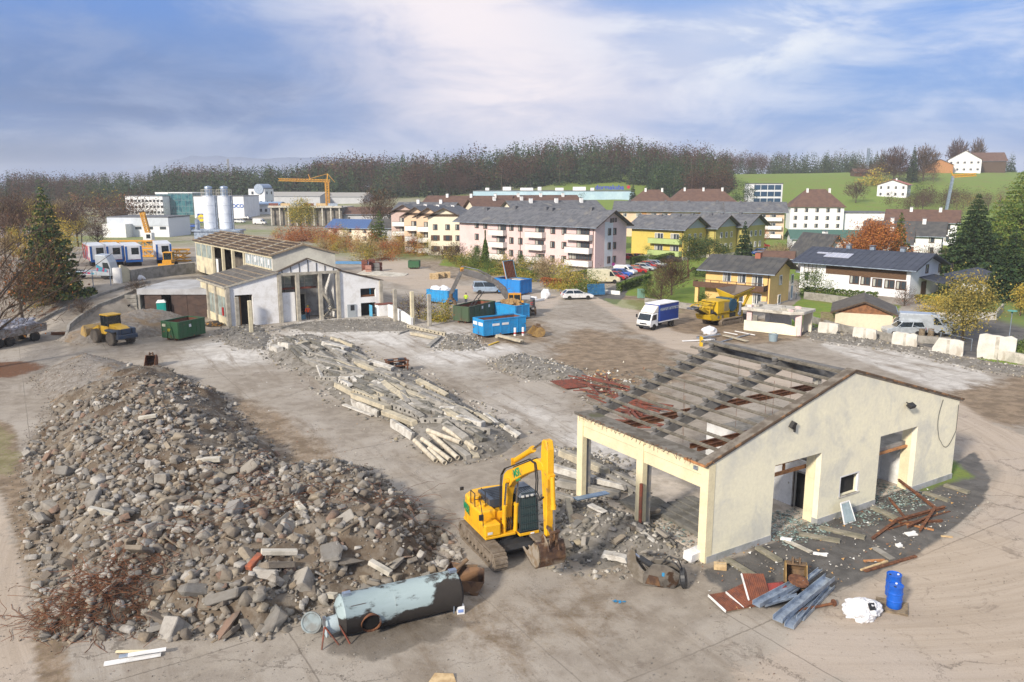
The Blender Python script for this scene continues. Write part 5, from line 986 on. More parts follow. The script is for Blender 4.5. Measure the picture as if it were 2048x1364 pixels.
for y in(.0,4.2,7.6): m = MB(); m.bb(-.25,.15,y-.02 if y else-.25,y+.35,0,4.8); ob('side_column',m,M.postc)
m = MB(); m.bb(-.05,.12,.3,11,0,1.0); m.bb(-.05,.12,.3,11,3.5,4.75); ob('side_wall',m,M.ocream)
for y0,y1 in((.45,4.1),(4.7,7.5),(8.0,11)): m = MB(); m.bb(.0,.06,y0,y1,1.0,3.5); m.bb(-.08,.0,y0,y0+.1,1.0,3.5,1); m.bb(-.08,.0,(y0+y1)/2,(y0+y1)/2+.08,1.0,3.5,1); ob('side_window',m,[M.glassblock,M.postc])
m = MB(); m.bb(-.45,-.3,.9,1.2,1.3,2.3); ob('fire_cabinet',m,flat('cabinet_red',(.45,.02,.02)))
# left wing roof
m = MB(); m.prism([(-.4,4.72),(6.0,6.2),(6.0,6.32),(-.4,4.84)],-.15,11.2,'y'); wroof = ob('wing_roof',m,M.roofdark)
for i in range(22): m = MB(); m.bb(0,.14,0,0,0,0); y = .1+i*.52; m = MB(); m.bar((-.4,y,4.88),(6,y,6.36),.16,.10,0); ob('rafter',m,mat('rafter_grey',(.20,.19,.18),(.13,.125,.12),2),wroof)
for i in range(6): x = .1+i*1.1; m = MB(); m.bar((x,-.2,4.98+x*.231),(x+(.2 if i%2 else-.1),11,4.98+x*.231),.17,.10); ob('batten',m,M.batten,wroof)
m = MB(); m.bb(-.45,-.35,-.2,11.2,4.68,4.9); m.bar((-.4,-.18,4.84),(6,-.18,6.32),.14,.18); ob('eave_board',m,M.postc,wroof)
# nave front portal
for x in(5.95,8.15,11.0,13.3): m = MB(); m.bb(x,x+.4,-.22,.2,0,6.0); ob('portal_post',m,M.postc)
m = MB(); m.prism([(5.9,6.0),(13.8,6.0),(13.8,6.25),(9.8,7.75),(5.9,6.25)],.12,.3,'y'); pg = ob('portal_gable',m,M.owhite)
m = MB(); m.bb(5.9,13.75,-.1,.12,5.85,6.2); ob('portal_beam',m,M.postc)
for i in range(7): x = 6.6+i*1.07; z = 6.28+(7.75-6.25)*(1-abs(x-9.8)/4)-.1; m = MB(); m.bar((x,.09,6.2),(x,.09,z),.07); ob('gable_stud',m,M.black,pg)
for a,b in(((5.7,6.2),(9.8,7.82)),((9.8,7.82),(13.95,6.2))): m = MB(); m.prism([a,b,(b[0],b[1]+.12),(a[0],a[1]+.12)],-.15,.35,'y'); ob('gable_verge',m,M.roofdark,pg)
for x0,x1 in((6.4,8.1),(8.6,10.9)):
 m = MB(); m.bb(x0,x1,1.4,1.46,4.2,5.9);
 for j in range(3): m.bb(x0,x1,1.36,1.4,4.7+j*.45,4.75+j*.45,1)
 m.bb((x0+x1)/2,(x0+x1)/2+.07,1.34,1.4,4.2,5.9,1); ob('clerestory_window',m,[mat('dull_glazing',(.22,.235,.20),(.15,.16,.14),1.5,rough=.4),M.postc])
m = MB(); m.bb(6.3,11.2,1.2,1.5,3.95,4.2); ob('lintel_beam',m,M.redrust)
m = MB(); m.bb(6.4,8.1,.3,.5,0,3.7); ob('portal_panel',m,M.owhite)
m = MB(); m.bb(8.2,13.5,4.0,4.2,0,5.9); m.bb(6,13.7,4.2,4.3,0,6.0); ob('inner_wall',m,mat('inner_grey',(.36,.36,.36),(.24,.23,.22),1.2))
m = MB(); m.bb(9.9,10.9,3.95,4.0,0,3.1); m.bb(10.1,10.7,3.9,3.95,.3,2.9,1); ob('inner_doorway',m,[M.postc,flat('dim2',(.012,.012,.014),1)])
m = MB(); m.bb(8.5,9.6,1.0,1.6,0,.6); ob('workbench',m,mat('bench_blue',(.12,.25,.33),None,2))
st = MB()
for i in range(12): st.bb(11.45+i*.15,11.65+i*.15,1.0,2.0,4.1-i*.25,4.25-i*.25)
st.bar((11.4,.95,4.1),(13.3,.95,1.1),.08,.3); st.bb(12.8,13.4,.3,2.0,1.05,1.2)
for i in range(6): st.bb(12.75-i*.22,12.97-i*.22,.3,.95,1.0-i*.17,1.12-i*.17)
ob('staircase',st,M.postc)
m = MB(); m.tube([(11.4,.9,5.0),(13.3,.9,2.1),(11.6,.25,1.0)],.025,5);
for i in range(6): m.cyl((11.5+i*.33,.9,4.0-i*.5),(11.5+i*.33,.9,4.9-i*.5),.018,n=4)
ob('stair_rail',m,M.steel)
m = MB(); m.bb(13.45,13.6,1.0,4.0,0,5.8); ob('stair_wall',m,M.owhite)
# right wing
m = MB(); m.prism([(13.7,0),(16.45,0),(16.45,3.65),(18.5,3.65),(18.5,0),(19.1,0),(19.1,4.55),(13.7,6.1)],0,.3,'y'); ob('front_wall',m,M.owhite)
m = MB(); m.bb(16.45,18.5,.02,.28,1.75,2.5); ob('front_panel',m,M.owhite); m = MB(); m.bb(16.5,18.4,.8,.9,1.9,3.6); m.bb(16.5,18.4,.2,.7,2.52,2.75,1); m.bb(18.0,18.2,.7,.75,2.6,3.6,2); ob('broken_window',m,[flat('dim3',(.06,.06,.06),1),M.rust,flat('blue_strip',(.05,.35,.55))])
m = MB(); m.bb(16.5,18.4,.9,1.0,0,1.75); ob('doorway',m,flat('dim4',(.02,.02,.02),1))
m = MB(); m.bb(14.6,15.7,-.12,0,0,1.7); m.bb(15.0,15.5,-.14,-.12,.9,1.6,1); ob('steel_cabinet',m,[mat('cab_grey',(.33,.36,.38),None,2),M.blk2])
m = MB(); m.bb(19.0,19.4,-.25,.35,0,4.6); ob('corner_post',m,M.postc)
m = MB(); m.prism([(13.6,6.15),(19.5,4.5),(19.5,4.65),(13.6,6.32)],-.2,11,'y'); ob('wing_roof',m,M.roofdark)
m = MB(); m.bb(19.0,19.2,.3,11,0,4.5); ob('side_wall',m,M.owhite)
m = MB(); m.bb(18.3,20.4,-1.2,-.1,0,1.5); m.bb(18.2,20.45,-1.25,-.1,1.5,1.62,2); m.bb(17.5,17.56,-.9,-.1,0,1.5,1); m.bb(17.6,17.65,-.6,-.1,0,1.4,1); ob('porch',m,[M.owhite,flat('blue_board',(.10,.38,.60)),M.redrust])
# upper nave
m = MB(); m.prism([(6.3,5.6),(14.3,5.6),(14.3,8.2),(10.2,9.4),(6.3,8.2)],2.3,2.6,'y'); ob('nave_gable',m,mat('gable_grey_cream',(.58,.56,.48),(.48,.46,.40),.5,rough=.95,c3=(.38,.37,.34),s3=.25))
m = MB(); m.prism([(6.3,0),(14.3,0),(14.3,8.2),(10.2,9.4),(6.3,8.2)],35.6,35.9,'y'); m.bb(14.0,14.3,2.6,35.6,0,8.2); ob('nave_wall',m,M.ocream)
m = MB(); m.bb(6.2,6.5,2.3,35.9,7.85,8.3); ob('eave_beam',m,M.ocream); m = MB(); m.bb(6.2,6.5,2.6,12.5,5.8,6.5); ob('sill_wall',m,M.ocream)
for i in range(4):
 y0 = 2.7+i*2.45; m = MB(); m.bb(6.36,6.42,y0,y0+2.3,6.5,7.85)
 for j in range(4): m.bb(6.28,6.36,y0+j*.75,y0+j*.75+.07,6.5,7.85,1)
 m.bb(6.30,6.36,y0+.9,y0+1.3,6.9,7.6,1); ob('nave_window',m,[mat('pale_glazing',(.30,.37,.40),(.20,.25,.27),1.5,rough=.3),M.white])
for y in(12.6,17.5,22,26.8): m = MB(); m.bb(6.15,6.5,y,y+.4,3.4,7.9); ob('nave_column',m,M.ocream)
m = MB(); m.bb(6.2,6.5,27.2,35.6,3.4,5.9); ob('nave_wall',m,M.ocream)
for y0 in(27.4,30.2,33.0): m = MB(); m.bb(6.3,6.45,y0,y0+2.5,5.9,7.85); m.bb(6.25,6.3,y0+2.5,y0+2.65,5.9,7.85,1); ob('nave_window',m,[M.glassblock,M.ocream])
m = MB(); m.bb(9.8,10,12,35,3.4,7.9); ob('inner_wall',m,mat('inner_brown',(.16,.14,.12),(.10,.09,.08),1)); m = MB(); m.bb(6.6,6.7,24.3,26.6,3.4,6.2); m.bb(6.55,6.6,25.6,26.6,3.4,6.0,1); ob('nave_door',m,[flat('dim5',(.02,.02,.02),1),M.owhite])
m = MB(); m.prism([(5.9,8.18),(10.2,9.42),(10.2,9.52),(5.9,8.28)],2.1,36.1,'y'); m.prism([(10.2,9.42),(14.6,8.15),(14.6,8.25),(10.2,9.52)],2.1,36.1,'y'); nroof = ob('nave_roof',m,M.roofdark)
for i in range(34): y = 2.2+i*1.0; m = MB(); m.bar((5.9,y,8.32),(10.2,y,9.56),.12 if i%6 else .3,.07); ob('rafter',m,mat('rafter_brown',(.14,.10,.075),(.09,.065,.05),2)if i%6 else M.postc,nroof)
for i in range(6): x = 6.0+i*.83; m = MB(); m.bar((x,2.1,8.40+(x-5.9)*.288),(x,36,8.40+(x-5.9)*.288),.13,.09); ob('batten',m,M.batten,nroof)
m = MB(); m.prism([(5.8,8.1),(10.2,9.38),(14.7,8.05),(14.7,8.28),(10.2,9.6),(5.8,8.32)],2.0,2.1,'y'); ob('verge_board',m,M.batten,nroof)
# standing posts of the removed bays, low wall
for i,(lb,px_,h,nm)in enumerate((('grey concrete post close to the dark doorway',(477,657),3.8,0),('cream concrete post standing alone before the old hall',(503,668),3.9,0),('concrete post behind the low white wall',(791,644),4.2,0),('rust edged concrete post at the end of the low wall',(825,649),4.1,0),('concrete post standing farthest right of the old hall',(859,652),3.9,0))):
 p = G(*px_); t = thing('concrete_post',lb,'post',p,OY,'standing posts before the old hall'); m = MB(); m.box((0,0,h/2),(.42,.42,h)); m.build('shaft',M.ocream if i in(1,3)else M.postc,t,bevel=.03); m = MB(); m.bb(.2,.26,-.1,.1,.2,h-.3); m.build('edge_plate',M.rust if i in(1,3)else M.conc,t)
A,B = G(778,633),G(824,650); m = MB(); c =(A+B)/2; m.prism([((A-c).length*-1,0),((B-c).length,0),((B-c).length,.9),(1.0,1.3),(-(A-c).length,1.6)],-.15,.15,'y'); tag(m.build('low_wall',M.owhite,None,c,atan2((B-A).y,(B-A).x)),'broken low white wall between the concrete posts','wall')
# annex with brown doors and the deck on top
AX = thing('garage_annex','low concrete garage annex with brown steel doors under the ramp deck','annex',(-48.4,102.0,0),0.0); m = MB(); m.bb(0,9.2,0,10.4,3.0,3.72); m.build('deck',mat('deck_grey',(.40,.41,.43),(.32,.32,.33),.6,rough=.9),AX)
m = MB(); m.bb(0,.3,.05,10,0,3.0); m.bb(.3,9.2,9.9,10.2,0,3.0); m.build('wall',M.conc,AX)
bd = mat('brown_steel_door',(.075,.045,.035),(.055,.035,.03),1.5,rough=.7)
for x0,x1,y in((.8,3.0,.25),(4.3,6.3,.2),(6.35,9.1,.2)):
 m = MB(); m.bb(x0,x1,y,y+.08,0,2.95);
 for j in range(3): m.bar((x0,y-.01,.1+j),(x1,y-.01,.9+j),.05); m.bar((x1,y-.01,.1+j),(x0,y-.01,.9+j),.05)
 m.build('garage_door',bd,AX)
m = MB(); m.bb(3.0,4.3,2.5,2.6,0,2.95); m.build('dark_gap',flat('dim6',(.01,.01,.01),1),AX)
for i in range(6): m = MB(); m.bb(-1.6,-.05,-.1,.3,.5*i,.5*i+.46); m.build('stone_block',M.conc,AX,bevel=.04)
# retaining wall, kerbs, fence along the ramp
def wall_thing(name,label,pts,h,w,mt,cat='wall',zs=None,cap=None):
 P =[GT(*q)for q in pts]; o0 = P[0]; m = MB()
 for a,b in zip(P,P[1:]):
  d =(b-a); d.z = 0; nrm = Vector((-d.y,d.x,0)).normalized()*w/2; a0,b0 = a-o0,b-o0; a0.z-=.3; b0.z-=.3
  vs =[a0-nrm,b0-nrm,b0+nrm,a0+nrm]; m.add(vs+[v+Vector((0,0,h+.3))for v in vs],[(0,1,5,4),(1,2,6,5),(2,3,7,6),(3,0,4,7),(4,5,6,7)])
 return tag(m.build(name,mt,None,o0),label,cat)
wall_thing('retaining_wall','grey concrete wall between truck yard and ramp deck',[(262,563),(300,556),(345,551),(390,546)],1.6,.3,M.conc)
m = MB(); m.box((0,0,1.0),(1.1,.4,2.2)); tag(m.build('wall_stub',M.owhite,None,GT(236,566)),'white concrete stub standing left of the retaining wall','wall stub'); m = MB(); m.prism([(-.6,0),(.6,0),(.6,1.8),(-.3,2.4),(-.6,2.4)],-.2,.2,'y'); tag(m.build('wall_stub',M.ocream,None,GT(251,564),.9),'stained wall end at the corner of the retaining wall','wall stub')
wall_thing('ramp_kerb','concrete kerb along the outer edge of the curved ramp',[(0,692),(60,655),(110,628),(150,611),(205,590),(262,573),(300,566)],.35,.3,M.conc,'kerb')
wall_thing('ramp_kerb','dark kerb along the inner edge of the ramp above the gravel',[(133,678),(138,655),(155,640),(195,615),(240,598),(290,588)],.4,.3,M.conc,'kerb')
crumple('white_sack','white plastic sack lying on the ramp deck','sack',GT(277,560),(1.0,.5,.5),M.bag,9,3)
fpts =[(0,630),(45,610),(82,602),(118,592),(152,579),(187,575),(222,571)]
fP =[GT(*q)for q in fpts]; ft = thing('mesh_fence','grey mesh fence posts and rail along the outside of the ramp','fence',fP[0])
for p in fP: m = MB(); q = p-fP[0]; m.cyl(q,q+Vector((0,0,2.3)),.06,n=8); m.build('post',M.galv,ft)
for a,b in zip(fP,fP[1:]): m = MB(); z = Vector((0,0,2.25)); m.cyl(a-fP[0]+z,b-fP[0]+z,.035,n=6); m.build('rail',M.galv,ft)
bar_thing('steel_girder','rusty steel girder lying across the foot of the ramp','girder',(102,667),(140,666),.3,.3,M.rust,.4,.3)
for i in range(5): bar_thing('dark_sleeper','blackened timber in the stack beside the garage annex','timber',(238+i*4,612+(i%2)*5),(290-i*3,606+(i%2)*5),.35,.3,flat('tarred',(.018,.017,.016),.9),.5+.28*i,.5+.28*i,'black timbers stacked by the annex')
# portable toilet, debris by old hall
t = thing('portable_toilet','turquoise portable toilet with white roof beside the gravel pile','portable toilet',G(325,636),radians(20)); tq = mat('toilet_turq',(.01,.30,.26),None,2,rough=.5)
m = MB(); m.bb(-.55,.55,-.55,.55,0,2.05); m.build('cabin',tq,t,bevel=.03); m = MB(); m.prism([(-.62,-.62),(.62,-.62),(.62,.62),(-.62,.62)],2.05,2.35,'z',taper=[(-.4,-.4),(.4,-.4),(.4,.4),(-.4,.4)]); m.build('roof',M.white,t,bevel=.03)
for x,y,d in((-.1,-.56,0),(-.56,0,1)): m = MB(); m.box((x,y,1.55),(.5,.02,.35)if d==0 else(.02,.45,.35)); m.build('notice',flat('notice_yellow',(.6,.52,.2)),t)
m = MB(); m.bb(-.4,.4,-.575,-.552,.1,1.95); m.build('door',tq,t)
p = G(427,652); crumple('scrap_heap','small heap of black and orange scrap at the hall side wall','scrap heap',p,(1.2,.6,.4),mat('scrapmix',(.05,.045,.04),(.35,.18,.04),3,(.5,.62)),5,4,.4)
# ================================================================ CONTAINERS
def cmat(nm,c,c2,rust=(.16,.07,.035)): return mat(nm,c,c2,1.2,(.42,.66),rough=.6,c3=rust,s3=1.5,t3=(.63,.70))
cblue = cmat('container_blue',(.02,.27,.58),(.03,.22,.47)); cblue2 = cmat('container_deep_blue',(.015,.20,.55),(.02,.17,.47)); cgreen = cmat('container_green',(.03,.11,.045),(.045,.10,.05)); cgreen2 = cmat('container_olive',(.05,.085,.045),(.06,.075,.045))
cin = mat('container_inside',(.22,.075,.045),(.13,.06,.04),1.2,rough=.9)
def skip(label,A,B,W,h,mt,ends=0,ribs=6,hor=7,z=0.0,fill=None,group='roll-off containers on the site',marks=None):
 """open roll-off container; A near corner, B other end of the near long side, body lies behind A-B"""
 a,b = GT(*A),GT(*B); d = b-a; L = Vector((d.x,d.y)).length; rz = atan2(d.y,d.x); t = thing('roll_off_container',label,'container',(a.x,a.y,max(a.z,0)+z),rz,group); z0 = .28
 for y,s in((0,-1),(W,1)):
  m = MB(); m.bb(0,L,y-.03,y+.03,z0,h)
  for i in range(ribs+1): x = L*i/ribs; m.bb(max(0,x-.05),min(L,x+.05),y+s*.035-.03,y+s*.035+.03,z0,h)
  for i in range(1,hor): zz = z0+(h-z0)*i/hor; m.bb(.02,L-.02,y+s*.025-.02,y+s*.025+.02,zz-.03,zz+.03)
  m.bb(-.03,L+.03,y-.08,y+.08,h-.05,h+.09); m.build('side_wall',mt,t)
 for x,s in((0,-1),(L,1)):
  m = MB(); m.bb(x-.03,x+.03,.03,W-.03,z0,h)
  for i in range(1,6): zz = z0+(h-z0)*i/6; m.bb(x+s*.03-.02,x+s*.03+.02,.05,W-.05,zz-.03,zz+.03)
  for y in(.06,W/2-.06,W/2+.06,W-.06): m.bb(x+s*.05-.03,x+s*.05+.03,y-.05,y+.05,z0,h)
  m.bb(x-.07,x+.07,0.081,W-.081,h-.05,h+.08)
  if x==0 and ends: m.bar((x-.1,W/2-.5,.3),(x-.12,W/2-.25,h*.75),.12); m.bar((x-.1,W/2+.5,.3),(x-.12,W/2+.25,h*.75),.12); m.bar((x-.15,W/2-.3,h*.75),(x-.15,W/2+.3,h*.75),.12)
  m.build('end_wall',mt,t)
 m = MB(); m.bb(.03,L-.03,.03,W-.03,z0-.04,z0+.03); m.bb(.031,L-.031,.032,.05,z0,h-.06); m.bb(.031,L-.031,W-.05,W-.032,z0,h-.06); m.bb(.032,.06,.05,W-.05,z0,h-.06); m.bb(L-.06,L-.032,.05,W-.05,z0,h-.06); m.build('floor_pan',cin,t)
 for y in(W*.28,W*.72): m = MB(); m.bb(.05,L-.05,y-.07,y+.07,.12,z0-.03); m.cyl((L-.25,y-.1,.14),(L-.25,y+.1,.14),.14,n=12); m.cyl((.25,y-.1,.14),(.25,y+.1,.14),.14,n=12); m.build('skid',M.rust,t)
 return t,L,W,h
t,L,W_,h = skip('open blue roll-off container standing nearest the beams',(968,677),(1051,667),2.35,2.0,cblue,0,5,7)
for x,ln in((1.35,.95),(2.6,.9)): m = MB(); m.box((x+.2,-.075,1.45),(ln,.012,.26),0); m.build('white_lettering_block',M.white,t)
m = MB(); m.box((-.105,.55,1.55),(.012,.9,.38)); m.box((-.105,1.75,1.55),(.012,.9,.38)); m.build('white_band',M.white,t)
t,L,W_,h = skip('blue container heaped with wood waste behind the open blue one',(989,634),(1031,642),2.35,1.85,cblue,0,4,7)
rr = random.Random(12);
o = crumple('wood_waste','brown wood and twig waste heaped in the blue container','wood waste',Vector(t.location)+Matrix.Rotation(t.rotation_euler.z,3,'Z')@Vector((L/2,W_/2,1.25)),(L*.46,W_*.44,.8),mat('wood_waste',(.20,.115,.045),(.33,.22,.10),3,rough=1,bump=1),8,5,.35,t.rotation_euler.z)
t,L,W_,h = skip('dark green rusty container loaded by the dark excavator',(938,648),(990,634),2.3,2.05,cgreen2,0,5,2)
for x in(3.0,4.6): m = MB(); m.box((x,-.075,1.7),(.35,.012,.35)); m.build('paper_sign',M.white,t)
fr = thing('scrap_ladder','bent lattice ladder sticking out of the dark green container','ladder',Vector(t.location)+Matrix.Rotation(t.rotation_euler.z,3,'Z')@Vector((2.4,1.2,1.3)),t.rotation_euler.z); m = MB()
for y in(0,.5): m.bar((-.5,y,-.2),(3.0,y,2.1),.08)
m.build('stile',M.blk2,fr); m = MB()
for i in range(7): q = i/6; m.bar((-.4+3.3*q,0,-.15+2.2*q),(-.4+3.3*q,.5,-.15+2.2*q),.05)
m.build('rung',M.blk2,fr)
t,L,W_,h = skip('blue container filled with white sacks left of the dark excavator',(854,606),(896,610),2.35,1.95,cblue,0,5,6)
for i,(x,y)in enumerate(((.9,.9),(2.2,1.4),(3.2,.8),(1.6,.7))): crumple('white_sack',('white sack at the left end of the sack filled container','white sack at the back of the sack filled container','white sack at the right end of the sack filled container','white sack in the front middle of the sack filled container')[i],'sack',Vector(t.location)+Matrix.Rotation(t.rotation_euler.z,3,'Z')@Vector((x*L/4.2,y,1.75)),(.75,.6,.5),M.bag,20+i,3)
t,L,W_,h = skip('deep blue container with its big lid folded open',(1040,592),(1063,588),5.2,2.35,cblue2,0,3,2)
m = MB(); m.bb(0,L,0.05,.16,0,2.9);
for i in range(7): m.bb(L*(i+.4)/7,L*(i+.4)/7+.1,-.02,.05,.1,2.8,1)
for a in((0,.1,0,2.9),(L-.1,L,0,2.9),(0.1,L-.1,0,.1),(.1,L-.1,2.8,2.9)): m.bb(a[0],a[1],-.05,.05,a[2],a[3],2)
o = m.build('lid',[mat('lid_red',(.36,.12,.06),None,2),M.rust,mat('lid_rim',(.22,.40,.52),None,2)],t,(-.1,2.6,2.42)); o.rotation_euler =(-.25,0,.1)
m = MB(); m.box((1.0,1.2,2.2),(1.6,1.6,.5),0,.2,.1); tag(m.build('insulation_bale',M.conc_lt,None,Vector(t.location),t.rotation_euler.z,bevel=.1),'pale bale lying in the lidded deep blue container','bale')
t,L,W_,h = skip('green roll-off container standing by the gravel pile and old hall',(359,683),(411,671),2.45,2.05,cgreen,1,6,5)
m = MB(); m.box((L*.42,-.075,1.55),(.32,.012,.32)); m.build('paper_sign',M.white,t); m = MB(); m.box((-.12,W_-.45,1.7),(.012,.5,.3)); m.build('paper_sign',flat('sign_cream',(.6,.6,.45)),t)
text('07',.42,(-.19,W_/2,1.2),(pi/2,0,-pi/2),t,flat('digit_yellow',(.6,.5,.03)),'number')
skip('small dark green skip by the hedge in the back yard',(817,538),(838,538),2.2,1.6,cgreen,0,3,2)
# ================================================================ VEHICLES
LAMP = flat('lamp_clear',(.62,.62,.60),.15,0,.7); TAIL = flat('lamp_red',(.35,.01,.01),.25)
PAINT ={}
def paint(n,c): return flat('car_'+n,c,.28,.15,.5,.5)
P_RED = paint('red',(.40,.012,.015)); P_BLUE = paint('blue',(.012,.09,.42)); P_WHT = paint('white',(.75,.75,.76)); P_SIL = paint('silver',(.42,.46,.50)); P_DK = paint('dark',(.025,.03,.04)); P_LB = paint('lightblue',(.33,.42,.53))
def wheel(parent,x,y,r,w,s):
 m = MB(); Mx = Matrix.Translation((x,y,r))@Matrix.Rotation(pi/2,4,'X'); m.lathe([(r*.62,-w/2),(r*.93,-w/2),(r,-w*.35),(r,w*.35),(r*.93,w/2),(r*.62,w/2)],18,0,Mx); o = m.build('wheel',M.tyre,parent)
 m = MB(); m.lathe([(.0,-w*.36),(r*.62,-w*.40),(r*.64,-w*.1),(r*.64,w*.1),(r*.62,w*.40),(0,w*.36)],14,0,Mx); m.build('rim',M.rim,o)
KIND = dict(  # L, Hroof, halfwidth, body profile, glasshouse bottom x0,x1,z ; top x0,x1
 hatch=(4.1,1.50,.87,[(-2.03,.30),(2.0,.26),(2.05,.55),(1.92,.78),(.95,.95),(-1.95,.98),(-2.06,.72)],(-1.95,1.0,.94),(-1.45,.25)),
 wagon=(4.75,1.46,.90,[(-2.35,.30),(2.3,.26),(2.37,.52),(2.2,.74),(1.05,.93),(-2.25,.98),(-2.38,.72)],(-2.2,1.05,.93),(-1.6,.2)),
 suv=(4.4,1.66,.90,[(-2.15,.36),(2.12,.32),(2.18,.70),(2.05,.92),(1.05,1.06),(-2.1,1.10),(-2.2,.8)],(-2.08,1.05,1.06),(-1.85,.4)),
 mpv=(4.9,1.90,.95,[(-2.4,.36),(2.35,.30),(2.44,.62),(2.25,.90),(1.35,1.10),(-2.4,1.15),(-2.46,.8)],(-2.36,1.35,1.1),(-2.2,.55)),
 van=(5.6,2.45,1.0,[(-2.75,.38),(2.7,.32),(2.8,.70),(2.6,1.05),(1.9,1.28),(1.15,2.36),(.6,2.45),(-2.70,2.45),(-2.78,2.2)],None,None),
 smallvan=(4.4,1.85,.90,[(-2.15,.34),(2.1,.30),(2.18,.62),(2.0,.90),(1.2,1.08),(.55,1.78),(.2,1.85),(-2.1,1.85),(-2.2,1.6)],None,None))
def car(label,px,heading,color,kind='hatch',group=None,name=None,z=None,loc=None):
 L,H,hw,prof,gb,gt = KIND[kind]; p = GT(*px)if loc is None else loc; t = thing(name or{'van':'delivery_van','smallvan':'delivery_van','mpv':'passenger_van'}.get(kind,'parked_car'),label,'van'if kind in('van','smallvan','mpv')else 'car',p,heading,group)
 m = MB(); m.prism(prof,-hw,hw,'y'); m.build('body',color,t,bevel=.09,seg=2)
 if gb:
  x0,x1,zb = gb; u0,u1 = gt; zt = H-.05; wb,wt = hw-.07,hw-.24
  m = MB(); m.add([(x0,-wb,zb),(x1,-wb,zb),(x1,wb,zb),(x0,wb,zb),(u0,-wt,zt),(u1,-wt,zt),(u1,wt,zt),(u0,wt,zt)],[(4,5,6,7),(0,1,5,4),(1,2,6,5),(2,3,7,6),(3,0,4,7)]); m.build('window',M.glass,t)
  m = MB(); m.add([(u0-.08,-wt-.02,zt-.03),(u1+.06,-wt-.02,zt-.03),(u1+.06,wt+.02,zt-.03),(u0-.08,wt+.02,zt-.03),(u0+.05,-wt+.08,zt+.05),(u1-.1,-wt+.08,zt+.05),(u1-.1,wt-.08,zt+.05),(u0+.05,wt-.08,zt+.05)],[(4,5,6,7),(0,1,5,4),(1,2,6,5),(2,3,7,6),(3,0,4,7)])
  for s in(-1,1):
   for xa,xb in((x1,u1),(x0,u0),((x0+x1)/2-.1,(u0+u1)/2-.1)): m.bar((xa,s*(wb+.005),zb),(xb,s*(wt+.005),zt),.09,.05)
  m.build('roof',color,t)
 else:
  f = H/2.45; m = MB(); k_ = prof
  a,b = Vector((k_[4][0]+.02,0,k_[4][1]+.06)),Vector((k_[5][0]+.02,0,k_[5][1]-.06)); m.add([(a.x,-hw+.1,a.z),(a.x,hw-.1,a.z),(b.x,hw-.16,b.z),(b.x,-hw+.16,b.z)],[(0,1,2,3)])
  for s in(-1,1): m.add([(k_[4][0]-.15,s*(hw+.012),k_[4][1]+.02),(k_[4][0]-1.05,s*(hw+.012),k_[4][1]+.02),(k_[4][0]-1.05,s*(hw+.012),k_[5][1]-.25),(k_[5][0]-.05,s*(hw+.012),k_[5][1]-.25)],[(0,1,2,3)if s>0 else(3,2,1,0)])
  m.build('window',M.glass,t,fix=False)
 xr,xf = -L*.29,L*.31; r = .32 if kind!='van'else .36
 for x in(xr,xf):
  for y in(-hw+.08,hw-.08): wheel(t,x,y,r,.24,1)
 for s in(-1,1):
  m = MB(); m.box((prof[2][0]-.08,s*(hw-.22),prof[2][1]+.06),(.16,.30,.14)); m.build('headlight',LAMP,t)
  m = MB(); m.box((-L/2+.04,s*(hw-.12),.86),(.12,.16,.26 if gb else .5)); m.build('tail_light',TAIL,t)
  m = MB(); m.box((gb[1]-.25 if gb else prof[4][0]-.1,s*(hw+.08),(gb[2]if gb else prof[4][1])+.06),(.12,.16,.12)); m.build('mirror',color,t)
 return t
R90 = radians(90)
car('white estate car on the track below the lidded blue container',(1154,598),radians(10),P_WHT,'wagon')
car('silver blue people carrier behind the dark excavator',(976,586),radians(8),P_LB,'mpv')
cg = 'cars parked between the apartment houses'; hd = radians(-32)
for lb,px_,c,kd,h_ in(('red car nearest the white sticker van in the parking row',(1233,559),P_RED,'hatch',hd),('blue car second in the parking row',(1243,553),P_BLUE,'hatch',hd),('small white van third in the parking row',(1251,549),P_WHT,'smallvan',hd),('red hatchback fourth in the parking row',(1275,546),P_RED,'hatch',radians(-20)),('silver car fifth in the parking row',(1289,541),P_SIL,'wagon',hd),('dark red car behind the silver ones in the parking row',(1299,537),P_RED,'hatch',hd),('silver estate at the far end of the parking row',(1311,534),P_SIL,'wagon',hd),('black estate car by the long hedge',(1341,524),P_DK,'wagon',radians(5)),('white car half behind the pine trees',(1364,519),P_WHT,'hatch',radians(5)),('dark red car between pink and yellow houses',(1263,520),P_RED,'hatch',hd),('silver car beside the round bush',(1290,524),P_SIL,'hatch',hd),('red car behind the silver car by the round bush',(1281,520),P_RED,'hatch',hd),
 ('red sport utility car right of the spruce',(1522,496),P_RED,'suv',radians(5)),('dark blue car in front of the red one by the spruce',(1518,509),P_BLUE,'hatch',radians(200)),('white car left of the spruce',(1453,506),P_WHT,'hatch',radians(200)),('silver car by the green roofed hall',(1642,477),P_SIL,'suv',radians(10)),('light car by the stair railing',(1610,480),P_SIL,'hatch',0)): car(lb,px_,h_,c,kd,cg)
car('cream delivery van with stickers behind the shrubs',(1207,566),radians(5),flat('van_cream',(.62,.58,.42)),'van')
car('long silver panel van beside the small cream garage',(1847,668),radians(-22),P_SIL,'van'); car('second silver van behind the panel van',(1876,662),radians(-25),P_SIL,'smallvan')
t = car('silver open pickup half hidden by the gatepost logs',(1805,670),radians(178),P_SIL,'suv');
fg = 'vehicles on the far road'
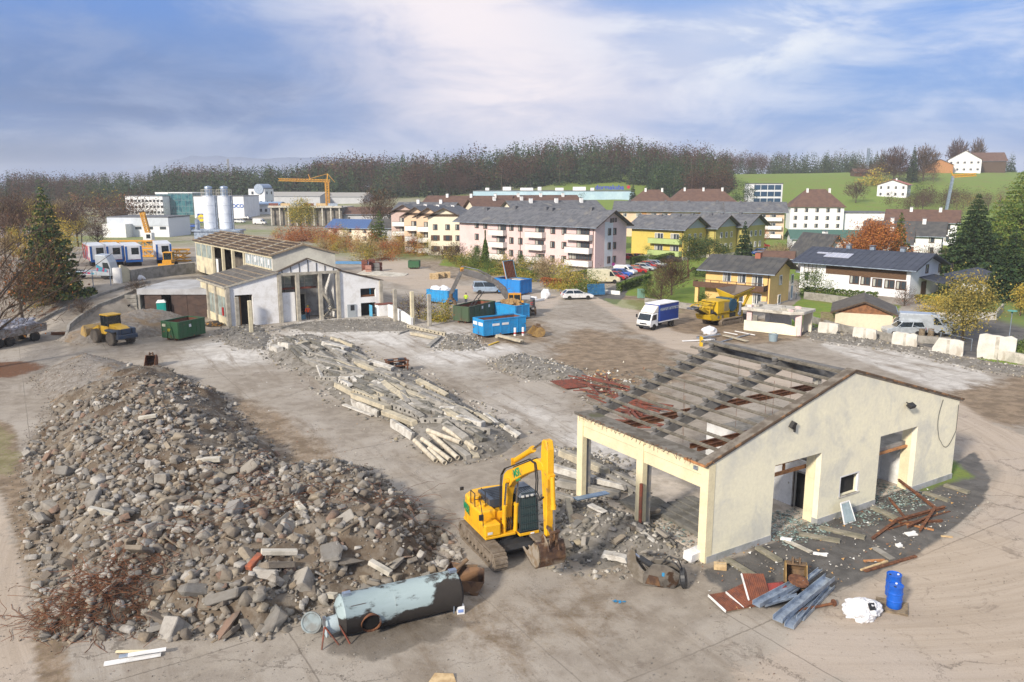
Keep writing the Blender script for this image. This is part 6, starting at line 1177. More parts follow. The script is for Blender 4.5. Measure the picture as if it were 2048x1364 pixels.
for lb,px_,c,kd in(('white van on the far road right of the silos',(520,449),P_WHT,'van'),('white minibus just right of the silos',(479,446),P_WHT,'mpv'),('dark car behind the white minibus',(497,440),P_DK,'hatch'),('white car on the road by the glass office',(357,442),P_WHT,'wagon'),('dark car on the shop car park',(381,465),P_DK,'wagon'),('second dark car on the shop car park',(374,460),P_DK,'wagon'),('blue grey car behind the dark ones on the car park',(386,455),P_BLUE,'wagon')): car(lb,px_,radians(-8),c,kd,fg)
# box truck
p = G(1315,659); a,b = G(1299.5,663),G(1354,651); bz = atan2(-(b-a).y,-(b-a).x); mid_ =(a+b)/2; nb = Vector((-(b-a).y,(b-a).x,0)).normalized()
BT = thing('box_truck','white and blue box truck parked on the dirt track','truck',mid_+nb*1.0,bz); tb = mat('truck_blue',(.012,.055,.30),(.01,.045,.25),1.5,rough=.4)
m = MB(); m.bb(-3.0,1.05,-1.05,1.05,.95,2.95); m.build('cargo_box',tb,BT,bevel=.02); m = MB(); m.bb(-3.05,1.1,-1.08,1.08,2.95,3.03); m.bb(-3.05,1.1,-1.08,1.08,.82,.95); m.build('box_trim',M.white,BT)
for s in(-1,1): m = MB(); m.bb(-2.9,-.1 if s<0 else .9,s*1.06-.004,s*1.06+.004,2.2,2.55); m.build('silver_banner',mat('banner_silver',(.50,.53,.55),(.10,.16,.30),8,(.45,.5),rough=.4),BT)
m = MB(); m.prism([(1.15,.45),(2.75,.42),(2.82,.85),(2.70,1.20),(2.30,2.0),(1.15,2.05)],-.98,.98,'y'); m.build('cab',M.white,BT,bevel=.08,seg=2)
m = MB(); m.prism([(1.1,2.06),(2.2,2.06),(1.35,2.8),(1.1,2.85)],-.95,.95,'y',taper=None); m.build('wind_deflector',flat('deflector_cream',(.74,.70,.62)),BT,bevel=.05)
m = MB(); m.add([(2.73,-.88,1.22),(2.73,.88,1.22),(2.36,.82,1.93),(2.36,-.82,1.93)],[(0,1,2,3)])
for s in(-1,1): m.add([(1.5,s*.985,1.25),(2.5,s*.985,1.22),(2.22,s*.985,1.85),(1.5,s*.985,1.88)],[(0,1,2,3)if s<0 else(3,2,1,0)])
m.build('window',M.glass,BT,fix=False)
m = MB(); m.bb(-3.0,2.2,-.45,.45,.55,.82); m.bb(-.9,.9,-1.0,-.6,.45,.8); m.build('chassis',M.black,BT); m = MB(); m.bb(2.78,2.86,-.95,.95,.42,.62); m.bb(2.80,2.84,-.5,.5,.75,.9); m.build('bumper',M.blk2,BT)
for x in(-1.7,1.95):
 for y in(-.85,.85): wheel(BT,x,y,.40,.30 if x>0 else .42,1)
for s in(-1,1): m = MB(); m.box((2.80,s*.78,.78),(.1,.3,.18)); m.build('headlight',LAMP,BT); m = MB(); m.box((2.5,s*1.18,1.6),(.08,.2,.4)); m.build('mirror',M.black,BT)
# jaw crusher on tracks (local x to the right in the picture)
a,b = G(1420,655),G(1475,645); CZ = atan2((b-a).y,(b-a).x); CR = thing('mobile_crusher','yellow tracked mobile crusher with feed hopper and conveyor','crusher',(a+b)/2+Vector((0,1.2,0)),CZ); cy_ = mat('crusher_yellow',(.55,.36,.015),(.44,.29,.02),1.2,rough=.5,c3=(.25,.16,.05),s3=1.2,t3=(.62,.72))
for y in(-1.2,1.2): track(CR,y,-1.5,2.0,.42,.5,M.track)
m = MB(); m.bb(-3.2,2.8,-1.1,1.1,.75,1.6); m.prism([(-3.6,.9),(-3.2,.75),(-3.2,1.6),(-3.9,1.5)],-1.1,1.1,'y'); m.build('chassis_frame',cy_,CR,bevel=.03)
m = MB(); m.bb(-2.6,-.2,-1.25,1.2,1.6,3.1)
for i in range(7): m.bb(-1.35+i*.14,-1.28+i*.14,-1.28,-1.25,1.8,2.9,1)
m.build('engine_house',[cy_,flat('louver_grey',(.2,.18,.14))],CR,bevel=.04)
for x in(-2.2,-1.4): m = MB(); m.cyl((x,-1.13,1.15),(x,-1.11,1.15),.2,n=16); m.build('vent_disc',M.steel,CR)
m = MB(); m.cyl((.35,-1.35,2.45),(.35,-.9,2.45),.78,n=24); m.bb(-.2,.9,-.9,.9,2.2,3.25); m.build('flywheel_guard',mat('guard_blue',(.02,.07,.12),None,2,rough=.4),CR,bevel=.02)
m = MB(); m.bb(.0,1.5,-1.0,1.0,1.5,2.9); m.bb(1.5,1.7,-1.2,-1.0,1.5,3.6); m.bb(1.5,1.7,1.0,1.2,1.5,3.6); m.bb(2.3,2.6,-1.1,1.1,1.4,2.4); m.build('crusher_box',cy_,CR,bevel=.04); m = MB(); m.bb(.0,1.2,-1.13,-1.1,.95,1.45); m.build('dark_recess',M.blk2,CR)
m = MB(); hb =[(.9,-.9,2.95),(3.7,-.9,3.45),(3.7,.9,3.45),(.9,.9,2.95)]; ht_ =[(.45,-1.35,3.55),(4.7,-1.35,4.25),(4.7,1.35,4.25),(.45,1.35,4.2)]
m.add(hb+ht_,[(0,1,2,3),(0,1,5,4),(1,2,6,5),(2,3,7,6),(3,0,4,7)]); o = m.build('feed_hopper',[cy_],CR); q = o.modifiers.new('s','SOLIDIFY'); q.thickness = .06
m = MB(); m.add([(v[0]*.97+.05,v[1]*.93,v[2]+.05)for v in hb+ht_],[(0,1,2,3),(0,1,5,4),(1,2,6,5),(2,3,7,6),(3,0,4,7)]); m.build('hopper_lining',mat('hopper_lining',(.16,.13,.11),None,2),CR,fix=False)
m = MB()
for y in(-1.0,1.0): m.bar((2.4,y,1.3),(4.2,y,3.6),.22,.28); m.bar((1.6,y,3.4),(3.8,y,3.5),.2,.2)
m.build('hopper_strut',cy_,CR); m = MB(); m.cyl((1.95,-1.25,1.4),(1.95,-1.25,2.6),.16,n=12); m.cyl((1.95,-1.3,1.2),(1.95,-1.0,1.2),.25,n=14); m.build('air_filter',mat('filter_grey',(.16,.18,.24),None,2),CR,smooth=True)
m = MB(); m.bar((-2.2,0,1.0),(-5.3,0,2.35),1.1,.16,1); m.bar((-2.2,-.6,1.15),(-5.3,-.6,2.5),.10,.35); m.bar((-2.2,.6,1.15),(-5.3,.6,2.5),.10,.35); m.cyl((-5.35,-.6,2.42),(-5.35,.6,2.42),.2,n=12,mat=1)
m.bar((-5.4,-.5,2.5),(-6.2,-.5,2.45),.12,.12,2); m.bar((-5.4,.5,2.5),(-6.2,.5,2.45),.12,.12,2); m.bar((-6.2,-.5,2.45),(-6.2,.5,2.45),.3,.2,2); m.build('conveyor',[cy_,M.black,M.steel],CR)
m = MB()
for y in(-.9,.9): m.bar((-2.6,y,3.0),(-4.9,y,2.65),.12); m.bar((-4.9,y,2.65),(-5.3,y,2.35),.1); m.bar((-3.6,y,2.8),(-3.7,y,1.7),.1)
for x,z in((-2.8,3.0),(-3.4,2.9),(-4.1,2.8),(-4.8,2.68)): m.bar((x,-.9,z),(x,.9,z),.2,.06)
m.build('conveyor_frame',cy_,CR); m = MB(); m.cyl((-3.4,-.9,1.9),(-2.6,-.9,1.5),.25,n=12); m.build('magnet_drum',M.blk2,CR)
# wheel loader
LW = G(222,690); RW = G(264,686); ax =(RW-LW); hdg = atan2(ax.y,ax.x)+pi/2+.42
WL = thing('wheel_loader','yellow wheel loader with blue-grey fenders at the gravel pile','wheel loader',(LW+RW)/2+Vector((cos(hdg),sin(hdg),0))*1.6,hdg); wy = mat('loader_yellow',(.62,.38,.03),(.52,.31,.03),1.2,rough=.5,c3=(.35,.24,.08),s3=1.2,t3=(.6,.7)); nb_ = mat('loader_navy',(.03,.055,.10),(.05,.06,.08),2,rough=.5)
for x in(-1.6,1.5):
 for y in(-1.02,1.02):
  m = MB(); Mx = Matrix.Translation((x,y,.75))@Matrix.Rotation(pi/2,4,'X'); m.lathe([(.42,-.28),(.66,-.29),(.75,-.2),(.75,.2),(.66,.29),(.42,.28)],22,0,Mx)
  for i in range(18): a_ = i*2*pi/18; m.box((x+cos(a_)*.75,y,.75+sin(a_)*.75),(.07,.52,.10),0,0,0,-a_)
  o = m.build('wheel',mat('dusty_tyre',(.13,.11,.09),(.08,.07,.06),2),WL); m = MB(); m.lathe([(0,-.2),(.38,-.2),(.44,-.26),(.44,.26),(.38,.2),(0,.2)],16,0,Mx); m.build('rim',wy,o)
m = MB(); m.prism([(-2.7,1.0),(-.3,1.0),(-.3,2.15),(-1.9,2.0),(-2.65,1.75)],-.62,.62,'y'); m.build('engine_hood',wy,WL,bevel=.06); m = MB(); m.bb(-3.0,-2.6,-1.15,1.15,.75,1.2); m.bb(-2.75,-2.64,-.6,.6,1.2,1.8); m.build('counterweight',nb_,WL,bevel=.06)
for s in(-1,1): m = MB(); m.prism([(-2.4,1.5),(-.8,1.5),(-.85,1.72),(-2.2,1.72)],s*1.0-.35,s*1.0+.35,'y'); m.build('fender',nb_,WL,bevel=.04); m = MB(); m.box((-2.7,s*.85,1.45),(.3,.35,.7)); m.build('rear_lamp_box',nb_,WL,bevel=.03)
m = MB(); m.bb(-.6,.9,-.75,.75,1.0,1.9); m.build('cab_base',wy,WL,bevel=.04); m = MB(); m.bb(-.55,.75,-.7,.7,1.9,3.0); m.build('cab_window',M.glass,WL)
m = MB()
for x in(-.55,.75,.1):
 for y in(-.7,.7): m.bar((x,y,1.9),(x,y,3.02),.10)
m.build('cab_pillar',M.blk2,WL); m = MB(); m.bb(-.7,.9,-.8,.8,3.02,3.18); m.build('cab_roof',wy,WL,bevel=.05)
m = MB(); m.bb(.9,2.2,-.5,.5,.8,1.5); m.build('front_frame',wy,WL,bevel=.04)
for s in(-1,1): m = MB(); m.bar((1.5,s*.55,1.7),(2.9,s*.55,1.1),.16,.4); m.build('lift_arm',wy,WL)
m = MB(); pr =[(2.9,.4),(4.0,.35),(3.2,.55),(2.95,.9),(3.05,1.4),(3.35,1.75),(3.2,1.8),(2.8,1.4),(2.72,.8)]; m.prism(pr,-1.4,1.4,'y'); m.prism([(2.8,.4),(4.0,.35),(3.5,1.6),(3.0,1.75)],-1.46,-1.4,'y'); m.prism([(2.8,.4),(4.0,.35),(3.5,1.6),(3.0,1.75)],1.4,1.46,'y'); m.build('bucket',mat('loader_bucket',(.42,.28,.09),(.30,.22,.12),2,rough=.6),WL)
# dark excavator loading the containers (faces left)
E2 = thing('material_handler','dark grey and orange excavator with folded boom and grab at the blue containers','excavator',G(1034,628),radians(178)); eo = flat('handler_orange',(.62,.28,.02)); eg = mat('handler_grey',(.13,.125,.125),(.09,.085,.08),1.5,rough=.5,c3=(.22,.20,.18),s3=1.5)
for y in(-1.1,1.1): track(E2,y,-1.5,1.5,.42,.5,M.track)
m = MB(); m.bb(-1.3,1.0,-.6,.6,.5,1.0); m.prism([(-2.6,.15),(-2.4,.1),(-2.3,.8),(-2.5,.9)],-1.3,1.3,'y'); m.bar((-1.3,-.5,.5),(-2.4,-.5,.4),.2); m.bar((-1.3,.5,.5),(-2.4,.5,.4),.2); m.build('undercarriage',M.mudb,E2)
m = MB(); m.prism([(-2.0,-1.2),(.6,-1.2),(.6,1.2),(-2.0,1.2),(-2.4,.6),(-2.4,-.6)],1.0,2.1,'z'); m.build('house',eg,E2,bevel=.10); m = MB(); m.bb(-1.8,-.6,.1,1.15,2.1,2.6); m.build('engine_hood',mat('hood_lgrey',(.35,.35,.36),None,2),E2,bevel=.05); m = MB(); m.bb(-.9,.1,1.2,1.23,1.15,2.0); m.build('side_panel',eo,E2)
m = MB(); m.bb(-.5,1.05,.3,1.25,1.2,2.75); m.build('cab_window',M.glass,E2); m = MB(); m.bb(-.55,1.1,.25,1.3,2.75,2.88); m.bb(-.55,1.1,.25,1.3,1.05,1.25)
for x in(-.5,1.05,.4):
 for y in(.29,1.26): m.bar((x,y,1.2),(x,y,2.8),.09)
m.build('cab',eo,E2)
m = MB(); m.cyl((-.15,1.24,1.65),(-.15,1.262,1.65),.36,n=24); m.build('round_sign',M.white,E2); text('M',.42,(-.15,1.275,1.65),(pi/2,0,pi),E2,flat('m_blue',(.01,.2,.6)),'sign_letter'); text('C',.5,(-1.95,1.205,1.6),(pi/2,0,pi),E2,flat('c_red',(.5,.02,.02)),'sign_letter')
m = MB(); m.prism([(.5,1.3),(1.1,1.3),(2.2,3.0),(3.2,4.2),(2.9,4.7),(1.5,3.6)],-.3,.3,'y'); m.build('boom',eg,E2,bevel=.04)
m = MB(); m.prism([(2.9,4.2),(3.2,4.1),(7.0,5.2),(7.6,5.9),(7.2,6.1),(3.0,4.8)],-.24,.24,'y'); m.build('second_boom',eg,E2,bevel=.04); m = MB(); m.cyl((3.4,0,5.0),(5.2,0,5.9),.12,n=12); m.cyl((5.2,0,5.9),(7.2,0,6.35),.06,n=10,mat=1); m.build('arm_cylinder',[eg,M.chrome],E2)
m = MB(); m.prism([(7.2,5.6),(7.7,5.9),(7.4,6.3),(7.0,6.4),(7.2,5.9)],-.2,.2,'y'); m.prism([(7.1,5.7),(7.6,5.8),(9.0,2.9),(8.7,2.6),(8.4,2.9)],-.18,.18,'y'); m.build('arm',eg,E2,bevel=.03); m = MB(); m.bb(7.05,7.5,.21,.24,5.7,6.2); m.build('yellow_plate',eo,E2)
m = MB(); m.cyl((8.8,0,2.7),(8.8,0,2.1),.25,n=12); m.cyl((8.8,0,2.1),(8.8,0,1.9),.45,n=14)
for s in(-1,1): m.prism([(8.8+s*.1,1.95),(8.8+s*.6,1.8),(8.8+s*.75,1.2),(8.8+s*.25,.75),(8.8+s*.45,1.2),(8.8+s*.3,1.6)],-.4,.4,'y')
m.build('grab',M.mudb,E2)
text('A944',.45,(5.3,.25,4.95),(pi/2,-.28,pi),E2,flat('lett_grey',(.45,.42,.4)),'boom_lettering')if False else None
# trucks and trailers on the upper yard
tg = 'blue-framed trailers parked side by side'; tw = mat('trailer_white',(.62,.64,.68),(.52,.54,.58),.8,rough=.5); tfb = flat('trailer_blue',(.012,.10,.36)); tside = mat('trailer_graphic',(.5,.52,.55),(.42,.05,.05),.45,(.45,.52),rough=.5,c3=(.10,.16,.30),s3=.5,t3=(.55,.62))
for i,(px_,w)in enumerate(((200,2.5),(233,2.5),(270,2.5),(330,2.4))):
 p = GT(px_,533 if i<3 else 528); t = thing('site_trailer',('white trailer with red graphics at the left end of the row','white trailer second from the left in the row','white trailer third in the row with dark window','white trailer standing alone behind the small loader')[i],'trailer',p,radians((35,33,31,27)[i]),tg)
 m = MB(); m.bb(-w/2,w/2,.05,9,.9,3.35); m.build('body',tside if i<3 else tw,t); m = MB(); m.bb(-w/2-.02,w/2+.02,-.05,9.05,3.35,3.45); m.build('roof',tw,t)
 for s in(-1,1): m = MB(); m.bb(s*w/2-.22,s*w/2+.22,-.08,.05,.85,3.35)if False else m.bb(s*(w/2-.12)-.14,s*(w/2-.12)+.14,-.08,.05,.85,3.35); m.build('corner_post',tfb,t)
 m = MB(); m.bb(-w/2+.28,w/2-.28,-.05,.05,1.2,3.35); m.build('rear_wall',tw,t); m = MB(); m.bb(-.35,.75,-.07,-.052,2.0,3.1); m.build('rear_window',M.glass,t); m = MB(); m.bb(-w/2,w/2,-.12,.05,.75,1.1); m.build('bumper',tfb,t)
 for y in(1.2,2.5): m = MB(); m.cyl((-w/2+.1,y,.45),(w/2-.1,y,.45),.45,n=16); m.build('wheel',M.tyre,t)
t = thing('tractor_unit','silver tractor unit with painted stripes parked on the upper yard','truck',GT(188,557),radians(4)); sv = mat('truck_silver',(.44,.48,.52),(.36,.40,.44),.9,rough=.35,metal=.2); str_ = mat('stripe_mix',(.35,.03,.10),(.05,.25,.35),1.2,(.48,.52))
m = MB(); m.prism([(.9,.5),(3.0,.45),(3.05,1.4),(2.85,2.4),(2.4,3.4),(.9,3.55)],-1.22,1.22,'y'); m.build('cab',sv,t,bevel=.1,seg=2)
m = MB(); m.add([(3.02,-1.1,1.5),(3.02,1.1,1.5),(2.78,1.05,2.5),(2.78,-1.05,2.5)],[(0,1,2,3)]);
for s in(-1,1): m.add([(1.9,s*1.235,1.6),(2.85,s*1.235,1.5),(2.6,s*1.235,2.35),(1.9,s*1.235,2.4)],[(0,1,2,3)])
m.build('window',M.glass,t,fix=False)
for s in(-1,1): m = MB(); m.add([(1.0,s*1.24,1.2),(2.6,s*1.24,1.0),(2.5,s*1.24,1.35),(1.0,s*1.24,2.2)],[(0,1,2,3)]); m.add([(-2.6,s*.985,.95),(.5,s*.985,.7),(.5,s*.985,.95),(-2.4,s*.985,1.15)],[(0,1,2,3)]); m.build('stripe',str_,t,fix=False)
m = MB(); m.bb(-3.3,1.0,-.5,.5,.7,1.0); m.bb(-2.6,.8,-.98,.98,.6,1.15); m.build('chassis',sv,t,bevel=.03); m = MB(); m.lathe([(0,1.15),(.5,1.15),(.5,1.25),(0,1.28)],16); m.build('fifth_wheel',M.blk2,t,(-1.8,0,0))
for x in(-2.0,1.95):
 for y in(-1.0,1.0): wheel(t,x,y,.50,.32,1)
t = thing('backhoe_loader','small orange-yellow loader behind the retaining wall','loader',GT(339,536),radians(-80)); oy = flat('loader_orange',(.62,.30,.02))
m = MB(); m.bb(-1.5,1.4,-.7,.7,.6,1.4); m.build('body',oy,t,bevel=.05); m = MB(); m.bb(-.8,.7,-.65,.65,1.4,2.5); m.build('cab_window',M.glass,t); m = MB(); m.bb(-.9,.8,-.72,.72,2.5,2.62);
for x in(-.8,.7):
 for y in(-.65,.65): m.bar((x,y,1.4),(x,y,2.55),.1)
m.build('cab',oy,t); m = MB(); m.bb(1.6,2.2,-1.2,1.2,.2,.9); m.bar((.8,-.6,1.3),(1.8,-.6,.6),.15); m.bar((.8,.6,1.3),(1.8,.6,.6),.15); m.build('bucket',oy,t)
for x in(-1.0,1.0):
 for y in(-.85,.85): wheel(t,x,y,.5,.35,1)
 # left edge: truck with light scrap load
t = thing('flatbed_truck','flatbed truck loaded with pale scrap at the left edge','truck',G(14,690),radians(70)); m = MB(); m.bb(-4,4,-1.2,1.2,1.0,1.2); m.bb(-4,4,-1.25,-1.18,1.2,1.9); m.bb(-4,4,1.18,1.25,1.2,1.9); m.build('bed',M.steel,t)
for x in(-3,-1.7,-.4,2.6):
 for y in(-1.0,1.0): wheel(t,x,y,.55,.4,1)
crumple('scrap_load','pale crumpled scrap lying on the flatbed at the left edge','scrap load',Vector(t.location)+Vector((0,0,1.25)),(3.9,1.1,.9),mat('scrap_pale',(.45,.45,.5),(.16,.15,.16),4,rough=.5),31,4,.5,radians(70))
# lattice pieces and cranes
def lattice(m,a,b,w,n,r,tri=False):
 a,b = Vector(a),Vector(b); z =(b-a).normalized(); u = Vector((0,0,1))if abs(z.z)<.9 else Vector((1,0,0)); x = u.cross(z).normalized()*w/2; y = z.cross(x).normalized()*w/2
 C =[-x-y,x-y,y]if tri else[-x-y,x-y,x+y,-x+y]
 for c in C: m.bar(a+c,b+c,r*2.2,r*2.2)
 for i in range(n):
  p,q = a.lerp(b,i/n),a.lerp(b,(i+1)/n)
  for j in range(len(C)): c,d = C[j],C[(j+1)%len(C)]; m.bar(p+c,q+d,r*1.4,r*1.4); m.bar(p+c,p+d,r*1.2,r*1.2)
cor = mat('crane_orange',(.62,.30,.015),(.52,.25,.02),1.5,rough=.5)
for i,(lb,a,b,z,w)in enumerate((('long orange crane section at the top of the stack',(205,506),(308,506),1.8,1.2),('orange crane section lowest in the stack behind the trailers',(198,514),(310,514),.8,1.2),('orange crane section behind the lone trailer',(315,516),(378,516),.8,1.5),('short orange crane section in front of the hall nave',(345,523),(380,523),.8,1.3))):
 A,B = GT(*a),GT(*b); c =(A+B)/2; m = MB(); zz = Vector((0,0,z)); lattice(m,A-c+zz,B-c+zz,w,int((B-A).length/1.6),.09); tag(m.build('crane_section',cor,None,c),lb,'crane section','orange crane sections stacked on the upper yard')
t = thing('crawler_crane','small orange lattice crane with white cabin on the upper yard','crane',GT(298,486)); z0 = 0; hC =(CH-t.location.z)-t.location.y*(423-368)/FPX; m = MB(); lattice(m,(0,0,2.8),(-1.2,0,hC),1.0,9,.10); m.build('lattice_mast',cor,t); m = MB(); m.bb(-1.2,1.4,-1,1,.4,3.0); m.build('cabin',M.white,t,bevel=.05); m = MB(); m.bb(-.2,1.0,-1.02,-1.0,1.4,2.6); m.build('cabin_window',M.glass,t); m = MB(); m.bb(-1.6,1.6,-1.2,1.2,0,.5); m.build('crawler',M.blk2,t)
p = Vector((0,0,0)); d_ = 420; bx = Dp(656,412,d_); bx.z = tz(bx.x,d_); TC = thing('tower_crane','orange tower crane standing at the far construction site','crane',bx); zt_ = Dp(656,364,d_).z-bx.z; m = MB(); lattice(m,(0,0,0),(0,0,zt_),1.7,12,.13); m.build('tower',cor,TC); xl = Dp(557,361,d_).x-bx.x; m = MB(); lattice(m,(1.5,0,zt_+.6),(xl,0,zt_+1.2),1.2,18,.09,True); m.build('jib',cor,TC); m = MB(); m.bar((0,0,zt_),(.5,0,zt_+4.2),.45); m.bar((.5,0,zt_+4.2),(-10,0,zt_+1.4),.18); m.bar((.5,0,zt_+4.2),(4,0,zt_),.18); m.bar((-8.5,0,zt_+1.2),(-9.5,0,zt_+4.0),.25); m.build('apex',cor,TC)
# persons
def person(label,loc,rz,shirt,hat,trousers=(.02,.03,.07),arm=.5):
 me = bpy.data.meshes.new('person'); J =[(0,0,.95),(0,0,1.2),(0,0,1.45),(0,0,1.55),(0,.01,1.68),(.20,0,1.43),(.30,-.02,1.15),(.27,-.22,.98),(-.20,0,1.43),(-.31,-.02,1.15),(-.28,-.2,.98),(.10,0,.9),(.12,-.03,.5),(.13,0,.08),(.13,-.16,.04),(-.10,0,.9),(-.12,.02,.5),(-.13,.04,.08),(-.13,-.12,.04)]
 Ed =[(0,1),(1,2),(2,3),(3,4),(2,5),(5,6),(6,7),(2,8),(8,9),(9,10),(0,11),(11,12),(12,13),(13,14),(0,15),(15,16),(16,17),(17,18)]
 R_ =[.17,.17,.18,.07,.11,.10,.06,.05,.10,.06,.05,.12,.085,.06,.05,.12,.085,.06,.05]; me.from_pydata(J,Ed,[]); o = link('person',me,None,loc,rz)
 sk = o.modifiers.new('skin','SKIN'); me.skin_vertices
 for i,v in enumerate(me.skin_vertices[0].data): v.radius =(R_[i],R_[i]*.8); v.use_root = i==0
 s = o.modifiers.new('sub','SUBSURF'); s.levels = 2; s.render_levels = 2
 bpy.context.view_layer.update(); m2 = bpy.data.meshes.new_from_object(o.evaluated_get(bpy.context.evaluated_depsgraph_get())); o.modifiers.clear(); o.data = m2; m2.materials.clear()
 for c in(flat('skin',(.45,.25,.17)),shirt,flat('trouser',trousers)): m2.materials.append(c)
 for p_ in m2.polygons: z = p_.center.z; p_.material_index = 2 if z<.98 and abs(p_.center.x)<.25 else(0 if z>1.52 or(z<1.05 and abs(p_.center.x)>.2)else 1); p_.use_smooth = True
 m = MB(); m.lathe([(.15,1.70),(.13,1.78),(.07,1.84),(0,1.85)],14); m.build('helmet',hat,o); return tag(o,label,'person')
hv = flat('vest_yellow',(.42,.60,.02)); hor_ = flat('jacket_orange',(.75,.09,.02)); hy = flat('helmet_yellow',(.75,.5,.02))
person('worker in a yellow-green vest standing by the dark green container',G(932,611),radians(170),hv,M.blk2)
q = oh.matrix_basis@Vector((9.7,.8,0)); person('worker in an orange jacket and yellow helmet inside the old hall',q,radians(20),hor_,hy); q = oh.matrix_basis@Vector((8.8,1.4,0)); person('worker in dark clothes bending near the bench in the old hall',q,radians(60),flat('dark_jacket',(.03,.035,.05)),M.white)
crumple('white_sack','white sack standing right of the lidded blue container','sack',G(1091,597),(.7,.6,1.0),M.bag,41,3); crumple('white_sack','flat white sack by the dark excavator blade','sack',G(1066,600),(.7,.5,.35),M.bag,42,3)
bar_thing('white_tube','long white ribbed tube lying by the white sack','tube',(1068,602),(1088,598),.3,.3,M.white,.2,.2)
for i,x in enumerate((1030,1046)): p = G(x,672 if i==0 else 671); m = MB(); m.cyl((0,0,0),(0,0,.95),.14,n=12); m.cyl((0,0,.25),(0,0,.45),.145,n=12,mat=1); tag(m.build('warning_post',[M.white,flat('band_red',(.4,.03,.03))],None,p),('red banded white post at the left before the blue container','red banded white post at the right before the blue container')[i],'post')
bar_thing('yellow_board','yellow board lying left of the cream beam stack','board',(978,690),(997,683),.25,.08,flat('board_yellow',(.6,.40,.04)),.05,.1)
# ================================================================ HOUSES
M.roofgrey = mat('roof_grey',(.13,.135,.15),(.085,.09,.105),.9,rough=.8,c3=(.17,.165,.16),s3=.4); M.roofdk = mat('roof_dark',(.055,.056,.06),(.085,.083,.08),.8,rough=.8); M.roofbr = mat('roof_brown',(.13,.075,.055),(.095,.055,.045),.8,rough=.85); M.roofblk = mat('roof_blue_black',(.030,.036,.055),(.045,.052,.075),1,rough=.5)
M.soffit = mat('dark_soffit',(.07,.045,.03),(.10,.065,.04),2); M.wfr = flat('window_white',(.75,.75,.74),.5); M.wbr = flat('window_brown',(.10,.05,.03),.5); M.pane = flat('pane',(.05,.065,.08),.08,0,.8); M.curt = flat('curtain',(.42,.42,.38),.3)
def wall_m(n,c): return mat('wall_'+n,c,tuple(x*.90 for x in c),.35,(.4,.65),rough=.9,bump=.03)
WM ={}
def winmesh(w,h,st):
 k_ =(round(w,2),round(h,2),st)
 if k_ not in WM:
  m = MB(); fr = .09; f = .07; m.bb(-w/2,w/2,-.05,.02,-h/2,h/2,1)
  for a in((-w/2-.02,w/2+.02,h/2-fr,h/2+.03),(-w/2-.05,w/2+.05,-h/2-.05,-h/2+fr)): m.bb(a[0],a[1],-f-.03,-.001,a[2],a[3])
  n = max(1,round(w/.75))
  for i in range(n+1): x = -w/2+w*i/n; m.bb(x-fr/2,x+fr/2,-f-.02,-.002,-h/2+fr,h/2-fr)
  if st in 'wb': m.bb(-w/2+.1,-w/2+w*.3,-.056,-.051,-h/2+.1,h/2-.1,2)
  if st=='s':
   for s in(-1,1): m.bb(s*(w/2+.3)-.27,s*(w/2+.3)+.27,-.06,-.003,-h/2,h/2)
  WM[k_] = m.mesh('window',[M.wfr if st in 'w'else(M.blk2 if st=='k'else M.wbr),M.pane,M.curt])
 return WM[k_]
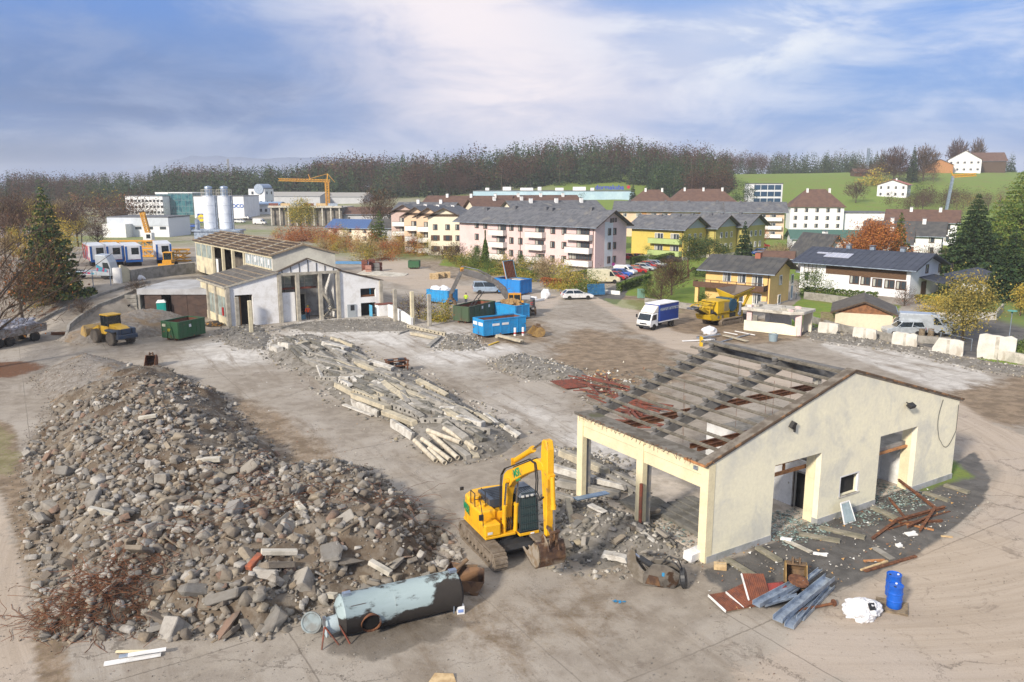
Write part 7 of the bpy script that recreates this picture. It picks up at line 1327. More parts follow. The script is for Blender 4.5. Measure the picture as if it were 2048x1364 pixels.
class House:
 def __init__(s,label,C,yaw,L,D,eave,rise,wall,roof,ridge='x',ov=.8,name='house',cat='house',group=None,z=None,hip=0.0,base=None,gable=None,flatr=False):
  p = Vector(C)if len(C)==3 else GT(*C); s.p = p; s.yaw = radians(yaw); s.L = L; s.D = D; s.t = thing(name,label,cat,p,s.yaw,group); s.E = eave; s.rise = rise
  c,sn = cos(s.yaw),sin(s.yaw); s.dx = Vector((c,sn,0)); s.dy = Vector((-sn,c,0)); m = MB()
  if ridge=='x'and not hip and not flatr: m.prism([(0,-.5),(D,-.5),(D,eave),(D/2,eave+rise),(0,eave)],-L,0,'x')
  elif ridge=='y'and not hip and not flatr: m.prism([(-L,-.5),(0,-.5),(0,eave),(-L/2,eave+rise),(-L,eave)],0,D,'y')
  else: m.bb(-L,0,0,D,-.5,eave)
  m.build('wall',wall,s.t)
  if base: m = MB(); m.bb(-L-.03,.03,-.03,D+.03,-.5,base); m.build('plinth',M.conc_lt,s.t)
  m = MB(); th = .20
  if flatr: m.bb(-L-.15,.15,-.15,D+.15,eave,eave+.35)
  elif hip:
   o = ov; A =[(-L-o,-o),(o,-o),(o,D+o),(-L-o,D+o)]; h0 = eave-.1
   rid =[(-L+hip,D/2),(-hip,D/2)]if L>=D else[(-L/2,hip),(-L/2,D-hip)]
   m.add([(x,y,h0)for x,y in A]+[(x,y,eave+rise)for x,y in rid],[(0,1,5,4),(1,2,5),(2,3,4,5),(3,0,4),(3,2,1,0)]if L>=D else[(0,1,4),(1,2,5,4),(2,3,5),(3,0,4,5),(3,2,1,0)])
  else:
   W_ = D if ridge=='x'else L; sl_ = rise/(W_/2); e = eave-ov*sl_+.06; off = 0 if ridge=='x'else-L; ax = 'x'if ridge=='x'else 'y'; r0,r1 =(-L-ov,ov)if ridge=='x'else(-ov,D+ov)
   for pl in([(-ov+off,e),(W_/2+off,eave+rise+.06),(W_/2+off,eave+rise+.06+th),(-ov+off,e+th)],[(W_+ov+off,e),(W_/2+off,eave+rise+.06),(W_/2+off,eave+rise+.06+th),(W_+ov+off,e+th)]): m.prism(pl,r0,r1,ax)
   for pl in([(-ov+off,e-.03),(W_/2+off,eave+rise+.03),(W_/2+off,eave+rise+th),(-ov+off,e+th-.03)],[(W_+ov+off,e-.03),(W_/2+off,eave+rise+.03),(W_/2+off,eave+rise+th),(W_+ov+off,e+th-.03)]):
    for a,b in((r0-.04,r0-.005),(r1+.005,r1+.04)): MB().prism(pl,a,b,ax).build('verge_board',gable or M.soffit,s.t)
   m2 = MB(); m2.cyl((-L-ov,-ov-.06,e+.05)if ridge=='x'else(ov+.06,-ov,e+.05),(ov,-ov-.06,e+.05)if ridge=='x'else(ov+.06,D+ov,e+.05),.08,n=6); m2.build('gutter',M.galv,s.t)
   for i in range(int((r1-r0)/1.0)):  # batten seams in the roof covering
    q = r0+.5+i
    a,b =((q,-ov,e+th+.01),(q,W_/2,eave+rise+.06+th+.01))if ridge=='x'else((-L-ov,q,e+th+.01),(-L/2,q,eave+rise+.06+th+.01)); m.bar(a,b,.06,.04)
  s.roof = m.build('roof',roof,s.t)
 def uz(s,face,px,py):
  """pixel on a wall -> (along, height)"""
  r = Vector(ray(px,py)); o ={'f':s.p,'r':s.p,'l':s.p-s.dx*s.L}[face]; d = s.dx if face=='f'else s.dy; n = s.dy if face=='f'else s.dx; o2 = Vector((o.x,o.y,0)); t = n.dot(o2)/n.dot(Vector((r.x,r.y,0))); q = Vector((r.x,r.y,0))*t-o2; return q.dot(d),CH+r.z*t-s.p.z
 def win(s,face,pts,w,h,st='w',mk='window'):
  for px,py in pts:
   u,z = s.uz(face,px,py); s.winat(face,u,z,w,h,st)
 def winat(s,face,u,z,w,h,st='w'):
  if face=='f': loc,rz =(u,0,z),0
  elif face=='r': loc,rz =(0,u,z),pi/2
  else: loc,rz =(-s.L,u,z),-pi/2
  link('window',winmesh(w,h,st),s.t,loc,rz)
 def balc(s,u0,u1,z,d,mt,h=1.0,solid=True):
  m = MB(); m.bb(u0,u1,-d,-.01,z-.15,z,0); m.bb(u0,u1,-d-.05,-d,z-.2,z+h,0); m.bb(u0,u0+.05,-d,-.01,z,z+h,0); m.bb(u1-.05,u1,-d,-.01,z,z+h,0); m.bb(u0-.02,u1+.02,-d-.08,-d+.03,z+h,z+h+.06,1); m.build('balcony',[mt,M.soffit],s.t)
 def chim(s,x,y,h=1.2,w=.7,mt=None,cap=True):
  zz = s.E+s.rise*(1-abs(y-s.D/2)/(s.D/2))if s.rise else s.E; m = MB(); m.bb(x-w/2,x+w/2,y-w/2,y+w/2,zz-.5,zz+h)
  if cap: m.bb(x-w/2-.12,x+w/2+.12,y-w/2-.12,y+w/2+.12,zz+h+.15,zz+h+.22,1); m.bb(x-.1,x+.1,y-.1,y+.1,zz+h,zz+h+.15,1)
  m.build('chimney',[mt or M.white,M.steel],s.roof)
 def box(s,name,a,mt): m = MB(); m.bb(*a); return m.build(name,mt,s.t)
 def pipe(s,u,face='f'): m = MB(); m.cyl((u,-.1,0)if face=='f'else(.1,u,0),(u,-.1,s.E)if face=='f'else(.1,u,s.E),.06,n=6); m.build('downpipe',M.wbr,s.t)
def c3(x,y): return 780+x*.2493,360+y*.2493
def c4(x,y): return 1200+x*.2199,300+y*.2199
def c5(x,y): return 1600+x*.2199,280+y*.2199
def c6(x,y): return 1240+x*.2052,500+y*.2052
def c7(x,y): return 1600+x*.2199,500+y*.2199
PW = wall_m('pink',(.68,.52,.51)); CW = wall_m('cream',(.76,.69,.55)); YW = wall_m('yellow',(.58,.46,.11)); YG = wall_m('olive',(.46,.40,.13)); OW = wall_m('apricot',(.70,.52,.37)); WW = wall_m('white',(.74,.75,.77)); HW_ = wall_m('house_yellow',(.74,.50,.20)); GW = wall_m('grey',(.45,.46,.48))
h = House('long pink apartment house with grey tiled roof and white balconies',(1189,541),-42.7,39,10.8,8.9,2.7,PW,M.roofgrey,ov=1.1,name='apartment_house',cat='apartment house',base=.5)
h.win('f',[c3(*q)for q in((697,360),(765,365),(697,455),(697,550),(975,380),(975,485),(973,585),(1047,385),(1047,490),(1047,590),(1308,405),(1305,518),(1303,630),(1398,410),(1397,523),(1395,635))],1.15,1.35,'b'); h.win('f',[c3(*q)for q in((900,385),(890,482),(890,582),(1205,407),(1200,515),(1205,622))],2.4,1.6,'b'); h.win('f',[c3(1550,422),c3(1550,532)],3.2,1.7,'b'); h.win('r',[c3(*q)for q in((1760,415),(1803,412),(1757,528),(1800,525),(1753,640),(1797,635))],.95,1.35,'b'); h.win('r',[c3(*q)for q in((1772,325),(1790,322),(1810,320))],.5,.8,'b')
for a,b in((820,940),(1115,1250),(1430,1625)):
 for z in(.9,3.5,6.1): u0 = h.uz('f',*c3(a,600))[0]; u1 = h.uz('f',*c3(b,600))[0]; h.balc(u0,u1,z,1.3,wall_m('balcony',(.70,.66,.64)))
h.winat('f',(u0+u1)/2,2.7,u1-u0-.4,1.5,'b'); h.pipe(-.4); h.pipe(.0-20)
for x,y in((-34,4.0),(-26,5),(-17,5),(-15,4.6),(-5,5.2)): h.chim(x,y,.8,.9,M.roofgrey,False)
m = MB(); m.bb(.003,.014,3.2,6.0,.5,9.5); m.build('gable_stripe',wall_m('stripe',(.66,.68,.72)),h.t)
# staggered cream apartment houses behind
M.conc_pale = mat('stub_pale',(.62,.60,.545),(.52,.495,.44),.9,rough=.92,c3=(.40,.36,.30),s3=.7,t3=(.56,.72))
gA = 'staggered cream apartment houses'
for i,(lb,C,L,st)in enumerate((('cream apartment house joined to the left end of the pink one',(922,511),8.0,0),('cream apartment house with white balconies, second from the pink one',(882,508),6.0,1),('cream apartment house with white balconies at the left end of its row',(856,505),6.0,1),('greyish apartment house behind the left end of the cream row',(833,492),7.0,2))):
 h = House(lb,C,-6,L,20,9.3,1.9,(CW,OW,OW,wall_m('rose_grey',(.55,.42,.38)))[i],M.roofgrey,'y',.9,'apartment_house','apartment house',gA)
 for z in(1.6,4.2,6.8):
  if st: h.balc(-L+.5,-.6,z-1.1,1.3,M.white); h.winat('f',-L*.5,z+.2,2.2,1.7,'b')
  else: h.winat('f',-L*.78,z,1.0,1.3,'s'if z<6 else 'b'); h.winat('f',-L*.4,z,1.0,1.3,'s'if z<6 else 'b'); h.winat('f',-L*.1,z,.9,1.3,'b')
  h.winat('r',4,z,1,1.3,'b'); h.winat('r',8,z,1,1.3,'b')
 h.box('gable_panel',(-L+.3,-.3,-.06,-.01,9.3,9.9),M.soffit); h.chim(-L/2,12,.9,.8)
def bg(lb,C,yaw,L,D,e,r,wl,rf,n=3,fl=2,st='b',hip=0,rd='x',chims=2,nm='house',cat='house',g=None,flatr=False,zc=None,ww=1.1,ov=.8,mt=None):
 h = House(lb,C,yaw,L,D,e,r,wl,rf,rd,ov,nm,cat,g,None,hip,None,None,flatr)
 for f in range(fl):
  z = e*(f+.58)/fl
  for i in range(n): h.winat('f',-L*(i+.5)/n,z,ww,min(1.4,e/fl*.55),st)
  for i in range(max(1,int(D/4))): h.winat('r',D*(i+.5)/max(1,int(D/4)),z,min(ww,1.2),min(1.4,e/fl*.55),st)
 for i in range(chims): h.chim(-L*(i+.6)/(chims+.4),D*.42,1.3,.8)
 return h
gK = 'brown-roofed housing behind the pink house'
bg('brown roofed block with broad gable behind the pink house',Dp(1208,452,215)*1,-20,30,16,9.6,2.6,CW,M.roofgrey,6,3,chims=3,nm='apartment_house',cat='apartment house',g=gK)if False else None
def at(px,d,z=None): q = Dp(px,400,d); return(q.x,d,tz(q.x,d)if z is None else z)
for lb,px_,d,yw,L,D,e,r,rf,ch in(('grey roofed block with wooden gable right behind the pink house',1215,206,20,24,16,9.4,3.2,M.roofgrey,3),('brown roofed block left of the wooden gable behind the pink house',1090,232,18,20,15,9.6,3.0,M.roofbr,2),('wide brown roof with chimneys behind the cream apartment row',1010,255,-15,28,15,10.0,3.0,M.roofbr,3),('brown roof behind the two dark conifers',1165,262,15,26,15,10.2,3.0,M.roofbr,3),('grey roofed block behind the cream apartment row',900,226,-8,16,14,9.6,2.0,M.roofgrey,2)): bg(lb,at(px_,d),yw,L,D,e,r,CW,rf,5,3,chims=ch,nm='apartment_house',cat='apartment house',g=gK)
# yellow-green row
gY = 'yellow apartment houses in a stepped row'; YC = GT(1365,521); dxY = Vector((cos(radians(-43)),sin(radians(-43)),0)); dyY = Vector((-dxY.y,dxY.x,0))
for i,(lb,off,wl)in enumerate((('bright yellow apartment house with green balconies',Vector(),YW),('olive yellow house stepped behind the bright yellow one',dyY*10.6-dxY*-2.2,YG),('olive yellow house beside the spruce, last of its row',dyY*21.2+dxY*4.4,YG))):
 h = House(lb,tuple(YC+off),-43,14,10,7.2,2.4,wl,M.roofgrey,'x',1.1,'apartment_house','apartment house',gY,base=.8)
 for z in(2.2,4.9):
  for y in(2.6,5.0,7.5): h.winat('r',y,z+.3,.9,1.3,'w')
  if i==0: h.winat('f',-6.4,z+.2,2.2,1.7,'w'); h.winat('f',-2.2,z+.2,2.2,1.7,'w'); h.balc(-8.6,-.2,z-1.1,1.3,wall_m('balcony_green',(.38,.48,.20)))
 m = MB(); m.prism([(0.2,7.1),(9.8,7.1),(5,9.5)],.01,.05,'x'); m.build('gable_panel',wall_m('gable_grey',(.40,.44,.44)),h.t); h.pipe(-.2); h.chim(-4,4.6,.7,.7,M.roofgrey,False); h.chim(-9,4.6,.6,.7,M.roofgrey,False)
gO = 'apricot apartment houses behind the yellow row'
for i,(lb,px_,d,L)in enumerate((('apricot apartment house at the left of its row',1356,262,20),('apricot apartment house in the middle of its row',1462,256,17),('apricot apartment house with white balconies at the right of its row',1571,250,17))):
 h = House(lb,at(px_,d),-12,L,12,8.6,2.6,OW,M.roofgrey,'x',1.1,'apartment_house','apartment house',gO)
 for z in(1.8,4.4,7.0):
  for u in(-L*.2,-L*.38): h.winat('f',u,z,1.8,1.4,'w')
  h.winat('f',-L*.62,z,1.8,1.2,'w'); h.winat('f',-L*.85,z,1.2,1.2,'w')
  h.balc(-L*.48,-.8,z-1.1,1.3,M.white); h.winat('r',4,z,.9,1.3,'w'); h.winat('r',8,z,.9,1.3,'w')
 h.box('orange_panel',(-L*.58,-L*.5,-.05,-.01,3.2,8.4),wall_m('orange',(.68,.33,.12))); h.chim(-4,5.5,.8,.8,M.roofgrey,False); h.chim(-L+4,5.5,.8,.8,M.roofgrey,False)
 # yellow house
h = House('yellow two storey house with wooden balcony and dark roof',(1537,615),-38,9.6,7.8,4.95,1.5,HW_,M.roofdk,'x',1.0,base=.2)
h.win('f',[c6(1045,262),c6(1190,275)],1.15,1.35); h.win('f',[c6(1340,318)],1.5,2.0); h.win('f',[c6(1100,450)],3.2,1.5); h.win('f',[c6(1335,478)],1.2,1.5); h.win('r',[c6(*q)for q in((1563,292),(1677,282),(1548,480))],1.0,1.35); h.win('r',[c6(1712,450)],.5,1.0); u,z = h.uz('r',*c6(1663,495)); m = MB(); m.bb(.02,.08,u-.5,u+.5,.1,2.3); m.bb(.08,.1,u-.2,u+.2,.4,2.1,1); m.build('door',[M.white,flat('doorglass',(.1,.2,.35))],h.t)
m = MB(); m.bb(-10.8,-.3,-1.5,.0,2.35,2.5); m.bb(-10.85,-.3,-1.56,-1.5,2.3,3.1); m.bb(-10.85,-10.79,-1.5,0,2.3,3.1); m.bb(-.36,-.3,-1.5,0,2.3,3.1); m.bar((-10.8,-1.53,3.4),(-.3,-1.53,3.4),.08)
for i in range(9): x = -10.7+i*1.29; m.bb(x-.04,x+.04,-1.56,-1.5,3.1,3.4)
m.build('balcony',mat('balcony_wood',(.12,.065,.04),(.08,.045,.03),3,stretch=(1,1,4)),h.t); h.box('pillar',(-10.6,-10.1,-1.3,-.8,0,2.35),HW_); h.chim(-3.2,3.6,.9,.8,mat('brick_ch',(.30,.11,.07),None,3)); h.pipe(-.25)
# white house with solar panels
h = House('white house with dark timber band and solar panel on its roof',(1817,597),-47,17.6,12,4.5,1.75,WW,M.roofblk,'x',1.2,gable=M.roofblk); WHH = h
h.box('timber_cladding',(-13.2,-.6,-.06,-.01,2.75,4.3),mat('cladding',(.13,.075,.04),(.09,.05,.03),2,stretch=(1,1,5))); h.win('f',[c7(*q)for q in((495,268),(597,280),(703,297),(815,310),(920,322))],1.45,1.3,'b'); h.win('r',[c7(1155,170),c7(1270,163),c7(1380,160)],.95,1.3,'b'); h.winat('f',-16.4,2.0,.6,1.2,'k')
m = MB()
for i in range(4): m.bb(-16.9+i*.7,-16.85+i*.7,-.12,-.08,2.6,4.4)
for i in range(3): m.bb(-17,-14.6,-.12,-.08,2.7+i*.7,2.75+i*.7)
m.build('trellis',M.soffit,h.t); sl_ = math.atan2(1.75,6)
for x0,x1,y0,y1,nm in((-14.6,-10.4,1.6,3.6,'solar_panel'),(-16.4,-13.8,2.9,3.5,'skylight')):
 m = MB(); m.box((0,0,0),(x1-x0,y1-y0,.08));
 for i in range(1,5): m.box((x0-(x0+x1)/2+(x1-x0)*i/5,0,.045),(.03,y1-y0,.01),1)
 o = m.build(nm,[mat('panel_pale',(.36,.38,.46),None,2,rough=.25),M.white],h.roof,((x0+x1)/2,(y0+y1)/2,4.5+1.75*(y0+y1)/12+.32)); o.rotation_euler =(sl_,0,0)
for x in(-12.5,-8.6,-3.8): h.chim(x,6.2,.8,.7,M.galv)
h2 = House('low garage wing with dark hipped roof beside the white house',(2017,597),-12,6.5,7,2.75,1.5,WW,M.roofblk,hip=2.5,ov=1.0,name='garage',cat='garage')
for u in(-1.4,-4.0): m = MB(); m.bb(u-1.1,u+1.1,-.05,-.01,0,2.2); m.build('garage_door',wall_m('gdoor',(.62,.64,.68)),h2.t)
m = MB(); m.prism([(-.8,2.9),(3.0,2.2),(3.0,2.35),(-.8,3.05)],0,6,'y'); o = m.build('porch_roof',M.roofblk,WHH.t,(.6,3.5,0)); m = MB(); m.bb(.02,.06,4.5,6.5,0,2.2); m.build('porch_door',M.wbr,WHH.t)
h = House('small cream garage with wooden gable and dark tiled roof',(1783,666),-23,6.2,7.0,2.15,1.25,wall_m('garage_cream',(.66,.57,.42)),mat('roof_old',(.075,.068,.062),(.11,.10,.09),1.2,rough=.9),'y',.55,'garage','garage'); m = MB(); m.prism([(-6.1,2.1),(-.1,2.1),(-3.1,3.3)],-.06,-.01,'y'); m.build('timber_gable',mat('gable_wood',(.26,.12,.055),(.17,.08,.04),3),h.t); m = MB(); m.tube([(.35,-.4,2.0),(.06,-.1,1.6),(.06,-.1,0)],.06); m.build('downpipe',flat('pipe_cream',(.6,.5,.38)),h.t)
# village at the right and on the hill
bg('white house with big brown hipped roof and dormers on the right',at(1690,300),-12,19,13,8.6,6.5,WW,M.roofbr,5,3,hip=6,chims=2); bg('brown hipped roof house left of the dark office',at(1470,330),-8,26,14,9.5,5.0,CW,M.roofbr,5,2,hip=5,chims=3,g='brown hipped roofs'); bg('brown hipped roof house right of the blue long building',at(1345,325),-8,16,13,9.8,4.6,CW,M.roofbr,4,2,hip=5,chims=2,g='brown hipped roofs'); bg('white flat hall on the right behind the gardens',at(1795,300),-6,19,20,6.2,0,WW,M.roofgrey,1,1,chims=0,nm='flat_hall',cat='hall',flatr=True)
h = bg('flat modern office with dark glazed bands by the green field',at(1564,345,1),-8,14,12,16,0,wall_m('offwhite',(.62,.63,.66)),M.roofgrey,0,0,chims=0,nm='office_block',cat='office',flatr=True)
for i in range(3): m = MB(); m.bb(-12,-.6,-.08,-.02,8+i*2.8,10+i*2.8); [m.bb(-12+j*2.85,-11.8+j*2.85,-.12,-.08,8+i*2.8,10+i*2.8,1)for j in range(5)]; m.build('window_band',[flat('band_blue',(.03,.07,.13),.1),M.wfr],h.t)
bg('white house with dark grey roof right of the orange tree',at(1892,190),-30,17,10,5.0,2.8,WW,M.roofdk,4,2,chims=2); bg('white house with brown roof behind the dark grey roofed one',at(1920,225),-28,18,11,6.5,3.0,WW,M.roofbr,4,2,chims=2); bg('dark grey gabled house left of the dark green conifer',at(1828,172),-28,9,9,4.4,2.4,WW,M.roofdk,2,2,chims=1); bg('house with steep dark roof beside the orange tree',at(1706,162),20,7,9,2.6,4.2,WW,M.roofdk,2,1,chims=1,rd='y'); bg('long low hall with green roof behind the orange tree',at(1740,205),-10,18,9,3.2,1.8,WW,mat('roof_green',(.06,.13,.11),None,1),3,1,chims=0,nm='green_hall',cat='hall'); bg('small dark shed between the yellow and white houses',at(1662,137),-30,4,5,2.2,1.2,M.soffit,M.roofdk,0,0,chims=0,nm='garden_shed',cat='shed'); bg('garden shed beside the pines left of the yellow house',at(1590,165),-20,6,4,2.0,1.0,M.soffit,M.roofbr,0,0,chims=0,nm='garden_shed',cat='shed')
bg('white chalet with pink roof on the hillside',at(1812,440),-35,15,12,7.0,2.6,WW,mat('roof_pink',(.40,.14,.13),None,1),4,2,chims=1,rd='y'); bg('white farmhouse on the hill crest',at(1955,600),-25,22,14,10,6.5,WW,M.roofbr,5,2,chims=1,ww=1.6,rd='y'); bg('long dark barn right of the farmhouse on the crest',at(2004,612),-12,22,16,9,6.0,M.soffit,M.roofbr,0,0,chims=0,nm='barn',cat='barn'); bg('barn with wooden gable left of the farmhouse',at(1900,600),-20,18,20,6,4.0,M.woodorange,M.roofdk,0,0,chims=0,nm='barn',cat='barn',rd='y'); bg('low shed on the field edge below the treetops',at(1752,560),0,16,8,3,2,M.soffit,M.roofbr,0,0,chims=0,nm='barn',cat='barn')
# industrial buildings, far left and centre
h = House('long pale blue industrial hall with rooftop lettering',at(1268,430,0),-4,86,30,13.2,0,mat('cladding_blue',(.36,.50,.60),(.44,.58,.66),.12,rough=.35),M.roofgrey,name='industrial_hall',cat='hall',flatr=True,ov=.2); text('dormakaba',3.4,(-13,1,15.2),(pi/2,0,0),h.t,flat('sign_blue',(.01,.03,.5)),'lettering'); text('NOTA',3.0,(-65,-.2,8.2),(pi/2,0,0),h.t,flat('nota_blue',(.12,.35,.55)),'lettering'); m = MB(); m.lathe([(.9,-.2),(.9,.2)],16); m.build('sign_heart',flat('sign_red',(.5,.02,.05)),h.t,(-3,1,15.4),(pi/2,0,0))
for i in range(7): h.box('roof_unit',(-80+i*9.5,-80+i*9.5+2+2.5*(i%3),6,9,13.5,15+.5*(i%2)),M.white)
h = bg('low white and grey shop building on the left',at(333,262,0),-6,21,14,6.2,0,mat('shop_white',(.66,.68,.72),None,.5),M.roofgrey,0,0,chims=0,nm='shop_building',cat='shop',flatr=True); h.box('grey_band',(-21.1,.1,-.2,-.01,3.6,6.2),wall_m('shopgrey',(.50,.54,.60))); h.box('white_annex',(-20.5,-12.5,-4,-.01,-.5,4.3),M.white); [h.winat('f',x,2.9,2,.8,'k')for x in(-10.5,-6.5,-2)]
h = bg('white office wing left of the glass office',at(325,400,0),-8,20,16,11,0,WW,M.roofgrey,0,0,chims=0,nm='office_block',cat='office',flatr=True); [h.winat('f',-18.5+i*2,z,1.2,1.0,'k')for i in range(10)for z in(3.2,6.0,8.8)]
h = House('blue-green glass office with flat roof behind the silos',at(385,405,0),-5,19,18,12.5,0,mat('office_glass',(.02,.09,.13),(.05,.17,.20),.35,(.45,.5),rough=.1,spec=.9),M.white,name='glass_office',cat='office',flatr=True,ov=.4); m = MB(); [m.bb(-19+i*1.9,-18.9+i*1.9,-.1,-.02,0,12.5)for i in range(11)]; [m.bb(-19,0,-.1,-.02,3*j+3,3*j+3.15)for j in range(4)]; m.build('mullion',flat('mullion',(.2,.28,.3)),h.t); h.box('white_frame',(-19.2,-12.5,-.3,-.11,12.0,13.0),M.white)
h = House('white hall with blue lettering right of the silos',at(487,380,0),-3,24,20,11.3,0,WW,M.roofgrey,name='industrial_hall',cat='hall',flatr=True,ov=.2); text('JOCO',2.4,(-3.2,-.2,6.8),(pi/2,0,0),h.t,flat('joco_blue',(.01,.12,.5)),'lettering')
h = bg('white stepped building with barrel roof right of the lettered hall',at(530,420,0),-10,9,10,14.5,0,WW,M.roofgrey,2,3,'k',chims=0,nm='office_block',cat='office',flatr=True); m = MB(); m.lathe([(2.6,0),(2.6,10)],18); m.build('barrel_roof',M.galv,h.t,(-3,9.5,14.5),(pi/2,0,0)); bg('low white wing with blue roof before the barrel roofed building',at(556,405,0),-8,16,8,7,1.0,WW,flat('roof_lblue',(.22,.32,.48)),6,1,'k',chims=0)
for lb,px_,d,L,e in(('wide grey-roofed storage hall behind the crane',640,470,34,10),('second grey storage hall right of the crane',728,480,26,9.5)): bg(lb,at(px_,d,0),-4,L,26,e,2.2,GW,mat('roof_pale',(.34,.33,.31),None,.3),0,0,chims=0,nm='storage_hall',cat='hall',ov=.4)
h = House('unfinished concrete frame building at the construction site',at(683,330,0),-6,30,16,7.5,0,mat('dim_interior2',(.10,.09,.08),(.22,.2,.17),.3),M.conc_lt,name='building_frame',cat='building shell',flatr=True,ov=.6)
for i in range(9): h.box('column',(-29.6+i*3.6,-29.1+i*3.6,-1.8,-1.3,-.3,7.5),M.conc_lt)
h.box('slab',(-30.5,.6,-2.2,-.01,7.5,8.3),M.conc_lt); [h.box('parapet_board',(-30+i*5,-26+i*5,-2.2,-2.1,8.3,9.3),(M.redrust,M.woodnew,M.galv)[i%3])for i in range(6)]
h = bg('small house with blue roof behind the autumn shrubs',at(742,235,0),-20,15,9,4.4,2.0,CW,flat('roof_blue',(.06,.12,.28)),3,2,chims=0,rd='x'); bg('grey house beside the cream apartment row',at(802,225,0),-8,9,9,5.0,2.0,GW,M.roofdk,2,2,chims=0); bg('dark red roofed house right of the construction site',at(775,330,0),-5,22,10,5,2.4,GW,M.roofbr,2,1,chims=0); bg('house with red roof at the left edge behind the trees',at(50,200,2),10,16,9,5.0,2.5,wall_m('lilac',(.55,.5,.6)),M.roofbr,3,2,chims=0)
# shop pylon with yellow disc, far road sign
t = thing('shop_pylon','tall shop sign with a yellow disc on blue','sign',at(392,235,0)); z1 = 8.6; m = MB(); m.bb(-.25,.05,-.1,.1,0,z1-1); m.build('mast',M.galv,t); m = MB(); m.bb(.1,2.3,-.15,.15,z1-2.6,z1-.1); m.build('board',flat('pylon_blue',(.01,.05,.3)),t); m = MB(); m.cyl((1.2,-.155,z1-1.35),(1.2,-.18,z1-1.35),1.05,n=24); m.build('disc',flat('disc_yellow',(.8,.6,.02)),t); text('LIDL',.85,(1.2,-.19,z1-1.35),(pi/2,0,0),t,flat('lidl_blue',(.01,.06,.4)),'lettering')
# silos
for i,(px_,lb)in enumerate(((423,'left silver silo of the pair behind the old hall'),(454,'right silver silo of the pair behind the old hall'))):
 q = Dp(px_,470,140); t = thing('cement_silo',lb,'silo',(q.x,140,UP),0,'silver cement silos'); zt = Dp(px_,392,140).z-UP; zt2 = Dp(px_,376,140).z-UP; R = 1.12
 m = MB(); pr =[(R,3)];
 for j in range(6): z = 4+(zt-4)*j/5; pr+=[(R,z-.06),(R+.05,z-.05),(R+.05,z+.05),(R,z+.06)]
 m.lathe(pr,28); m.build('shell',mat('silo_silver',(.72,.76,.82),(.62,.66,.72),.7,rough=.4,metal=.1,c3=(.42,.40,.38),s3=1.0,t3=(.62,.7)),t,smooth=True); m = MB(); m.lathe([(.62,0),(.62,zt2-zt),(.7,zt2-zt),(.6,zt2-zt+.25),(0,zt2-zt+.4)],20); m.build('filter_cap',M.galv,t,(0,0,zt),smooth=True)
 m = MB(); [m.tube([(R*1.1*cos(a),R*1.1*sin(a),zt),(R*1.1*cos(a),R*1.1*sin(a),zt+1.1)],.03,4)for a in np.linspace(0,6.28,13)]; [m.tube([(R*1.1*cos(a),R*1.1*sin(a),zt+zz)for a in np.linspace(0,6.28,13)],.025,4)for zz in(.55,1.1)]; m.build('guard_rail',M.conc_lt,t)
 m = MB(); m.bb(R+.1,R+.2,-.3,.3,0,zt); [m.cyl((x,y,0),(x,y,3.2),.12,n=8)for x in(-.8,.8)for y in(-.8,.8)]; m.build('ladder',M.galv,t)
q = Dp(440,475,137); m = MB(); m.bb(-4,3.6,-1.0,1.6,0,5.5); m.bb(-4.3,3.9,-1.3,1.9,5.5,5.8); m.cyl((-3.4,-.8,5.8),(-3.4,-.8,7.5),.4,n=12); tag(m.build('mixing_house',M.galv,None,(q.x,137,UP)),'grey mixing house under the two silos','plant building')
t = thing('mobile_crane','white crane with yellow folded jib rising before the hill','crane',at(1892,330)); zb = Dp(1900,352,330).z-t.location.z; m = MB(); m.bar((0,0,0),(1.9,0,zb),.9,.9); m.build('mast',M.galv,t); m = MB(); lattice(m,(1.9,0,zb),(11,0,zb+.6),1.0,8,.12); m.bar((1.9,0,zb),(.6,0,zb+2.2),.3); m.build('jib',cor,t)
t = thing('radio_mast','lattice radio mast behind the hill crest','mast',at(1729,640)); m = MB(); lattice(m,(0,0,0),(0,0,Dp(1729,296,640).z-t.location.z),1.4,14,.16); m.build('tower',M.galv,t); t = thing('radio_mast','faint radio mast above the left forest','mast',at(461,900)); m = MB(); lattice(m,(0,0,0),(0,0,Dp(461,318,900).z-t.location.z),1.4,12,.2); m.build('tower',M.steel,t)
# remains of the hut, wall stubs, garden walls
ht = thing('ruined_hut','half demolished concrete hut with cracked roof slab','hut',G(1592,672),radians(-38)); m = MB(); m.prism([(-6.2,0),(0,0),(0,1.0),(-1.5,1.25),(-6.2,1.2)],0,.25,'y'); m.build('low_wall',M.cream,ht)
m = MB(); m.prism([(-6.4,-.6),(-.5,-.9),(.7,.2),(.9,3.6),(-2,4.1),(-6.0,3.8)],2.45,2.8,'z'); m.build('roof_slab',M.conc_lt,ht,bevel=.05)
for i,(x,y,w,mt)in enumerate(((-5.6,.1,.3,PW),(-4.6,3.4,.3,M.white),(.1,.3,.35,PW),(.2,3.2,.5,CW))): m = MB(); m.bb(x-w,x+w,y-.15,y+.15,0 if i else 1.2,2.45); m.build('wall_pier',mt,ht)
m = MB(); m.bb(-4.4,-1.8,3.4,3.6,0,2.45); m.prism([(-1.8,2.45),(.2,2.45),(-.6,1.2)],1.5,1.6,'y'); m.build('back_wall',M.white,ht); [dup(o_)for o_ in()]
for i in range(9): m = MB(); m.box((0,0,0),(rr.uniform(.4,1.1),rr.uniform(.3,.6),.25)); o = m.build('loose_block',(M.conc_lt,PW,M.conc)[i%3],None,ht.matrix_basis@Vector((rr.uniform(-6,.5),rr.uniform(-.4,3.6),2.93)),rr.uniform(0,3)); tag(o,'loose concrete block lying on the roof slab of the ruined hut','block','blocks on the ruined hut roof')
gS5 = 'pale wall stubs standing in a line'
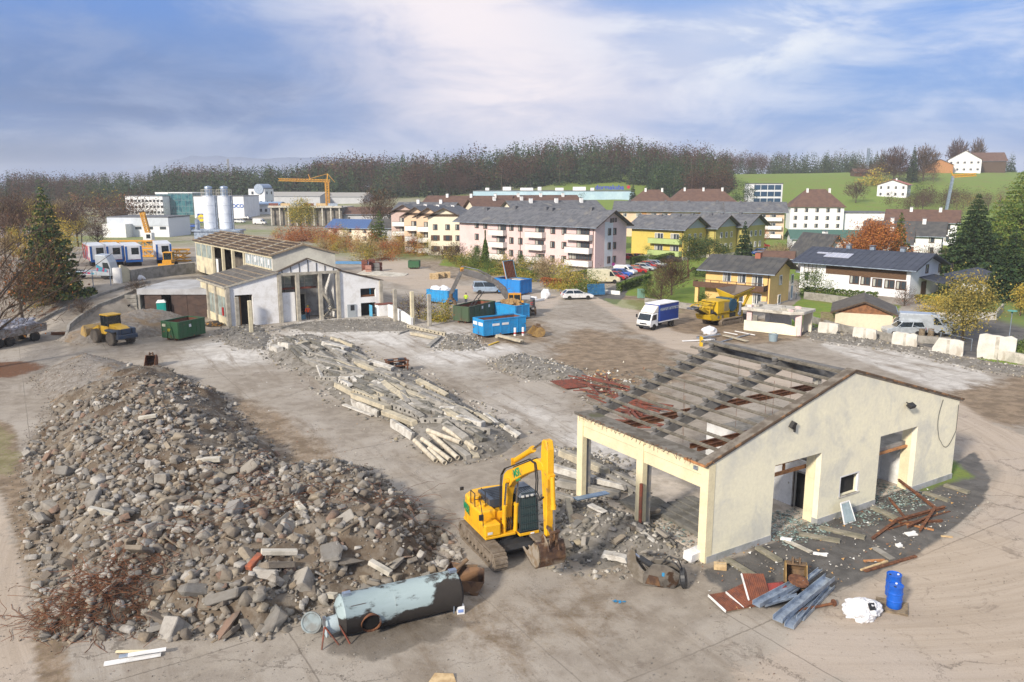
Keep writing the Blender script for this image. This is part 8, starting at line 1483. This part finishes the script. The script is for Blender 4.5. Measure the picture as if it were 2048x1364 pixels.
for i,(x0,x1,y0,y1)in enumerate(((165,335,655,780),(480,685,705,828),(835,1055,750,895),(1205,1475,810,968),(1610,1950,780,1020))):
 a,b = G(*c7(x0,y1-(x1-x0)*.12)),G(*c7(x1,y1)); d =(b-a); L = d.length; zt = ztop(*c7((x0+x1)/2,y1-8),c7(0,(y0+y0+20)/2)[1]); r5 = random.Random(50+i); top =[(L,zt*.92)]+[(L*(1-j/6),zt*(1+r5.uniform(-.05,.03)))for j in range(1,6)]+[(0,zt*(.97 if i not in(3,)else .45))]; side =[(L*(1+r5.uniform(-.04,.05)),zt*.5),(L*(1+r5.uniform(-.05,.04)),zt*.25)]
 m = MB(); m.prism([(0,-.1),(L,-.1)]+side[::-1]+top+[(-L*.03,zt*.35)],0,.35,'y'); m.bb(L*.45,L*.55,-.02,0,.1,zt*.95,1); tag(m.build('wall_stub',[M.conc_pale,M.conc_lt],None,a,atan2(d.y,d.x)),('pale wall stub nearest the ruined hut','pale wall stub in front of the cream garage, second from the hut','pale wall stub in the middle of the line','pale wall stub with a slanted broken left edge','largest pale wall stub at the right end of the line')[i],'wall stub',gS5)
heap_at('rubble_bed',[(1600,668),(1612,652),(1680,665),(1760,680),(1830,695),(1920,715),(2060,735),(2060,752),(1960,740),(1880,722),(1790,700),(1700,690),(1640,682)],.14,'rubble strip along the line of wall stubs',.35,1200,61,.07,.34)
for lb,pts,hh,mt in(('low weathered wall in front of the lawn of the yellow house',[(1290,606),(1345,614),(1400,622),(1470,636),(1515,642)],.75,M.conc),('old garden wall behind the wall stubs',[(1622,645),(1690,664),(1785,682),(1900,690)],.8,M.conc),('concrete garden wall before the hedge of the white house',[(1608,598),(1650,603),(1700,610)],1.1,M.conc),('concrete wall along the driveway of the white house',[(1828,640),(1880,640),(1990,640),(2005,622)],1.0,M.conc_lt),('stone wall behind the gardens of the yellow house',[(1605,528),(1680,520)],.8,M.conc_lt),('yellow-grey wall end at the right edge',[(2010,722),(2080,735)],1.0,M.conc_lt)): wall_thing('garden_wall',lb,pts,hh,.25,mt)
m = MB(); [m.bb(i*.14,i*.14+.1,-.03+.03*(i%2),.0+.03*(i%2),.1,1.75)for i in range(24)]; [m.bb(0,3.4,.05,.08,z,z+.08)for z in(.2,.9,1.6)]; tag(m.build('wicker_fence',M.wood,None,G(1640,652),radians(-18)),'woven timber fence panel left of the cream garage','fence')
for i,(px_,lb)in enumerate(((1843,'left tree stump before the silver panel van'),(1861,'right tree stump before the silver panel van'))): p = G(px_,675); m = MB(); m.lathe([(.36,0),(.32,.3),(.30,1.0),(0,1.02)],14); tag(m.build('tree_stump',M.wood,None,p),lb,'stump')
t = thing('street_lamp','slim street lamp at the driveway on the right','street lamp',G(2018,678)); m = MB(); m.cyl((0,0,0),(0,0,3.0),.05,n=8); m.build('mast',M.galv,t); m = MB(); m.lathe([(0,3.3),(.45,3.25),(.5,3.15),(.1,3.1),(.08,2.9),(0,2.9)],14); m.build('lamp_head',mat('lamp_teal',(.10,.28,.25),None,2),t)
t = thing('site_fence','thin metal site fence before the silver vans','fence',G(1822,672)); q0 = t.location.copy()
for px_,py_ in((1822,672),(1880,688),(1942,702)): p = G(px_,py_)-q0; m = MB(); m.cyl(p,p+Vector((0,0,1.3)),.03,n=6); m.build('post',M.galv,t)
m = MB(); m.tube([G(1822,672)-q0+Vector((0,0,1.25)),G(1880,688)-q0+Vector((0,0,1.25)),G(1942,702)-q0+Vector((0,0,1.25))],.02,5); m.build('rail',M.galv,t); m = MB(); m.bb(-1.4,1.4,-.04,.04,.2,1.9); tag(m.build('blue_board',flat('board_blue',(.02,.12,.26)),None,G(1193,592),(-.25,0,.2)),'leaning dark blue board beside the car park entrance','board'); m = MB(); m.bb(-.5,.5,-.3,.3,0,1.3); m.bb(-.55,.55,-.35,.35,1.3,1.38); tag(m.build('junction_box',mat('jbox_green',(.16,.30,.24),None,2),None,G(1282,596),.2),'pale green junction box at the corner of the lawn','junction box'); wall_thing('low_kerb_wall','low white barrier at the car park entrance',[(1165,582),(1240,590)],.6,.12,M.white,'barrier'); car('dark red quad trailer by the driveway wall',(1947,655),.3,P_RED,'hatch')if False else None
m = MB(); [m.box((dx_,dy_,dz_),(1.1,1.1,1.0))for dx_,dy_,dz_ in((0,0,.5),(0,0,1.55),(0,0,2.55),(1.3,-.5,.5),(1.3,-.5,1.5))];
gBk = 'brick stacks in the back yard'
for i,(x,y,hh,mt)in enumerate(((730,545,2.6,M.redrust),(737,548,1.6,mat('brick_pink',(.42,.22,.17),(.34,.17,.13),2)),(744,543,2.8,M.redrust),(752,543,2.2,M.conc),(757,541,1.8,M.redrust))): m = MB(); [m.bb(-.55,.55,-.55,.55,.12+j*.8,.12+j*.8+.72)for j in range(int(hh/.8))]; m.bb(-.6,.6,-.6,.6,0,.1); tag(m.build('brick_stack',mt,None,GT(x,y),.2*i),'stack of bricks, number %s counted from the old hall'%'one two three four five'.split()[i],'brick stack',gBk)
for i,(px_,lb)in enumerate((((868,558),'left stack of brown boards by the hedge'),((880,556),'middle stack of brown boards by the hedge'),((892,555),'right stack of brown boards by the hedge'))): m = MB(); [m.bb(-.8,.8,-.6,.6,j*.22,j*.22+.18)for j in range(5)]; tag(m.build('board_stack',M.woodnew,None,GT(*px_),.1),lb,'board stack','stacks of boards by the hedge')
p = GT(765,550); m = MB(); m.bb(-4.5,4.5,-2,2,.15,.28); tag(m.build('grey_sheet',M.conc_lt,None,p,(.08,.05,-.2)),'large pale grey sheet lying in the back yard','sheet'); p = GT(706,528); m = MB(); [m.bar((-4,i*.5,.1+.1*i),(4,i*.5-.8,.12+.1*i),.35,.12)for i in range(4)]; tag(m.build('blue_tarp_stack',flat('blue_strip2',(.10,.25,.45)),None,p),'blue covered bundle lying in the back yard','bundle')
p = G(1240,565); t = thing('no_parking_sign','round sign on a post at the pink house corner','sign',GT(1226,553)); m = MB(); m.cyl((0,0,0),(0,0,2.4),.03,n=6); m.build('post',M.galv,t); m = MB(); m.cyl((0,-.04,2.3),(0,-.06,2.3),.32,n=18); m.build('disc',flat('sign_violet',(.2,.02,.15)),t)
gst = thing('outdoor_stair','galvanised stair railing beside the parked light cars','stair',at(1640,190)); m = MB(); m.tube([(-6,0,.5),(-3.5,0,2.4),(0,0,2.4),(0,0,.6)],.06,5); m.tube([(2,0,.6),(5,0,2.4),(7,0,2.4)],.06,5); m.build('rail',M.white,gst)
# ================================================================ TREES, SHRUBS, FOREST
def leafm(n,cols,rough=.8): return mat('leaf_'+n,cols[0],None,.6,rough=rough,isl=cols,spec=.15)
LF = dict(spruce=leafm('spruce',[(.020,.045,.020),(.032,.062,.025),(.045,.075,.028),(.015,.032,.018),(.060,.085,.030)]),pine=leafm('pine',[(.035,.07,.03),(.06,.10,.035),(.09,.12,.04),(.03,.055,.03),(.17,.15,.04)]),larch=leafm('larch',[(.10,.16,.03),(.15,.20,.04),(.07,.12,.03),(.20,.21,.05),(.05,.09,.025)]),
 olive=leafm('olive',[(.26,.21,.055),(.18,.16,.05),(.34,.26,.06),(.12,.12,.045)]),orange=leafm('orange',[(.34,.12,.03),(.26,.085,.025),(.42,.18,.05),(.20,.07,.03)]),yellow=leafm('yellow',[(.42,.30,.05),(.30,.24,.05),(.50,.36,.07),(.20,.18,.05)]),ygreen=leafm('ygreen',[(.34,.27,.045),(.22,.21,.045),(.44,.31,.05),(.15,.16,.04)]),green=leafm('green',[(.06,.10,.025),(.09,.14,.03),(.04,.075,.02),(.13,.16,.04)]),red=leafm('red',[(.30,.09,.035),(.20,.06,.03),(.36,.14,.05)]),
 twig=leafm('twig',[(.07,.045,.03),(.10,.063,.04),(.048,.034,.026),(.13,.08,.045)],1),purple=leafm('purple',[(.055,.029,.022),(.078,.040,.028),(.038,.023,.02),(.10,.054,.034)],1),tan=leafm('tan',[(.30,.22,.12),(.22,.16,.09),(.36,.28,.15)],1))
M.bark = mat('bark',(.085,.065,.05),(.05,.04,.032),4,rough=1); M.barkpine = mat('bark_pine',(.15,.08,.05),(.09,.055,.04),3,rough=1)
def cards(P,s,r,asp=.6,up=0.0,D=None):
 n = len(P); a = r.normal(size=(n,3))if D is None else D+r.normal(size=(n,3))*.45; a[:,2]*=(1-up); a/=np.linalg.norm(a,axis=1)[:,None]; b = np.cross(a,r.normal(size=(n,3))); b[:,2]*=(1-up); b/=np.linalg.norm(b,axis=1)[:,None]+1e-9
 s = np.asarray(s).reshape(-1,1); a = a*s; b = b*s*asp
 V = np.stack([P-a,P+b,P+a,P-b],1).reshape(-1,3); return V,np.arange(4*n).reshape(-1,4)
def crown(kind,h,w,n,r):
 """points, sizes and extra directions of the leaf cards of one crown, base at z=0"""
 if kind in('spruce','larch'):
  t = 1-np.sqrt(r.random(n)); lev = max(7,int(h*1.1)); t =(np.floor(t*lev)+r.random(n)**1.6*.75)/lev; nb = 9; bi = r.integers(0,nb,n); li = np.floor(t*lev).astype(int); ph = bi*2*pi/nb+li*1.9+r.normal(0,.13,n)
  bl = .72+.5*np.random.default_rng(int(h*77)).random((lev+2,nb))[li,bi]; u = r.random(n)**.6; R = w/2*(1-t)**.85*bl*u+.05; z = h*(.06+.94*t)-R*(.22 if kind=='spruce'else .05)+u*.1
  return np.stack([R*np.cos(ph),R*np.sin(ph),z],1),np.full(n,min(.034*w,.17)+.07)*(1.15-.55*t)*r.uniform(.6,1.3,n),None
 if kind=='column': t = r.random(n); R = w/2*np.sin(np.clip(t*1.15+.12,0,1)*pi)**.5*(1-.5*t)*np.sqrt(r.random(n)); ph = r.uniform(0,6.28,n); return np.stack([R*np.cos(ph),R*np.sin(ph),t*h],1),r.uniform(.10,.22,n),None
 if kind in('bare','shrub'):
  zb = h*(.22 if kind=='bare'else .02); d = r.normal(size=(n,3)); d/=np.linalg.norm(d,axis=1)[:,None]; u = r.random(n)**.5; lob = .75+.5*fbm(np.arctan2(d[:,1],d[:,0])*2,d[:,2]*4,1.2,int(h*10),2); P = d*np.array([w/2,w/2,(h-zb)/2])*(u*lob)[:,None]*1.08; P[:,2] = np.maximum(P[:,2]+(h+zb)/2,zb*.8); D = P-np.array([0,0,zb*.6]); D/=np.linalg.norm(D,axis=1)[:,None]
  return P,(.022*h+.20)*r.uniform(.6,1.4,n),D
 K = max(8,int(w*h*(.2 if kind=='pineform'else .5))); c = r.normal(size=(K,3)); c/=np.linalg.norm(c,axis=1)[:,None]; c*=(r.random(K)**.45)[:,None]; zb ={'round':.20,'pineform':.42,'bush':0}[kind]*h; c[:,2] = np.abs(c[:,2])if kind=='bush'else c[:,2]*.5+.5; c[:,:2]*=np.sqrt(np.clip(1.1-c[:,2:3]**2*.9,.1,1)); C = c*np.array([w/2,w/2,h-zb])+np.array([0,0,zb]); i = r.integers(0,K,n); sg = .10*w+.12
 P = C[i]+r.normal(size=(n,3))*sg*np.array([1,1,.55 if kind=='pineform'else .8]); P[:,2] = np.maximum(P[:,2],.05); return P,(.008*w+.055)*r.uniform(.6,1.35,n),None
def trunk(h,w,kind,seed,top=.8):
 r = random.Random(seed); m = MB(); R = .018*h+.05; p = Vector((0,0,-.2)); nseg = 5; pts =[]
 for i in range(nseg): q = Vector((r.gauss(0,.012*h)if i else 0,r.gauss(0,.012*h)if i else 0,h*top*(i+1)/nseg)); m.cyl(p,q,R*(1-i/nseg*.8),R*(1-(i+1)/nseg*.8),7,cap=False); pts.append((p,q,R*(1-i/nseg*.75))); p = q
 if kind in('round','bare','pineform','shrub'):
  for k_ in range({'bare':16,'shrub':9}.get(kind,9)):
   i = r.randrange(1 if kind!='shrub'else 0,nseg); a,b,rr_ = pts[i]; s = a.lerp(b,r.random()); an = r.uniform(0,6.28); ln = w*r.uniform(.25,.5)*(1.15-i/nseg*.5); e = s+Vector((cos(an)*ln,sin(an)*ln,ln*r.uniform(.35,1.1))); md = s.lerp(e,.5)+Vector((r.gauss(0,.05),r.gauss(0,.05),.06))*ln; m.cyl(s,md,rr_*.5,rr_*.32,5,cap=False); m.cyl(md,e,rr_*.32,rr_*.08,5,cap=False)
   if kind=='bare':
    for q_ in range(4): s2 = md.lerp(e,r.random()); e2 = s2+Vector((cos(an+r.gauss(0,.8)),sin(an+r.gauss(0,.8)),r.uniform(.2,1.1)))*ln*.5; m.cyl(s2,e2,rr_*.2,rr_*.05,4,cap=False)
 return m
NTREE ={'spruce':'spruce_tree','larch':'conifer_tree','column':'columnar_thuja','bare':'bare_tree','shrub':'bare_shrub','round':'leafy_tree','pineform':'pine_tree','bush':'shrub'}
def tree(label,base,h,w,kind,leaf,n,seed,group=None,extra=None):
 p = GT(*base)if len(base)==2 else Vector(base); shr = kind in('shrub','bush'); t = thing(NTREE[kind],label,'shrub'if shr else 'tree',p,seed,group); r = np.random.default_rng(seed); n = int(n*((2.1 if p.y<190 else 1.2)*({'bare':.8,'round':1.8,'shrub':.7}.get(kind,1)))); P,s,D = crown(kind,h,w,n,r); s = s*max(1,p.y/190); V,F_ = cards(P,s,r,.55 if D is None else(.045 if p.y<120 else .08),.35 if kind in('spruce','pineform')else 0,D)
 if kind!='bush': trunk(h,w,kind,seed,.92 if kind in('spruce','larch')else .75).build('trunk',M.barkpine if kind=='pineform'else M.bark,t,fix=False,smooth=True)
 link('crown',arrmesh('crown',V,F_,LF[leaf]),t)
 if extra: P,s,D = crown('round'if kind=='bare'else 'bush',h,w,extra[1],r); V,F_ = cards(P,s*.8,r,.6); link('leaves',arrmesh('leaves',V,F_,LF[extra[0]]),t)
 return t
T =[  # label, base px or place, height, width, kind, leaf, cards, extra leaves
 ('tall dark pine with drooping green layers behind the ramp fence',(107,603),14.5,8.6,'larch','pine',4200,None),('dark bare tree with a few orange leaves at the left edge',(-12,735),14,15,'bare','twig',2600,('orange',260)),('half bare orange tree between ramp and pine',(45,640),8,8,'bare','twig',1100,('orange',900)),('yellow green shrub at the foot of the ramp fence',(82,612),3,3,'bush','ygreen',500,None),
 ('huge dark spruce at the right edge behind the white house',at(1958,140),15.5,14,'spruce','spruce',13000,None),('huge light green conifer at the right edge',at(2050,150),20.5,22,'larch','larch',15000,None),('dark conifer filling the right edge below the light green one',at(2040,118),11,8,'spruce','spruce',4000,None),('dark green spruce in front of the olive yellow houses',at(1494,168),9.6,4.6,'spruce','spruce',2600,None),
 ('broad dark pine with two stems left of the yellow house',at(1383,146),7.6,6.5,'pineform','pine',3600,None),('second dark pine close beside the two stemmed one',at(1425,150),7.2,6.5,'pineform','pine',3200,None),('large orange brown autumn tree behind the white house',at(1758,152),9.6,11,'round','orange',6500,None),('tall green conifer right of the orange tree',at(1806,156),11.8,5.6,'spruce','green',3200,None),
 ('yellow green autumn tree standing at the driveway on the right',(1924,684),7.3,6.6,'round','olive',2600,None),('slender columnar thuja before the pink house',at(970,163),7.8,1.9,'column','green',1500,None),('yellow green willow by the construction site',at(600,285),11.5,10.5,'round','ygreen',2600,None),('large bare brown tree behind the conifer pair',at(758,262),15.5,13,'bare','twig',2400,('red',300)),('green conifer with yellow leaves left of the cream houses',at(757,212),10.6,6.2,'spruce','green',2200,None),('small green conifer beside the larger one left of the cream houses',at(742,216),7.5,4,'spruce','green',1200,None),
 ('bare garden tree on the lawn by the yellow house',(1343,590),5.8,5.6,'bare','twig',1800,('ygreen',120)),('bare brown shrub at the front edge of the lawn',(1322,604),4.4,4.0,'shrub','twig',1300,('yellow',60)),('round evergreen bush on the lawn with yellow spots',(1296,596),3.0,2.4,'bush','green',1200,('yellow',60)),('dark evergreen bush with red berries at the yellow house',(1409,602),3.6,2.6,'bush','green',1500,('red',50)),('clipped round tree before the bright yellow house',at(1296,172),4.2,3.2,'bush','green',1000,None),('bare brown shrub right of the spruce',at(1560,172),4.5,6,'shrub','tan',1300,None),('dark bare hedge shrub before the white hipped house',at(1640,178),4.0,9,'shrub','twig',1400,None),('brownish shrub beside the stair railing',at(1585,185),4.0,7,'shrub','twig',1100,None),('red leaved small tree beside the apricot house',at(1529,215),5.5,4.5,'round','red',800,None),
 ('yellow flowering shrub right of the white house wall',(1868,625),2.0,4.2,'bush','yellow',1200,None),('shrub with red fruit at the corner of the white house',(1808,612),3.0,3.2,'shrub','twig',700,('red',150)),('green shrub between yellow and white houses',(1625,592),4.2,5.5,'bush','green',1600,('yellow',120)),('yellow bush below the dark conifer at the right',at(1945,112),3.0,7,'bush','ygreen',1200,None),('orange shrub at the right edge of the driveway',(2040,632),4.0,4.0,'round','yellow',900,None),('bare brown shrubs right of the orange tree',at(1880,158),5.5,8,'shrub','twig',1500,None),('yellow green bushes under the green conifer',at(1845,150),4.0,8,'bush','ygreen',1500,None),('dark shrub in front of the conifers at the right edge',at(1920,128),4.5,6,'bush','green',1400,None),('low green plant at the right end of the wall stubs',(2035,718),2.2,3,'bush','green',700,None),
 ('overgrown bare bushes behind the standing posts',(838,636),2.8,6.0,'shrub','twig',1500,('ygreen',450)),('yellow green bush left of the dark green container',(878,640),2.2,4.0,'bush','ygreen',1100,None),('dry shrub overhanging the ramp kerb',(165,632),2.0,3.4,'shrub','twig',700,None),('leafless bush at the upper end of the ramp kerb',(275,588),2.0,3,'shrub','twig',600,None),('yellow bush beside the silos',at(548,250),5.0,3.6,'bush','yellow',600,None),('yellow green bush before the house with blue roof',at(683,225),6.5,6,'bush','ygreen',1000,('orange',200)),('slim dark conifer before the blue hall',at(1265,400),13,5,'spruce','spruce',700,None),('rounded conifer over the brown roofs',at(1160,300),14,7,'pineform','pine',900,None),('light green conifer over the grey roofs',at(1020,228),12.0,7,'pineform','larch',1000,None),('small dark conifer over the grey roofs',at(1066,222),11.8,3.6,'spruce','spruce',700,None),('dark conifer before the flat office',at(1490,335),17,10,'pineform','spruce',1500,None),
 ('bare round tree left on the hill beside the chalet',at(1783,520),21,18,'bare','purple',1600,None),('dark spruce between the bare trees on the hill',at(1820,515),23,9,'spruce','spruce',1200,None),('bare tree right of the spruce on the hill',at(1842,522),22,16,'bare','twig',1300,None),('bare tree behind the farmhouse',at(1906,620),24,14,'bare','purple',900,None),('bare tree above the farm roof',at(1945,640),25,10,'bare','twig',600,None),('low bare tree left of the chalet on the field',at(1712,420),11,12,'bare','purple',900,None),('yellow bush band below the hill trees',at(1745,500),9,18,'bush','ygreen',900,None),('green bush right of the chalet',at(1838,440),10,9,'bush','green',700,None)]
for i,q in enumerate(T): tree(q[0],q[1],q[2],q[3],q[4],q[5],q[6],60+i,None,q[7])
rt = random.Random(77)
for i in range(26):  # mixed shrub belt along the yard fence before the pink and cream houses
 f = i/25; px_ = 785+395*f+rt.uniform(-6,6); py_ = 492+95*f**.9+rt.uniform(-6,4); kd,lf,nm =(('bush','ygreen','yellow green'),('shrub','tan','bare tan'),('bush','yellow','golden yellow'),('bush','green','dark green'),('shrub','twig','brown leafless'),('bush','ygreen','olive'))[rt.randrange(6)]
 tree('%s shrub in the belt before the pink house, number %d from the left'%(nm,i+1),(px_,py_),rt.uniform(2.8,5.0),rt.uniform(3.8,6.5),kd,lf,1300,300+i,'shrub belt before the pink house',('yellow',90)if kd=='shrub'else None)
for i in range(9): f = i/8; tree('rust red shrub behind the old hall, number %d from the left'%(i+1),at(565+110*f+rt.uniform(-4,4),238+rt.uniform(-8,8)),rt.uniform(4,5.5),rt.uniform(5.5,8),'bush',('red','orange','red')[i%3],1500,340+i,'rust red shrubs behind the old hall')
for i in range(24): f = i/23; kd,lf,nm =(('bush','ygreen','yellow green'),('shrub','tan','tan leafless'),('bush','orange','orange'),('bush','yellow','golden'),('bush','red','rusty'))[i%5]; tree('%s bush on the slope above the back yard, number %d from the left'%(nm,i+1),at(635+200*f,200+rt.uniform(-22,16)),rt.uniform(3.5,6),rt.uniform(4,7.5),kd,lf,1300,360+i,'bushes above the back yard')
for i in range(46):  # wooded bank on the left
 d = 125+250*rt.random()**1.2; px_ = rt.uniform(-60,215 if d<300 else 250); kd,lf,nm =(('bare','purple','purple brown leafless'),('bare','twig','brown leafless'),('round','ygreen','yellow green'),('spruce','spruce','dark spruce'),('bare','tan','tan leafless'),('round','yellow','faded yellow'))[rt.choice((0,0,1,1,2,3,4,5,1))]; hh = rt.uniform(6,13)
 if d<170: px_ = min(px_,110); hh*=.7
 tree('%s tree in the wooded bank left of the trailers'%nm,at(px_,d),hh,hh*(.75 if kd!='spruce'else .45),kd,lf,900,400+i,'trees of the wooded bank on the left',('orange',90)if kd=='bare'and i%3==0 else None)
def hedge(label,pts,h,w,leaf,cone=False):
 P =[GT(*q)for q in pts]; r = np.random.default_rng(len(label)); t = thing('hedge',label,'hedge',P[0]); Q =[]
 for a,b in zip(P,P[1:]): n = int((b-a).length*h*260); u = r.random(n); v = r.uniform(-.5,.5,n); k_ = 1-r.random(n)**2.2; top = h*(np.abs(np.sin(u*(b-a).length*3.4))**.4*.35+.68 if cone else 1); z = k_*top*(1-.12*r.random(n)); d =(b-a).normalized(); nn = Vector((-d.y,d.x,0)); Q.append(np.array(a-P[0])+np.outer(u,np.array(b-a))+np.outer(v*w,np.array(nn))+np.stack([0*z,0*z,z],1))
 Q = np.concatenate(Q); V,F_ = cards(Q,r.uniform(.06,.15,len(Q)),r,.6); link('foliage',arrmesh('foliage',V,F_,LF[leaf]),t)
for q in(('clipped hedge between car park and lawn',[(1236,585),(1270,573),(1300,564)],1.5,.9,'green',True),('thuja hedge behind the lawn of the yellow house',[(1382,552),(1408,554),(1432,556)],1.7,.9,'green',True),('thuja hedge along the terrace of the white house',[(1608,588),(1680,594),(1755,600)],1.2,.9,'green',True),('long clipped hedge beside the parked cars',[(1302,532),(1330,524),(1355,518)],1.8,1.2,'green'),('dark box hedge at the pink house corner',[(1263,531),(1283,527)],1.8,1.0,'green'),('box hedge behind the cream van',[(1130,560),(1175,552)],1.2,1.0,'green'),('brown hedge left of the cream van',[(1085,572),(1160,580)],1.5,1.4,'red'),('hedge before the green conifers at the right',[(1880,612),(1830,606)],1.3,1.0,'ygreen',True)): hedge(*q)
# distant forest: thousands of trees read as one mass
def protos(kind,n,seed):
 out =[]
 for i in range(5):
  r = np.random.default_rng(seed+i); P,s,D = crown(kind,20,9.5 if kind=='spruce'else 15,n,r)
  V,F_ = cards(P,s*(3.1 if kind=='spruce'else(.5 if D is not None else 2.2)),r,.55 if D is None else .14,.2,D)
  if kind=='bare': P,s,D = crown('round',20,14.5,460,r); V2,F2 = cards(P,s*2.3,r,.55); F_ = np.concatenate([F_,F2+len(V)]); V = np.concatenate([V,V2])
  out.append((V,F_))
 return out
PRO ={'spruce':protos('spruce',190,1),'bare':protos('bare',130,9),'round':protos('round',170,17)}
def forest(name,label,pts,kinds,seed):
 r = np.random.default_rng(seed); acc ={}
 for x,y,hs in pts:
  kd,lf = kinds(x,y,r); V,F_ = PRO[kd][r.integers(5)]; a = r.uniform(0,6.28); s = hs/20*np.array([r.uniform(.85,1.2),r.uniform(.85,1.2),1]); c,sn = cos(a),sin(a); w = V*s; w = np.stack([w[:,0]*c-w[:,1]*sn+x,w[:,0]*sn+w[:,1]*c+y,w[:,2]],1); L_ = acc.setdefault(lf,[[],[],[]]); L_[0].append(w); L_[2].append(np.array([[x,y,hs]]))
 keys = list(acc); Vs,Fs,mi,o =[],[],[],0
 for j,lf in enumerate(keys):
  xy = np.concatenate(acc[lf][2]); zz = TZ(xy[:,0],xy[:,1]);
  for w,z in zip(acc[lf][0],zz): w[:,2]+=z-.5; Vs.append(w); n = len(w)//4; Fs.append(np.arange(len(w)).reshape(-1,4)+o); mi.append(np.full(n,j)); o+=len(w)
 tag(link(name,arrmesh(name,np.concatenate(Vs),np.concatenate(Fs),[LF[q]for q in keys],np.concatenate(mi))),label,'forest',kind='stuff')
 m = MB()
 for j,lf in enumerate(keys):
  for x,y,hs in np.concatenate(acc[lf][2])[::7]: z = tz(x,y); m.add([(x-.2,y,z-.5),(x+.2,y,z-.5),(x+.1,y,z+hs*.8),(x-.1,y,z+hs*.8)],[(0,1,2,3)]); m.add([(x,y-.2,z-.5),(x,y+.2,z-.5),(x,y+.1,z+hs*.8),(x,y-.1,z+hs*.8)],[(0,1,2,3)])
 tag(m.build('forest_trunks',mat('far_trunk',(.17,.13,.10),(.10,.075,.06),.5,rough=1),None,fix=False),'thin trunks standing in the '+label,'forest',kind='stuff')
rf = np.random.default_rng(5)
def band(n,p0,p1,y0,y1,h0,h1): px_ = rf.uniform(p0,p1,n); y = y0+(y1-y0)*rf.random(n)**1.1; return[((a-1024)/FPX*b*1.01,b,c)for a,b,c in zip(px_,y,rf.uniform(h0,h1,n))]
def kmix(ps,cl=60.0):
 def f(x,y,r):
  v = vnoise(np.array([x]),np.array([y]),1/cl,3)[0]+r.normal(0,.09)
  return('spruce','spruce')if v<ps else(('bare','purple')if v<ps+.30 else(('bare','twig')if r.random()<.7 else('round',('red','ygreen')[r.integers(2)])))
 return f
forest('forest','wooded ridge behind the apartment houses',[(x,y,h*(1-.30*max(0,(x/y-.13)/.13)))for x,y,h in band(820,640,1445,512,690,18,30)]+band(170,1290,1445,425,520,13,21)+band(110,660,1440,500,520,12,25),kmix(.64),1)
forest('forest','dark wood behind the industrial halls on the left',band(540,330,660,520,680,15,26)+band(430,-120,340,470,680,12,22)+band(200,-150,700,680,900,16,25),kmix(.68),2)
forest('forest','wood along the upper edge of the green field',band(150,1430,1745,665,740,15,21)+band(30,1900,2100,640,720,12,18),kmix(.55,40),3)
forest('forest','brown thicket at the foot of the green hill',band(60,1755,1990,370,430,6,11)+band(40,1690,1860,500,560,8,14)+band(110,-100,330,300,450,8,15),kmix(.18),4)
# ================================================================ HAZE
hz_m = bpy.data.materials.new('haze'); hz_m.use_nodes = True; k = NT(hz_m.node_tree); k.n('ShaderNodeOutputMaterial',{'Volume':k.n('ShaderNodeVolumePrincipled',{'Color':(.93,.95,1.0,1),'Density':.00022}).outputs[0]})
m = MB(); m.bb(-2600,2600,-120,2600,-60,78); hzo = m.build('haze',hz_m); hzo['kind'] = 'stuff'; hzo['label'] = 'thin pale autumn haze'
